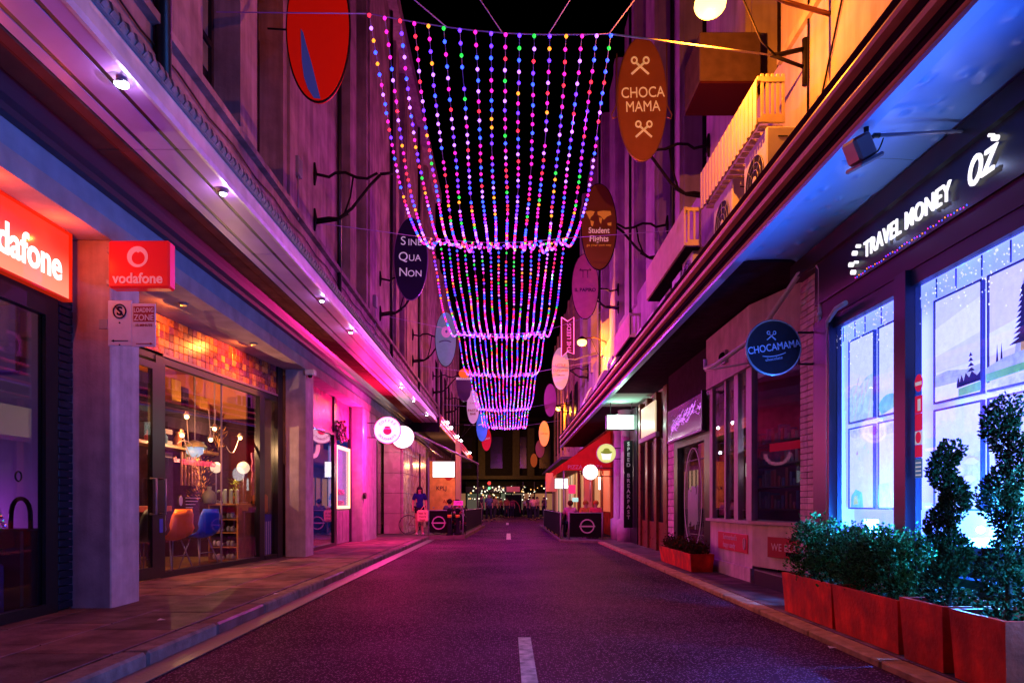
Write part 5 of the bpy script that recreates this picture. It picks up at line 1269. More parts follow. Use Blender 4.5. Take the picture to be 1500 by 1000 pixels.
fr = MB(); fr.box(3.55, 3.7, 11.97, 12.35, .06, 3.2); fr.box(3.55, 3.7, 14.3, 14.6, .06, 2.5); fr.box(3.55, 3.7, 12.35, 14.3, 2.35, 2.5); fr.build("frame", M_frame, SS)
dd = MB()
prof = [(14.28, .1), (14.28, 1.6)] + [(13.3 + .98 * cos(a * pi / 14), 1.6 + .7 * sin(a * pi / 14)) for a in range(1, 14)] + [(12.37, 1.6), (12.37, .1)]
MB().box(3.62, 3.63, 12.35, 14.3, .08, 2.35).build("pane", M_glass, SS)
m = MB(); m.tube([(3.60, 13.3 + .62 * cos(a * pi / 20), 1.3 + .98 * sin(a * pi / 20)) for a in range(41)], .009, 6, caps=False)
rr = random.Random(6)
for k in range(9): y = 12.95 + .08 * k; m.tube([(3.60, y, .7 + rr.uniform(0, .2)), (3.60, y + .03, 1.15), (3.60, y, 1.3 + rr.uniform(0, .3))], .012, 5)
m.build("window_decal", mat("lilac decal", (.55, .3, .55), .5, em=(.7, .2, .5), es=.12), SS)
MB().box(4.9, 5.0, 12, 15.4, .1, 3.2).build("back_wall", mat("mauve interior", (.2, .1, .14), .6, noise=.5), SS)
light("screen_shop_lamp", 'POINT', (4.3, 13.4, 2.2), 16, (1, .45, .4), SS, .08)
for k, (y, z) in enumerate(((13.5, 2.2), (13.0, 2.25), (12.6, 2.1))): MB().ball((4.2, y, z), .03, 8, 6).build("ceiling_bulb", glow("star white", (.8, .85, 1), 20), SS)
# white pier bricks between
P2 = part("brick_pier", RB); MB().box(3.63, 3.9, 14.65, 15.35, .06, 3.2).build("core", MC["mortar"], P2)
bl = [MB().bbox(-.03, 0, 0, .34, 0, .14, .006).mesh("brick", m) for m in M_pb]
for r in range(20):
    for c in range(2):
        o = link(random.choice(bl), "brick", P2); o.location = (3.63, 14.655 + .345 * c, .07 + .153 * r)
# wood shop
WS = part("shopfront", RB)
M_dwood = mat("dark cherry wood", (.20, .06, .03), .3, noise=.4, nscale=7, spec=.6)
for k, (a, b_) in enumerate(((15.4, 15.75), (16.5, 16.75), (17.55, 17.8), (18.5, 18.75))): MB().bbox(3.58, 3.72, a, b_, .06, 3.9, .01).build("timber_post", M_dwood, WS)
for (a, b_) in ((15.75, 16.5), (16.75, 17.55), (17.8, 18.5)):
    MB().box(3.64, 3.70, a, b_, .06, .75).build("timber_panel", M_dwood, WS); MB().box(3.66, 3.67, a, b_, .75, 2.75).build("pane", M_darkglass, WS)
MB().bbox(3.52, 3.62, 16.3, 18.4, 2.80, 2.92, .01).build("lintel", MC["pale green soffit"], WS)
MB().bbox(3.55, 3.60, 16.5, 18.2, 2.93, 3.7, .01).build("lit_transom", glow("amber cream lit", (.95, .75, .45), .8), WS)
MB().box(4.6, 4.7, 15.4, 23, .1, 4.0).build("back_wall", MC["dark red interior"], WS)
# vertical sign + yoghurt sign
vs_ = empty("vertical_sign", "tall narrow black board with white vertical letters beside the cherry wood shop", "sign", loc=(3.45, 19.6, 0))
MB().bbox(-.12, .14, 0, .05, .5, 3.0, .01).build("board", M_black, vs_)
for i, ch in enumerate("SPEED BREAKFAST"): 
    if ch != ' ': text(ch, M_white, vs_, (.01, -.006, 2.9 - .15 * i), .15, ext=.002, bold=.004, name="letter")
MB().box(3.6, 3.72, 19.0, 20.1, .06, 3.9).build("dark_shopfront", M_black, WS)
gl = lightbox((3.25, 19.6, 3.52), .88, .44, .22, glow("greenish white lit", (.82, 1, .90), 1.1), "green white lit box sign under the canopy right of centre", p=34, c=(.55, 1, .75))
text("MOTALS", mat("pale grey green print", (.45, .6, .5), .5, em=(.5, .75, .6), es=.7), gl, (0, -.122, 0), .26, sx=.8)
light("green_soffit_lamp", 'AREA', (3.25, 19.2, 3.35), 14, (.6, 1, .8), gl, .8, (pi, 0, 0), sy=1.2) if False else light("green_soffit_lamp", 'POINT', (-.1, -.1, .35), 9, (.6, 1, .8), gl, .1)
cgs = round_sign((3.05, 21.2, 2.75), .30, glow("lime lit disc", (.75, .85, .25), 1.0), "round lime green cup sign under the canopy", 3.6)
m = MB(); m.prism([(-.17, .02), (-.12, -.2), (.12, -.2), (.17, .02)], -.082, -.078, 'y'); m.build("cup_emblem", glow("cup white", (1, 1, .9), 1.1), cgs)
m = MB(); m.prism(ell(0, .03, .18, .05, 24), -.088, -.084, 'y'); m.prism(ell(0, .09, .1, .07, 18), -.086, -.0845, 'y'); m.build("cup_top", mat("cup green", (.15, .25, .03), .5, em=(.4, .5, .05), es=.5), cgs)
cws = round_sign((2.82, 23.4, 2.27), .26, M_lbox2, "round blank white lit sign below the lime cup sign", 3.6)
MB().tube([(0, 0, -.26), (0, 0, -1.0)], .012, 6).build("pole", M_alu, cws)
light("round_lamp", 'POINT', (0, -.3, 0), 14, (1, .8, .7), cws, .15)
lightbox((2.2, 28.2, 2.02), .56, .44, .2, M_lbox2, "blank white box sign at the near end of the red awning", p=12, c=(1, .85, .8))
MB().bbox(1.62, 2.1, 29.2, 29.3, 1.7, 2.5, .02).build("banner", mat("salmon banner", (.7, .22, .18), .5, em=(1, .2, .12), es=.3), None, label="salmon pink banner at the corner post of the red awning", cat="banner")
# white fluted columns
for k, (y, lab) in enumerate(((20.6, "nearer"), (21.9, "farther"))):
    e = empty("shopfront_column", "%s pale mauve column between the vertical sign and the cafe" % lab, "column", loc=(3.55, y, 0))
    MB().tube([(0, 0, .06), (0, 0, .7), (0, 0, .75), (0, 0, 3.4), (0, 0, 3.6), (0, 0, 4.0)], [.26, .26, .16, .14, .2, .24], 16).build("shaft", mat("pale column", (.55, .45, .6), .5, noise=.15), e)
MB().box(3.7, 3.8, 20.1, 24, .06, 4.0).build("wall", mat("mauve wall", (.3, .18, .32), .6, noise=.3), WS)
# ---- red awning cafe
aw2 = empty("red_awning", "red fabric awning with pizza pasta lettering over the right cafe", "awning")
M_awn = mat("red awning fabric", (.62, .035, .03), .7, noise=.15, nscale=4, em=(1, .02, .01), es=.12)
MB().prism([(1.95, 2.42), (2.72, 2.42), (3.68, 3.55), (3.68, 3.62), (2.7, 3.30)], 23.6, 34.5, 'y').build("canopy_fabric", M_awn, aw2) if False else None
m = MB()
# sloped roof: eave at x=1.9, z=2.55 ; wall at x=3.6,z=3.7
m.add([(1.95, 24.0, 2.62), (3.60, 24.0, 3.75), (3.60, 35.5, 3.75), (1.95, 35.5, 2.62)], [(0, 1, 2, 3)])
m.add([(1.95, 24.0, 2.615), (3.60, 24.0, 3.745), (3.60, 35.5, 3.745), (1.95, 35.5, 2.615)], [(3, 2, 1, 0)])
m.add([(1.95, 24.0, 2.62), (3.60, 24.0, 2.62), (3.60, 24.0, 3.75)], [(0, 1, 2)])
m.build("fabric", M_awn, aw2)
v = MB(); v.box(1.94, 3.60, 23.985, 23.995, 2.36, 2.618); v.box(1.935, 1.945, 24.0, 35.5, 2.36, 2.618); v.build("valance", M_awn, aw2)
text("PIZZA • PASTA", mat("awning cream print", (.8, .6, .5), .6), aw2, (2.72, 23.98, 2.47), .20, ext=.002, sx=.95)
for y in (24.05, 29.8, 35.4): MB().tube([(1.97, y, .06), (1.97, y, 2.6)], .03, 8).build("post", M_alu, aw2)
MB().tube([(1.95, 24.05, 2.6), (3.6, 24.05, 2.6)], .02, 6).build("rail", M_alu, aw2)
CS = part("shopfront", RB)
MB().box(3.66, 3.72, 24, 36, .06, 3.9).build("wall", mat("deep red cafe wall", (.34, .05, .04), .5, noise=.4, nscale=3), CS)
for k in range(4):
    y = 24.4 + 2.6 * k; MB().box(3.63, 3.66, y, y + 1.6, .9, 2.6).build("lit_window", glow("cafe window %d" % (k % 2), ((1, .22, .10), (1, .45, .2))[k % 2], .45), CS)
    MB().box(3.60, 3.66, y + 1.65, y + 1.85, .06, 3.0).build("timber_post", M_dwood, CS)
light("awning_lamp", 'POINT', (2.8, 25.6, 2.5), 46, (1, .16, .08), aw2, .1)
light("awning_lamp", 'POINT', (2.9, 31.0, 2.5), 40, (1, .25, .15), aw2, .1)
MB().bbox(3.0, 3.35, 27.0, 27.1, .9, 3.0, .03).build("pale_pillar", mat("pinkish white pillar", (.7, .55, .55), .5), None, label="pinkish white pillar standing inside the right cafe", cat="pillar")
MB().bbox(2.35, 2.62, 26.4, 26.5, 1.58, 1.92, .02).build("menu_sign", glow("hot pink lit", (1, .04, .25), .7), None, label="hot pink lit menu square inside the right cafe", cat="sign")
MB().bbox(2.4, 2.62, 25.4, 25.48, 1.26, 1.42, .02).build("till_screen", glow("aqua screen", (.5, 1, .9), .9), None, label="small aqua till screen glowing in the right cafe", cat="screen")
for k, (x, z) in enumerate(((3.3, 2.12),)): MB().tube([(x, 24.6, 1.7), (x, 24.6, 2.15)], .035, 8).build("tube_lamp", glow("white tube", (1, .95, .9), 3), None, label="upright white tube lamp at the right edge of the cafe", cat="lamp")
# far right buildings
FR = empty("far_row_building", "orange lit building past the red awning on the right", "building")
MB().box(3.9, 9, 37.01, 58, .1, 14).build("wall", mat("far orange stucco", (.42, .26, .18), .8, noise=.35, streak=.4), FR)
for k in range(6):
    y = 38 + 3.1 * k; w_ = part("window", FR)
    MB().box(3.83, 3.898, y, y + 1.4, 5, 8).build("frame", M_reveal, w_); MB().box(3.82, 3.829, y + .1, y + 1.3, 5.1, 7.9).build("pane", M_darkglass, w_)
    MB().box(3.8, 3.898, y + 2.0, y + 2.4, 4.5, 14).build("pilaster", MC["far orange stucco"], FR)
    s = part("shopfront", FR); MB().box(3.85, 3.898, y - .3, y + 2.2, .2, 2.9).build("lit_window", glow("far shop light %d" % (k % 3), (1, .5, .2), .5), s); MB().box(3.80, 3.849, y + .9, y + 1.0, .2, 2.9).build("mullion", M_black, s)
MB().box(2.9, 3.89, 37.05, 58, 3.6, 3.75).build("canopy", MC["canopy grey"], FR)

# ================================================================ PLANTERS
M_terr = mat("terracotta red planter", (.78, .035, .012), .55, noise=.5, nscale=5, bump=.4, bscale=30, streak=.45, spec=.25)
M_soil = mat("potting soil", (.05, .035, .03), .9, bump=1, bscale=60)
def planter(x0, x1, y0, y1, z1, label, group=None):
    e = empty("planter_box", label, "planter", group, ((x0 + x1) / 2, (y0 + y1) / 2, .063))
    hx, hy, H = (x1 - x0) / 2, (y1 - y0) / 2, z1 - .063; t = .035; tp = .025
    m = MB()
    o = [(-hx + tp, -hy + tp, 0), (hx - tp, -hy + tp, 0), (hx - tp, hy - tp, 0), (-hx + tp, hy - tp, 0)]
    u = [(-hx, -hy, H), (hx, -hy, H), (hx, hy, H), (-hx, hy, H)]; i_ = [(-hx + t, -hy + t, H), (hx - t, -hy + t, H), (hx - t, hy - t, H), (-hx + t, hy - t, H)]
    d = [(a, b_, H - .07) for a, b_, c in i_]
    m.add(o + u + i_ + d, [(0, 3, 2, 1)] + [(k, (k + 1) % 4, 4 + (k + 1) % 4, 4 + k) for k in range(4)] + [(4 + k, 4 + (k + 1) % 4, 8 + (k + 1) % 4, 8 + k) for k in range(4)] + [(8 + k, 8 + (k + 1) % 4, 12 + (k + 1) % 4, 12 + k) for k in range(4)])
    m.build("box", M_terr, e)
    MB().box(-hx + t + .001, hx - t - .001, -hy + t + .001, hy - t - .001, H - .10, H - .06).build("soil", M_soil, e)
    return e
planter(2.92, 3.42, 6.17, 7.28, .47, "long low red planter at the far end of the hedge", "red planters by the travel shop")
planter(2.92, 3.42, 5.12, 6.155, .47, "long low red planter under the near half of the hedge", "red planters by the travel shop")
planter(2.90, 3.40, 4.56, 5.06, .51, "square red planter holding the first spiral topiary", "red planters by the travel shop")
planter(2.90, 3.42, 3.98, 4.49, .51, "square red planter nearest the camera with the tall spiral topiary", "red planters by the travel shop")
planter(3.02, 3.42, 11.3, 13.6, .36, "small low red planter in front of the arched shop door")
# foliage
M_leafs = [mat("hedge leaf a", (.035, .16, .035), .6, spec=.08), mat("hedge leaf b", (.06, .25, .06), .6, spec=.08), mat("hedge leaf c", (.02, .08, .02), .6, spec=.05)]
M_leafd = [mat("topiary leaf a", (.03, .075, .02), .6, spec=.12), mat("topiary leaf b", (.05, .11, .03), .6, spec=.12), mat("topiary leaf c", (.02, .05, .015), .6, spec=.12)]
def leaf(m, c, d, s, rr, w=.42):
    d = d.normalized(); up = Vector((rr.uniform(-1, 1), rr.uniform(-1, 1), rr.uniform(-1, 1)))
    sd_ = d.cross(up); sd_ = sd_.normalized() if sd_.length > .01 else d.orthogonal(); nrm = sd_.cross(d) * s * .15
    m.add([c, c + d * s * .5 + sd_ * s * w + nrm, c + d * s, c + d * s * .5 - sd_ * s * w + nrm], [(0, 1, 2, 3)], rr.randrange(3))
def shrub(loc, h, r, n, label, seed, group):
    e = empty("hedge_shrub", label, "shrub", group, loc); rr = random.Random(seed); m = MB()
    clumps = [(Vector((rr.uniform(-r, r) * .7, rr.uniform(-r, r) * .85, rr.uniform(.03, h * .88))), rr.uniform(.08, .15)) for _ in range(34)]
    for i in range(n):
        c, cr = rr.choice(clumps); d = Vector((rr.gauss(0, 1), rr.gauss(0, 1), rr.gauss(0.25, 1))).normalized()
        leaf(m, c + d * cr * rr.uniform(.55, 1.1), d + Vector((0, 0, .5)), rr.uniform(.018, .034), rr)
    st = MB()
    for k in range(9):
        a = rr.random() * 6.28; q = rr.random() * r * .8; tip = Vector((q * cos(a), q * sin(a), h * rr.uniform(.85, 1.18))); st.tube([(0, 0, -.04), tuple(tip * .5 + Vector((0, 0, .05))), tuple(tip)], [.008, .005, .002], 5)
        for t in range(15):
            p = tip * (.6 + .4 * t / 14); d = Vector((rr.gauss(0, 1), rr.gauss(0, 1), .6)); leaf(m, p, d, rr.uniform(.02, .034), rr)
    m.build("foliage", M_leafs, e, kind="stuff"); st.build("stem", mat("twig", (.10, .07, .05), .7), e)
    return e
hl = ["hedge shrub at the far end, pale and tallest", "second hedge shrub from the far end of the trough", "hedge shrub at the joint of the two troughs", "hedge shrub below the white notice", "hedge shrub second from the first topiary", "hedge shrub nearest the first spiral topiary"]
for k in range(6):
    shrub((3.17, 7.06 - .355 * k, .44), .50 + (.10 if k == 0 else .03 * (k % 2)), .215, 3400, hl[k], 40 + k, "clipped hedge in the long red planters")
def topiary(loc, h, r, label, seed, ph=0.0, turns=2.6, wid=.12):
    e = empty("spiral_topiary", label, "tree", "spiral topiaries by the travel shop", loc); rr = random.Random(seed); m = MB()
    MB().tube([(0, 0, -.06), (.01, 0, h * .5), (0, 0, h * .95)], [.022, .016, .006], 8).build("trunk", mat("topiary bark", (.12, .08, .06), .8, bump=.8), e)
    N = 7500
    for i in range(N):
        t = rr.random(); z = .16 + (h - .22) * t; a = ph + turns * 2 * pi * t
        rad = r * (1.05 - .35 * t); c = Vector((cos(a) * rad * .36, sin(a) * rad * .36, z))
        d = Vector((rr.gauss(0, 1), rr.gauss(0, 1), rr.gauss(0, 1))).normalized(); rw = wid * (1.0 - .25 * t)
        p = c + Vector((d.x * rw, d.y * rw, d.z * rw * .85)) * rr.uniform(.35, 1.12) ** .6
        leaf(m, p, d + Vector((0, 0, .4)), rr.uniform(.016, .030), rr)
    for i in range(500):
        a = rr.random() * 6.28; p = Vector((cos(a) * r * rr.uniform(.1, 1.05), sin(a) * r * rr.uniform(.1, 1.05), rr.uniform(-.02, .12))); leaf(m, p, Vector((cos(a), sin(a), .5)), .03, rr)
    m.build("foliage", M_leafd, e, kind="stuff"); return e
topiary((3.11, 4.82, .47), 1.18, .17, "shorter spiral topiary in the square planter nearer the hedge", 71, ph=2.4, turns=2.4, wid=.105)
topiary((3.13, 4.27, .47), 1.40, .19, "tall thick spiral topiary at the right edge with a pale green tip", 72, ph=.4, turns=2.6, wid=.125)
rr = random.Random(77)
e = empty("small_bush", "low dark red leafed bush in the small planter", "bush", loc=(3.2, 12.45, .33)); m = MB()
for i in range(2200):
    c = Vector((rr.uniform(-.15, .15), rr.uniform(-1.05, 1.05), abs(rr.gauss(0, .10)))); leaf(m, c, Vector((rr.gauss(0, 1), rr.gauss(0, 1), 1)), rr.uniform(.03, .06), rr)
m.build("foliage", [mat("dark red leaf a", (.14, .04, .03), .5), mat("dark red leaf b", (.08, .06, .03), .5), mat("dark red leaf c", (.05, .06, .03), .5)], e, kind="stuff")
MB().tube([(0, 0, -.05), (0, 0, .1)], .02, 6).build("stem", MC["twig"], e)
# ================================================================ ABOVE THE RIGHT CANOPY
M_acw = mat("air conditioner casing", (.62, .56, .52), .45, noise=.12, nscale=5)
def ac(y0, y1, z0, z1, x0, x1, label):
    e = empty("air_conditioner", label, "air conditioner", "air conditioners standing on the right canopy", ((x0 + x1) / 2, (y0 + y1) / 2, z0))
    hx, hy, H = (x1 - x0) / 2, (y1 - y0) / 2, z1 - z0
    MB().bbox(-hx, hx, -hy, hy, .06, H, .015).build("casing", M_acw, e)
    R = min(hy * .78, H * .36); cz = H * .52
    MB().prism([(R * cos(a * pi / 16), cz + R * sin(a * pi / 16)) for a in range(32)], -hx - .006, -hx - .001, 'x').build("fan_well", M_black, e)
    m = MB()
    for q in (1, .72, .44): m.tube([(-hx - .012, R * q * cos(a * pi / 14), cz + R * q * sin(a * pi / 14)) for a in range(29)], .006, 4, caps=False)
    for q in range(8): m.tube([(-hx - .012, 0, cz), (-hx - .012, R * cos(q * pi / 4), cz + R * sin(q * pi / 4))], .004, 3)
    m.build("fan_guard", M_alu, e)
    MB().ball((-hx - .010, 0, cz), (.01, R * .22, R * .22), 10, 6).build("fan_hub", M_acw, e)
    m = MB()
    for s_ in (-1, 1): m.box(-hx + .03, hx - .03, s_ * hy * .7 - .03, s_ * hy * .7 + .03, 0, .058)
    m.build("foot", M_black, e)
    MB().box(-.06, .06, -hy - .006, -hy - .001, H - .13, H - .115).build("vent_slot", M_black, e)
    return e
ac(8.44, 9.25, 4.82, 5.86, 3.2, 3.6, "largest air conditioner with a dark round fan, below the near slatted balcony")
ac(9.75, 10.62, 4.82, 5.84, 3.2, 3.55, "air conditioner with a red label, second from the near end")
ac(11.9, 12.6, 4.82, 5.68, 3.22, 3.6, "air conditioner under the far end of the plain sided balcony")
ac(12.75, 13.4, 4.74, 5.55, 3.22, 3.55, "narrow air conditioner just beyond the plain sided balcony")
ac(13.9, 14.6, 4.74, 5.45, 3.2, 3.55, "first of the small far air conditioners")
ac(15.0, 15.7, 4.74, 5.45, 3.2, 3.55, "middle of the small far air conditioners")
ac(16.4, 17.2, 4.74, 5.45, 3.2, 3.55, "last of the small far air conditioners")
ac(21.0, 22.0, 4.74, 5.75, 3.2, 3.6, "cream air conditioner beside the second street lamp")
MB().box(3.186, 3.188, 9.9, 10.02, 5.55, 5.68).build("red_label", M_maroon, None, label="small red label on the second air conditioner", cat="label") if False else None
# slatted balcony
M_slat = mat("cream slat paint", (.72, .58, .42), .5, noise=.1)
def balcony(x0, x1, y0, y1, z0, z1, label, solid=False):
    e = empty("balcony_guard", label, "balcony")
    if not solid:
        n = int((y1 - y0) / .075)
        sm_ = MB().box(0, .012, 0, .055, 0, z1 - z0 + .0).mesh("slat", M_slat)
        for i in range(n):
            o = link(sm_, "slat", e); o.location = (x0 + (.006 if i % 2 else 0), y0 + .075 * i, z0 - .05 + (.0 if i % 2 else .02))
    else: MB().bbox(x0, x0 + .03, y0, y1, z0, z1, .006).build("side_panel", M_slat, e)
    m = MB(); m.box(x0 + .02, x0 + .06, y0, y1, z1 - .06, z1); m.box(x0 + .02, x0 + .06, y0, y1, z0, z0 + .05); m.build("rail", M_slat, e)
    MB().box(x0 + .062, x1, y0, y0 + .04, z1 - .07, z1 - .01).build("end_rail", M_slat, e); MB().box(x0 + .062, x1, y0, y0 + .04, z0, z0 + .10).build("end_rail", M_slat, e)
    k = 5 if not solid else 3; xs = [x0 + .062 + (x1 - x0 - .1) * i / (k - 1) for i in range(k)]
    for x in xs: MB().box(x, x + .035, y0 + .005, y0 + .03, z0 + .1, z1 + (.03 if not solid else -.07)).build("end_slat", M_slat, e)
    if not solid:
        for i in range(int((y1 - y0) / .16)): o = MB().box(x0 + .06, x1, y0 + .05 + .16 * i, y0 + .13 + .16 * i, z0 - .05, z0 - .02).build("floor_slat", M_slat, e)
    else: MB().box(x0 + .04, x1, y0 + .05, y1, z0 - .02, z0).build("floor_sheet", M_dark, e)
    return e
balcony(3.08, 3.44, 8.47, 11.0, 5.93, 6.50, "cream slatted guard rail lit orange by the near street lamp")
balcony(3.02, 3.32, 11.7, 14.9, 5.62, 6.28, "smooth sided guard box beyond the slatted rail", solid=True)
balcony(3.05, 3.35, 17.2, 19.6, 5.4, 6.0, "small far smooth guard box before the second lamp", solid=True)
for k, (y, z, lab) in enumerate(((19.9, 5.0, "first"), (24.0, 5.0, "second"), (27.5, 5.0, "third"))):
    e = empty("roof_cabinet", "%s cream cabinet with a slanted front along the far canopy roof" % lab, "cabinet", loc=(3.3, y, z - .26))
    MB().prism([(-.25, 0), (.3, 0), (.3, 1.05), (.0, 1.05), (-.25, .55)], -.5, .5, 'y').build("body", M_acw, e)
    for q in (-.3, 0, .3): MB().box(-.26, -.252, q - .1, q + .1, .1, .45).build("grille", M_dark, e)
# projecting box on wall
pb = empty("projecting_box", "large grey boxed bay projecting high on the right wall under the lamp", "box bay")
MB().bbox(2.95, 3.895, 10.5, 11.4, 7.70, 8.45, .015).build("body", mat("box cladding", (.11, .065, .05), .7, noise=.2), pb)
MB().box(2.96, 3.89, 10.51, 11.39, 7.66, 7.698).build("soffit", mat("box underside maroon", (.05, .008, .012), .6), pb)
e = empty("conduit", "thin dark conduit with clips running up the orange lit wall", "conduit")
MB().tube([(3.88, 9.2, 4.9), (3.88, 8.9, 5.5), (3.88, 7.9, 7.1), (3.88, 7.2, 8.3)], .012, 6).build("pipe", M_iron, e)
MB().tube([(3.88, 8.85, 5.6), (3.88, 8.8, 8.4)], .012, 6).build("pipe", M_iron, e)
wb = part("window", RB); MB().box(3.84, 3.898, 7.7, 8.35, 7.75, 9.2).build("frame", mat("wood window frame", (.3, .16, .1), .5), wb); MB().box(3.83, 3.839, 7.78, 8.27, 7.83, 9.1).build("pane", M_darkglass, wb)

# ---------------------------------------------------------------- street lamps
M_lamp = glow("sodium lamp glass", (1, .5, .11), 7)
def street_lamp(x, y, z, p, label, wx):
    e = empty("street_lamp", label, "street lamp", "street lamps on the right facade", (x, y, z))
    MB().ball((0, 0, 0), (.19, .19, .14), 18, 12).build("globe", M_lamp, e)
    MB().tube([(0, 0, .09), (0, 0, .14), (0, 0, .24)], [.21, .17, .05], 16).build("hood", M_iron, e)
    pts = [(0.02, 0, .20), (.12, .0, .17), (.5, 0, .20), (.95, 0, .02), (wx - x, 0, -.12)]
    MB().tube(pts, .028, 8).build("arm", mat("lamp arm bronze", (.35, .16, .06), .4, metal=.4), e)
    MB().tube([(.35, 0, .18), (.62, 0, -.45), (.8, 0, -.62)], .012, 6).build("stay", M_iron, e)
    light("sodium_lamp", 'POINT', (-.02, 0, -.26), p, (1, .25, .012), e, .10)
    return e
street_lamp(2.45, 8.27, 7.24, 560, "large blazing orange street lamp at the top right on a curved arm", 3.9)
street_lamp(2.93, 27.0, 7.56, 1300, "second orange street lamp beyond the neon ribbon sign", 3.9)
street_lamp(3.38, 45.8, 7.56, 1000, "third and farthest orange street lamp", 3.9)
# wire anchor bracket on wall near lamp
wa = empty("wire_anchor", "black wall bracket holding the span wire beside the near lamp", "bracket")
MB().tube([(3.88, 8.9, 6.65), (3.88, 8.9, 7.25)], .045, 8).build("plate", M_iron, wa)
MB().tube([(3.86, 8.9, 7.12), (3.5, 8.8, 6.98), (3.38, 8.75, 6.94)], .03, 6).build("arm", M_iron, wa); MB().tube([(3.86, 8.9, 6.88), (3.38, 8.75, 6.94)], .025, 6).build("arm", M_iron, wa)

# ---------------------------------------------------------------- oval hanging signs on scrolled brackets
def bracket(e, loc, wx, y, zp0, zp1, side):
    """plates at wall x=wx, heights zp0 (upper) zp1 (lower); curls to the sign edge. coordinates world -> local"""
    def Lc(p): return (p[0] - loc[0], p[1] - loc[1], p[2] - loc[2])
    s = side; m = MB()
    for z in (zp0, zp1): m.tube([Lc((wx - s * .02, y, z - .22)), Lc((wx - s * .035, y, z)), Lc((wx - s * .02, y, z + .22))], [.02, .045, .02], 6)
    d = lambda f, z: Lc((wx - s * f, y, z))
    m.tube([d(.03, zp0), d(.18, zp0 - .03), d(.30, zp0 - .06), d(.42, zp0 + .02), d(.62, zp0 + .03), d(.85, zp0 - .07), d(1.05, zp0 - .09), d(1.25, zp0 + .02)], .028, 6)
    m.tube([d(.03, zp1), d(.3, zp1 + .04), d(.5, zp1 + .02), d(.68, zp1 + .12)], .026, 6)
    m.tube([d(.03, zp1 - .06), d(.45, zp1 + .0), d(.75, zp1 + .22), d(1.1, (zp0 + zp1) / 2 + .22), d(1.3, zp0 - .02)], .03, 6)
    m.tube([d(.6, zp1 + .1), d(.72, (zp0 + zp1) / 2), d(.78, zp0 - .02)], .02, 6)
    m.build("bracket", M_iron, e)
def oval(px, py, w, h, Y, face, label, side, wx, plates, rim=M_iron, name="oval_sign", t=.05):
    x = (px - 744) / 1000 * Y; z = 1.2 + (737 - py) / 1000 * Y; rx = w / 2000 * Y; rz = h / 2000 * Y
    e = empty(name, label, "sign", loc=(x, Y, z))
    MB().prism(ell(0, 0, rx, rz, 56), -t, t, 'y').build("board", face, e)
    MB().tube([((rx + .008) * cos(a * pi / 28), -.02, (rz + .008) * sin(a * pi / 28)) for a in range(57)], .020, 6, caps=False).build("rim", rim, e)
    if plates:
        zz = [1.2 + (737 - q) / 1000 * Y for q in plates]
        bracket(e, (x, Y, z), wx, Y, zz[0], zz[1], side)
    return e, rx, rz
# right side
M_choc = mat("chocolate sign face", (.36, .13, .03), .35, noise=.15, nscale=3); M_gold = mat("gold cream print", (.85, .60, .35), .4, em=(1, .55, .2), es=.35)
e, rx, rz = oval(940, 147, 70, 178, 13.2, M_choc, "large brown oval choca mama sign with crossed spoons", 1, XR, (213, 285), rim=mat("gold rim", (.5, .25, .08), .3, metal=.6))
text("CHOCA", M_gold, e, (.01, -.055, .11), .29, bold=0, sx=.80, rot=(pi / 2, -radians(2), 0)); text("MAMA", M_gold, e, (.01, -.055, -.16), .29, bold=0, sx=.80, rot=(pi / 2, -radians(2), 0))
spoons(e, -.04, .62, .30, M_gold, -.056); spoons(e, .03, -.60, .28, M_gold, -.056)
for s_ in (-1, 1): MB().tube([(s_ * (rx + .02), 0, 1.2 if s_ > 0 else .9), (s_ * (rx + .03), 0, -.1), (s_ * (rx + .12), 0, -.28), (s_ * (rx + .10), 0, -.36), (s_ * (rx + .02), 0, -.32)], .014, 6).build("hanger_hook", MC["gold rim"], e)
M_amb = bpy.data.materials.new("amber brown sign face"); M_amb.use_nodes = True
M_amb.node_tree.nodes["Principled BSDF"].inputs["Base Color"].default_value = (.20, .07, .015, 1); M_amb.node_tree.nodes["Principled BSDF"].inputs["Roughness"].default_value = .35
e, rx, rz = oval(877, 333, 50, 124, 16.6, M_amb, "brown oval student flights sign with a world map", 1, XR, (329, 378))
M_pale = mat("pale pink print", (.85, .62, .55), .4, em=(1, .5, .35), es=.30); M_or = mat("orange print", (.65, .25, .04), .4, em=(1, .3, .03), es=.25)
text("Student", M_pale, e, (0, -.055, -.10), .19, bold=.003, sx=.86); text("Flights", M_pale, e, (0, -.055, -.30), .20, bold=.003, sx=.92); text("go your own way", M_or, e, (.0, -.055, -.45), .085)
m = MB()
for poly in ([(-.33, .36), (-.2, .38), (-.1, .36), (-.14, .28), (-.2, .22), (-.22, .16), (-.27, .26)], [(-.21, .15), (-.12, .12), (-.15, .0), (-.19, .02)], [(-.04, .36), (.1, .38), (.28, .37), (.3, .28), (.2, .24), (.12, .16), (.05, .24), (-.03, .28)], [(0, .22), (.08, .2), (.05, .06), (.01, .12)], [(.2, .08), (.3, .1), (.3, .02), (.22, .02)]):
    m.prism(poly, -.056, -.052, 'y')
m.build("world_map", M_or, e)
e, rx, rz = oval(857, 420, 38, 94, 24.0, mat("salmon sign face", (.60, .30, .28), .45, noise=.1), "plain salmon oval il papiro sign behind the student flights sign", 1, XR, (424, 450))
text("IL PAPIRO", M_ink, e, (0, -.055, -.13), .17, bold=.002); m = MB(); m.tube([(-.15, -.054, .62), (-.2, -.054, .56), (.2, -.054, .56), (.15, -.054, .62)], .014, 4); m.tube([(-.08, -.054, .55), (-.08, -.054, .3)], .01, 4); m.tube([(.08, -.054, .55), (.08, -.054, .3)], .01, 4); m.build("emblem", M_ink, e)
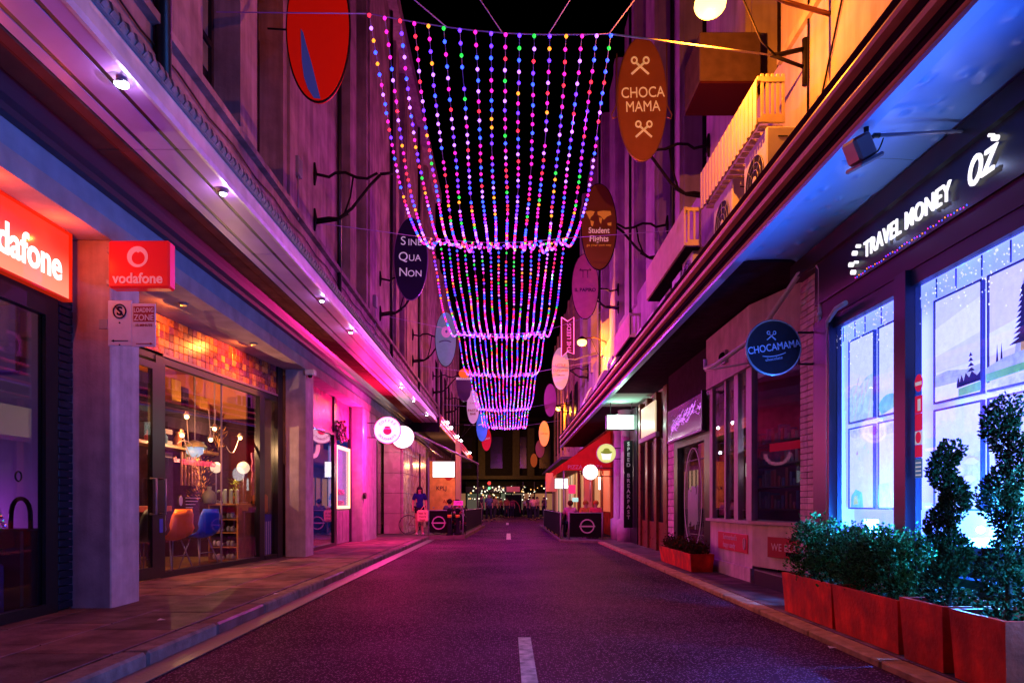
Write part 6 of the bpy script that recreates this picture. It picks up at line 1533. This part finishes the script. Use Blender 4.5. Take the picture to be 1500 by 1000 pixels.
e, rx, rz = oval(821, 540, 25, 62, 33.0, mat("cream sign face", (.72, .58, .48), .5, em=(1, .6, .4), es=.25), "cream oval little cupcakes sign beside the neon ribbon", 1, XR, (540, 552))
text("LITTLE", M_sred, e, (0, -.055, .15), .17); text("CUPCAKES", M_sred, e, (0, -.055, -.10), .15); text("melbourne", M_ink, e, (0, -.055, -.32), .09)
e, rx, rz = oval(806, 586, 18, 48, 41.0, mat("rose sign face", (.60, .25, .32), .5), "rose oval sign beside the third street lamp", 1, XR, (592, 604))
e, rx, rz = oval(797, 635, 15, 37, 49.0, mat("amber sign face", (.75, .42, .12), .5, em=(1, .45, .1), es=.2), "amber oval sign below the third street lamp", 1, XR, None); text("CAFE BAR", M_ink, e, (0, -.055, 0), .12)
e, rx, rz = oval(791, 657, 13, 26, 56.0, mat("brown pink sign face", (.45, .22, .18), .5), "small brownish oval sign below the amber one", 1, XR, None)
e, rx, rz = oval(782, 674, 10, 20, 62.0, mat("deep orange sign face", (.65, .15, .04), .5, em=(1, .2, .03), es=.2), "small deep orange oval sign, farthest on the right", 1, XR, None)
# neon ribbon banner
nb = empty("ribbon_sign", "vertical ribbon shaped sign outlined in pink neon before the second lamp", "sign", loc=(2.62, 30.0, 8.46))
pts = [(-.27, .90), (0, .72), (.27, .90), (.27, -.72), (0, -.60), (-.27, -.84)]
MB().prism([(p[0], p[1]) for p in pts], -.05, .05, 'y').build("board", mat("plum board", (.06, .01, .05), .5), nb)
MB().tube([(p[0], -.06, p[1]) for p in pts + pts[:1]], .02, 6, caps=False).build("neon_outline", glow("pink neon line", (1, .12, .5), 2.2), nb)
text("THE LEEDS", glow("violet glow dim", (.6, .1, .7), .9), nb, (.07, -.06, 0), .26, rot=(pi / 2, -pi / 2, 0))
MB().tube([(-.1, 0, -.9), (.3, 0, -.95), (1.25, 0, -.65)], .025, 6).build("bracket", M_alu, nb)
# left side
M_redov = mat("red oval face", (.72, .012, .006), .35, em=(1, .01, .0), es=.18)
e, rx, rz = oval(467, 44, 90, 212, 10.4, M_redov, "huge red oval sign with a blue flame at the top left", -1, XU, None, rim=M_iron)
m = MB(); bl_ = mat("flame blue", (.06, .09, .42), .4, em=(.1, .15, .7), es=.10)
m.prism([(-.26, -.02), (-.25, -.30), (-.24, -.53), (-.21, -.75), (-.15, -.93), (-.06, -1.07), (.04, -1.08), (.0, -.92), (-.04, -.76), (-.10, -.52), (-.17, -.28), (-.22, -.08)], -.056, -.052, 'y')
m.prism([(-.46, .0 + .55), (-.42, .50), (-.34, .58), (-.38, .63), (-.30, .70), (-.34, .85), (-.46, .9)], -.056, -.052, 'y')
m.build("flame", bl_, e, loc=(0, 0, 0))
MB().tube([(-rx, 0, .0), (-.78 * 1, 0, .02)], .014, 6).build("bracket", M_iron, e)
# empty bracket
def Lz(q, Y): return 1.2 + (737 - q) / 1000 * Y
e = empty("empty_bracket", "black scrolled iron bracket without a sign on the left wall", "bracket", loc=(XU, 13.35, Lz(300, 13.35)))
bracket(e, (XU, 13.35, Lz(300, 13.35)), XU, 13.35, Lz(255, 13.35), Lz(322, 13.35), -1)
MB().tube([(1.30, 0, Lz(255, 13.35) - Lz(300, 13.35)), (1.55, 0, .62)], .028, 6).build("arm_tip", M_iron, e)
M_nvy = mat("deep navy sign face", (.015, .010, .05), .4); M_wtx = mat("white sign print", (.78, .74, .85), .4, em=(.8, .75, 1), es=.25)
e, rx, rz = oval(602, 380, 48, 119, 20.2, M_nvy, "dark navy oval sine qua non sign", -1, XU, (408, 459), rim=mat("lilac rim", (.35, .2, .5), .3, metal=.5))
for i, (a_, b_) in enumerate((("S", "INE"), ("Q", "UA"), ("N", "ON"))):
    zz = .50 - .46 * i; wq = {0: .10, 1: .13, 2: .12}[i]
    text(a_, M_wtx, e, (-.22, -.055, zz + .02), .36, ext=.004); text(b_, M_wtx, e, (.12, -.055, zz - .02), .27, ext=.004)
e, rx, rz = oval(653, 497, 30, 79, 27.1, mat("pale teal sign face", (.24, .46, .52), .4, noise=.1, em=(.3, .6, .8), es=.12), "pale teal oval sign with a pink flower disc", -1, XU, (490, 528))
MB().prism(ell(0.02, .28, .19, .22, 24), -.058, -.052, 'y').build("pink_disc", mat("pink disc", (.75, .3, .65), .5, em=(1, .3, .8), es=.3), e); MB().prism(ell(0.03, .30, .05, .06, 12), -.062, -.059, 'y').build("disc_eye", mat("eye teal", (.2, .35, .5), .5), e)
MB().tube(arc((-.25, -.054, -.12), (.22, -.054, -.12), -.06), .022, 5).build("arc_mark", mat("grey blue print", (.12, .12, .25), .5), e)
# navy shield with orange disc
x, Y, z = (680 - 744) / 1000 * 34.4, 34.4, 1.2 + (737 - 565) / 1000 * 34.4
e = empty("shield_sign", "dark shield shaped sign topped by an orange disc on the left", "sign", loc=(x, Y, z))
MB().prism([(-.40, .30), (.40, .30), (.38, -.1), (.30, -.5), (.12, -.78), (-.12, -.78), (-.30, -.5), (-.38, -.1)], -.05, .05, 'y').build("board", mat("aubergine sign face", (.06, .035, .12), .4), e)
MB().prism([(-.40, .80), (.40, .80), (.40, .42), (-.40, .42)], .0, .05, 'y').build("top_board", mat("plum board", (.06, .01, .05), .5), e)
MB().box(-.4, .4, -.052, .0, .302, .42).build("name_band", M_wtx, e); text("GODDESS", M_ink, e, (0, -.06, .36), .13, ext=.001)
MB().prism(ell(0, .62, .27, .24, 24), -.058, -.001, 'y').build("orange_disc", mat("orange disc", (.85, .2, .02), .4, em=(1, .2, .02), es=.45), e)
bracket(e, (x, Y, z), XU, Y, Lz(550, Y), Lz(574, Y), -1)
e, rx, rz = oval(693, 596, 18, 49, 41.2, mat("pale mauve sign face", (.62, .5, .62), .5, em=(.9, .7, .9), es=.22), "pale mauve oval pasta bar sign", -1, XU, (583, 603))
text("PASTA", M_maroon, e, (0, -.055, -.22), .22, bold=.005); text("BAR", M_maroon, e, (0, -.055, -.42), .19, bold=.005); text("Ti Amo", M_maroon, e, (0, -.055, .22), .13)
e, rx, rz = oval(706, 625, 16, 42, 48.0, mat("bright blue sign face", (.03, .16, .60), .4, em=(.03, .2, 1), es=.3), "bright blue oval sign below the pasta bar sign", -1, XU, (622, 640)); MB().tube(arc((-.28, -.06, .1), (.28, -.06, .1), -.07), .03, 5).build("swoosh", M_wtx, e)
e, rx, rz = oval(712.5, 643, 14, 34, 55.0, mat("crimson sign face", (.62, .01, .02), .4, em=(1, .01, .02), es=.35), "crimson oval sign behind the blue oval", -1, XU, None); text("pasto", M_wtx, e, (0, -.055, .05), .26, rot=(pi / 2, -radians(15), 0))

# ---------------------------------------------------------------- net of coloured bulbs
wiresY = [8.4, 15.2, 23.4, 30.7, 42.0, 52.0]; sags = [.95, .80, .56, .62, .52]
HZ = 5.9
rr = random.Random(101)
def wire_pt(j, u):   # u 0..1 left to right
    Y = wiresY[j]; x = -1.71 + 2.98 * u; z = 1.2 + HZ - .10 * sin(pi * u) + (.12 if j == 0 else 0) * (1 - u) * 1.0 - (.13 * u if j == 0 else 0)
    return Vector((x, Y, z))
M_cab = mat("violet lead wire", (.35, .2, .5), .4, em=(.4, .06, 1), es=.07)  # faint emission stands for bulb light caught on the wire
weights = [0, 0, 1, 2, 2, 2, 3, 3, 3, 3, 3, 4, 4, 4, 5, 6, 6, 6]
for j in range(5):
    sec = empty("light_curtain", ("nearest and widest", "second", "third", "fourth", "last and smallest")[j] + " drape of coloured fairy lights over the road", "fairy lights", "drapes of fairy lights over the street")
    Lg = wiresY[j + 1] - wiresY[j]
    sp_ = (.135, .145, .165, .21, .25)[j]
    for k in range(17):
        u0 = k / 16; a = wire_pt(j, u0); b_ = wire_pt(j + 1, min(1, max(0, u0 + rr.uniform(-.015, .015))))
        s = sags[j] * rr.uniform(.93, 1.13); skew = rr.uniform(.0, .05)
        pts = []
        n = int(Lg * 1.06 / sp_)
        for i in range(n + 1):
            t = i / n; p = a.lerp(b_, t); p.z -= 4 * s * t * (1 - t) ** (1 - skew) * 1.0
            p.x += .012 * sin(i * .23 + k) + rr.uniform(-.004, .004); pts.append(p)
        # last bit gathers along the far wire: loops sideways to the next strand
        if k < 16:
            e_ = pts[-1]; nb_ = wire_pt(j + 1, (k + 1) / 16)
            pts.append(e_.lerp(nb_, .33) + Vector((0, -.04, -.07 - .05 * rr.random()))); pts.append(e_.lerp(nb_, .7) + Vector((0, -.04, -.05 - .06 * rr.random())))
        st = part("strand", sec)
        MB().tube([tuple(p) for p in pts], .004 if j < 2 else .005, 4).build("cable", M_cab, st)
        m = MB()
        for p in pts:
            if rr.random() < .035: continue
            m.ball((p.x, p.y, p.z - .02), (.0235, .024, .026, .029, .033)[j], 6, 4, mi=rr.choice(weights)) if j < 2 else m.octa((p.x, p.y, p.z - .02), (.022, .023, .026, .029, .033)[j], mi=rr.choice(weights))
        m.build("bulbs", BULB, st, kind="stuff")
    # purple glow of the bulbs themselves
    for (u, t) in ((.1, .15), (.9, .15), (.15, .5), (.85, .5), (.5, .5), (.2, .85), (.8, .85)):
        p = wire_pt(j, u).lerp(wire_pt(j + 1, u), t); z = p.z - 4 * sags[j] * t * (1 - t) - .05
        left = u < .5
        light("bulb_cluster_lamp", 'POINT', (p.x, p.y, z), (17 if left else 115) * ((.5 if left else .2) if j == 0 else 1) * Lg / 7, (1, .04, .42) if left else (.68, .045, 1), sec, .05)
# span wires
sw = empty("span_wires", "thin wires stretched between the two facades carrying the fairy lights", "wires")
def wire(p, q, r=.007, m_=None): MB().tube([p, q], r, 5).build("wire", m_ or M_cab, sw)
for j in range(6):
    Y = wiresY[j]; n = 16
    MB().tube([tuple(wire_pt(j, i / n)) for i in range(n + 1)], .007, 5).build("wire", M_cab, sw)
wire(tuple(wire_pt(0, 1)), (3.38, 8.75, 6.94), .012, mat("orange lit wire", (.6, .5, .45), .4))
wire(tuple(wire_pt(0, 0)), (-3.8, 8.9, 7.6)); wire(tuple(wire_pt(0, .32)), (-3.6, 8.3, 9.4)); wire(tuple(wire_pt(0, .55)), (-3.2, 9.5, 12.4), .006)
wire(tuple(wire_pt(0, .99)), (3.88, 11.5, 12.0)); wire(tuple(wire_pt(0, .74)), (3.88, 12, 14.5))
wire(tuple(wire_pt(1, 0)), (XU, 13.4, Lz(326, 13.4))); wire(tuple(wire_pt(1, 1)), (3.9, 14.2, 6.9)); wire(tuple(wire_pt(2, 0)), (XU, 20.2, Lz(461, 20.2))); wire(tuple(wire_pt(2, 1)), (3.9, 23.0, 7.9))
for j in (3, 4, 5): wire(tuple(wire_pt(j, 0)), (XU, wiresY[j] - 2, 7.0), .01); wire(tuple(wire_pt(j, 1)), (XR, wiresY[j] - 1, 7.4), .01)

# ================================================================ PEOPLE
def skin_mesh(name, verts, edges, radii, m_, parent, root=0, sub=1):
    me = bpy.data.meshes.new(name); me.from_pydata(verts, edges, []); me.materials.append(m_)
    o = link(me, name, parent)
    mo = o.modifiers.new("skin", 'SKIN'); mo.use_smooth_shade = True
    sl = me.skin_vertices[0].data
    for i, r in enumerate(radii):
        sl[i].radius = (r, r) if not isinstance(r, tuple) else r; sl[i].use_root = (i == root)
    if sub: ms = o.modifiers.new("sub", 'SUBSURF'); ms.levels = sub; ms.render_levels = sub
    return o
def person(label, loc, rz, top, bottom, hairc=(.03, .02, .02), skin=(.45, .25, .18), pose='stand', long_hair=False, bare_legs=False, h=1.68, sub=1, face=False, shoes=(.05, .04, .05), arms='down'):
    e = empty("person", label, "person", None, loc, rz); k = h / 1.68
    ms = mat("skin %s" % str(skin), skin, .5); 
    def V(*p): return tuple(c * k for c in p)
    sit = pose == 'sit'; walk = pose == 'walk'
    hip = .93 if not sit else .50
    dz = hip - .93
    J = {'pel': (0, 0, hip), 'bel': (0, 0, 1.08 + dz), 'ch': (0, .0, 1.28 + dz), 'nk': (0, 0, 1.43 + dz), 'n2': (0, -.01, 1.49 + dz), 'hd': (0, -.015, 1.565 + dz), 'ht': (0, -.01, 1.635 + dz)}
    for s, n_ in ((-1, 'l'), (1, 'r')):
        J['sh' + n_] = (s * .165, 0, 1.385 + dz)
        if arms == 'front': J['el' + n_] = (s * .24, -.06, 1.13 + dz); J['wr' + n_] = (s * .10, -.26, 1.05 + dz); J['hn' + n_] = (s * .05, -.31, 1.05 + dz)
        elif arms == 'table': J['el' + n_] = (s * .24, -.10, 1.12 + dz); J['wr' + n_] = (s * .13, -.33, 1.10 + dz); J['hn' + n_] = (s * .10, -.40, 1.10 + dz)
        elif arms == 'bag' and s > 0: J['el' + n_] = (s * .235, .03, 1.13 + dz); J['wr' + n_] = (s * .23, -.08, .90 + dz); J['hn' + n_] = (s * .22, -.12, .84 + dz)
        elif arms == 'face' and s < 0: J['el' + n_] = (s * .22, -.12, 1.18 + dz); J['wr' + n_] = (s * .10, -.17, 1.40 + dz); J['hn' + n_] = (s * .06, -.15, 1.46 + dz)
        else: J['el' + n_] = (s * .225, .03, 1.13 + dz); J['wr' + n_] = (s * .235, -.04, .89 + dz); J['hn' + n_] = (s * .23, -.06, .82 + dz)
        st = (.14 if s > 0 else -.16) if walk else 0
        J['hp' + n_] = (s * .09, 0, hip - .04)
        if sit: J['kn' + n_] = (s * .12, -.42, .50); J['an' + n_] = (s * .12, -.42, .09); J['ft' + n_] = (s * .13, -.55, .045)
        else: J['kn' + n_] = (s * .10, -.02 - st * .8, .50); J['an' + n_] = (s * .10, -st * 1.2, .09); J['ft' + n_] = (s * .115, -.13 - st * 1.2, .04)
    R = {'pel': .135, 'bel': .115, 'ch': .135, 'nk': .055, 'n2': .05, 'hd': .088, 'ht': .07, 'sh': .06, 'el': .040, 'wr': .027, 'hn': .03, 'hp': .085, 'kn': .055, 'an': .036, 'ft': .034}
    names = list(J); idx = {n_: i for i, n_ in enumerate(names)}
    E = [('pel', 'bel'), ('bel', 'ch'), ('ch', 'nk'), ('nk', 'n2'), ('n2', 'hd'), ('hd', 'ht')]
    for n_ in 'lr': E += [('ch', 'sh' + n_), ('sh' + n_, 'el' + n_), ('el' + n_, 'wr' + n_), ('wr' + n_, 'hn' + n_), ('pel', 'hp' + n_), ('hp' + n_, 'kn' + n_), ('kn' + n_, 'an' + n_), ('an' + n_, 'ft' + n_)]
    skin_mesh("body", [V(*J[n_]) for n_ in names], [(idx[a], idx[b_]) for a, b_ in E], [(R.get(n_) or R[n_[:2]]) * k for n_ in names], ms, e, 0, sub)
    def cloth(nm, keys, edges, col_, grow, lerps=()):
        P = {q: Vector(J[q]) for q in keys}
        for nn, a, b_, t in lerps: P[nn] = Vector(J[a]).lerp(Vector(J[b_]), t)
        ks = list(P); id2 = {q: i for i, q in enumerate(ks)}
        rad = [((R.get(q) or R.get(q[:2]) or .05) + grow) * k for q in ks]
        for nn, a, b_, t in lerps:
            ra = R.get(a) or R[a[:2]]; rb_ = R.get(b_) or R[b_[:2]]; rad[id2[nn]] = (ra + (rb_ - ra) * t + grow * 1.2) * k
        skin_mesh(nm, [V(*P[q]) for q in ks], [(id2[a], id2[b_]) for a, b_ in edges], rad, mat("cloth %s" % str(col_), col_, .8, noise=.2, nscale=20), e, 0, sub)
    cloth("top", ['bel', 'ch', 'shl', 'shr'], [('bel', 'ch'), ('ch', 'shl'), ('ch', 'shr'), ('shl', 'sl'), ('shr', 'sr'), ('bel', 'hem')], top, .018, (('sl', 'shl', 'ell', .75), ('sr', 'shr', 'elr', .75), ('hem', 'bel', 'pel', .6)))
    tt = .55 if bare_legs else None
    if bare_legs: cloth("shorts", ['pel', 'hpl', 'hpr'], [('pel', 'hpl'), ('pel', 'hpr'), ('hpl', 'tl'), ('hpr', 'tr')], bottom, .02, (('tl', 'hpl', 'knl', .5), ('tr', 'hpr', 'knr', .5)))
    else: cloth("trousers", ['pel', 'hpl', 'hpr', 'knl', 'knr'], [('pel', 'hpl'), ('pel', 'hpr'), ('hpl', 'knl'), ('hpr', 'knr'), ('knl', 'al'), ('knr', 'ar')], bottom, .016, (('al', 'knl', 'anl', .9), ('ar', 'knr', 'anr', .9)))
    hm = mat("hair %s" % str(hairc), hairc, .5)
    m = MB(); hz = J['hd'][2]
    m.ball(V(0, .015, hz + .03), tuple(c * k for c in (.098, .105, .095)), 14, 10)
    if long_hair:
        m.ball(V(0, .05, hz - .12), tuple(c * k for c in (.095, .06, .19)), 12, 8)
        for s in (-1, 1): m.ball(V(s * .082, -.02, hz - .10), tuple(c * k for c in (.032, .05, .17)), 10, 8)
    m.build("hair", hm, e)
    if face:
        m = MB(); 
        for s in (-1, 1): m.ball(V(s * .03, -.095, hz + .01), .010, 8, 5)
        m.build("eyes", M_ink, e)
        MB().ball(V(0, -.105, hz - .018), (.012, .018, .02), 8, 6).build("nose", ms, e); MB().ball(V(0, -.098, hz - .052), (.022, .008, .007), 8, 5).build("mouth", mat("lips", (.4, .08, .08), .5), e)
    for n_ in 'lr':
        f = J['ft' + n_]; a = J['an' + n_]
        MB().ball(V((f[0] + a[0]) / 2, (f[1] + a[1]) / 2 - .01, .04), tuple(c * k for c in (.05, .13, .045)), 10, 6).build("shoe", mat("shoe %s" % str(shoes), shoes, .6), e)
    return e
wx_, wy_ = -3.02, 23.35
w = person("young woman with long dark hair, blue jacket and dark shorts standing by the stone wall", (wx_, wy_, .12), radians(12), (.02, .025, .16), (.02, .015, .02), long_hair=True, bare_legs=True, h=1.66, face=True, sub=2, skin=(.55, .27, .2), arms='bag', shoes=(.65, .5, .45))
bg = empty("tote_bag", "pink tote bag with dark scribbled lettering held by the woman", "bag", loc=(wx_ + .14, wy_ - .30, .12 + .62))
MB().bbox(-.19, .19, -.05, .05, -.16, .24, .05).build("body", mat("pink canvas", (.85, .25, .30), .7, em=(1, .2, .25), es=.12), bg)
for s in (-1, 1): MB().tube([(.0 + .08 * s, -.05, .22), (.05 + .02 * s, 0, .36), (.05, .02, .38)], .01, 6).build("strap", MC["pink canvas"], bg)
for k, q in enumerate(("less is", "more", "bags")): text(q, M_maroon, bg, (0, -.056, .13 - .11 * k), .11, ext=.001, bold=.002)
# seated diners under the red awning
person("seated diner in a pink shirt seen from behind under the red awning", (2.12, 23.2, .05), pi, (.55, .18, .35), (.03, .03, .06), pose='sit', arms='table', hairc=(.10, .04, .02))
cafe_chair(2.12, 23.15, .06, radians(180), "chair under the diner in the pink shirt", "diners' chairs")
cafe_table(2.12, 23.9, .06, "small table in front of the diner in the pink shirt", "diners' tables")
person("diner in a red top facing the road behind the right ring logo screen", (2.95, 22.9, .05), radians(-15), (.6, .06, .10), (.03, .02, .05), pose='sit', arms='table', hairc=(.5, .12, .03))
cafe_chair(2.95, 22.95, .06, radians(-15) + pi, "chair under the diner in the red top", "diners' chairs")
person("diner in an orange top leaning beside the red one", (2.62, 22.95, .05), radians(15), (.6, .22, .05), (.03, .02, .05), pose='sit', arms='table', hairc=(.35, .12, .03))
cafe_chair(2.62, 23.0, .06, radians(15) + pi, "chair under the diner in the orange top", "diners' chairs")
cafe_table(2.78, 22.35, .06, "table between the red and orange dressed diners", "diners' tables")
# seated left cafe
for k, (x, y, rz_, c, lab) in enumerate(((-2.1, 24.6, pi, (.12, .1, .16), "diner in a dark jacket at the nearest left cafe table"), (-2.1, 27.9, 0, (.3, .25, .3), "diner in a grey top at the second left cafe table"), (-2.1, 28.8, pi, (.1, .08, .2), "diner in a navy top at the third left cafe table"))):
    person(lab, (x, y, .11), rz_, c, (.03, .03, .04), pose='sit', arms='table')
# people in the road at the far end
crowd = [(716, 46, 1.78, (.08, .10, .22), "man in a blue jacket walking on the left of the far crossing", 'walk', .4), (724, 50, 1.7, (.25, .16, .1), "pedestrian in brown just behind the man in blue", 'walk', 2.6),
         (742, 56, 1.7, (.35, .12, .08), "pedestrian in rusty red in the middle of the crossing", 'walk', 3.4), (750, 57, 1.6, (.3, .06, .1), "pedestrian in dark red beside the kiosk", 'stand', 3.1), (734, 60, 1.65, (.5, .25, .08), "pedestrian in an orange coat before the far shops", 'walk', 1.2),
         (776, 50, 1.72, (.06, .04, .05), "pedestrian in black on the right of the kiosk", 'walk', 3.0), (781, 48, 1.68, (.65, .35, .38), "pedestrian in a pale pink top right of the kiosk", 'walk', 3.3), (787, 52, 1.7, (.45, .3, .2), "pedestrian in tan near the right kerb of the crossing", 'stand', 2.2),
         (705, 44, 1.7, (.06, .05, .06), "dark clothed person at the end of the left cafe", 'stand', 1.8), (797, 55, 1.7, (.1, .06, .06), "dark clothed person at the far right kerb", 'stand', 4.0), (770, 61, 1.65, (.7, .6, .55), "distant pedestrian in a white top", 'walk', .5), (728, 63, 1.7, (.6, .5, .4), "distant pedestrian in cream on the left of the crossing", 'walk', 5.5)]
for (px, Y, h, c, lab, po, rz_) in crowd:
    person(lab, ((px - 744) / 1000 * Y, Y, .01), rz_, c, (.03, .03, .05), pose=po, h=h, sub=0, skin=(.5, .3, .2))
# ---------------------------------------------------------------- facade clutter
cb = empty("facade_cable", "sagging black cable clipped along the left wall above the canopy", "cable")
pts = []
for i in range(40):
    y = 3 + .8 * i; pts += [(XU + .03, y, 6.12 - (.06 if i % 2 else 0))]
MB().tube(pts, .012, 5).build("cable", M_black, cb)
for k, (y, z, lab) in enumerate(((12.2, 7.2, "small grey junction box on the left wall before the empty bracket"), (19.3, 6.9, "small grey junction box on the left wall past the empty bracket"))):
    j_ = empty("junction_box", lab, "junction box", loc=(XU + .05, y, z)); MB().bbox(-.045, .05, -.12, .12, -.16, .16, .01).build("case", M_alu, j_); MB().tube([(0, 0, -.16), (0, 0, -.95)], .014, 6).build("conduit", M_alu, j_)
for k, y in enumerate((15.15, 21.95, 28.75)):
    MB().tube([(XU + .06, y, 4.7), (XU + .06, y, 17)], .05, 8).build("downpipe", M_black, LB)
for k, y in enumerate((15.95, 21.4, 28.6)):
    MB().tube([(XR - .06, y, 4.2), (XR - .06, y, 17)], .05, 8).build("downpipe", M_black, RB)
# litter
for k, (x, y, lab) in enumerate(((-2.75, 8.1, "scrap of white paper on the kerb past the first pier"), (-2.52, 11.3, "scrap of white paper in the left gutter"), (2.66, 5.6, "scrap of white paper by the planters"), (-3.2, 6.3, "scrap of paper on the near left pavement"))):
    MB().add([(-.03, -.02, .004), (.03, -.025, .012), (.035, .02, .004), (-.025, .03, .015)], [(0, 1, 2), (0, 2, 3)]).build("paper_scrap", mat("litter paper", (.6, .55, .6), .7), None, label=lab, cat="litter", loc=(x, y, .122 if x < -2.65 else (.012 if x > -2.6 and x < 0 else .015)))

# ---------------------------------------------------------------- lettering to real meshes
dg = bpy.context.evaluated_depsgraph_get()
for o in [o for o in sc.objects if o.type == 'FONT']:
    me = bpy.data.meshes.new_from_object(o.evaluated_get(dg), depsgraph=dg)
    nm = o.name; cu = o.data
    n = bpy.data.objects.new("tmp", me); n.matrix_basis = o.matrix_basis.copy(); n.parent = o.parent
    for k in o.keys():
        if k in ('label', 'category', 'group', 'kind'): n[k] = o[k]
    col.objects.link(n); bpy.data.objects.remove(o); n.name = nm
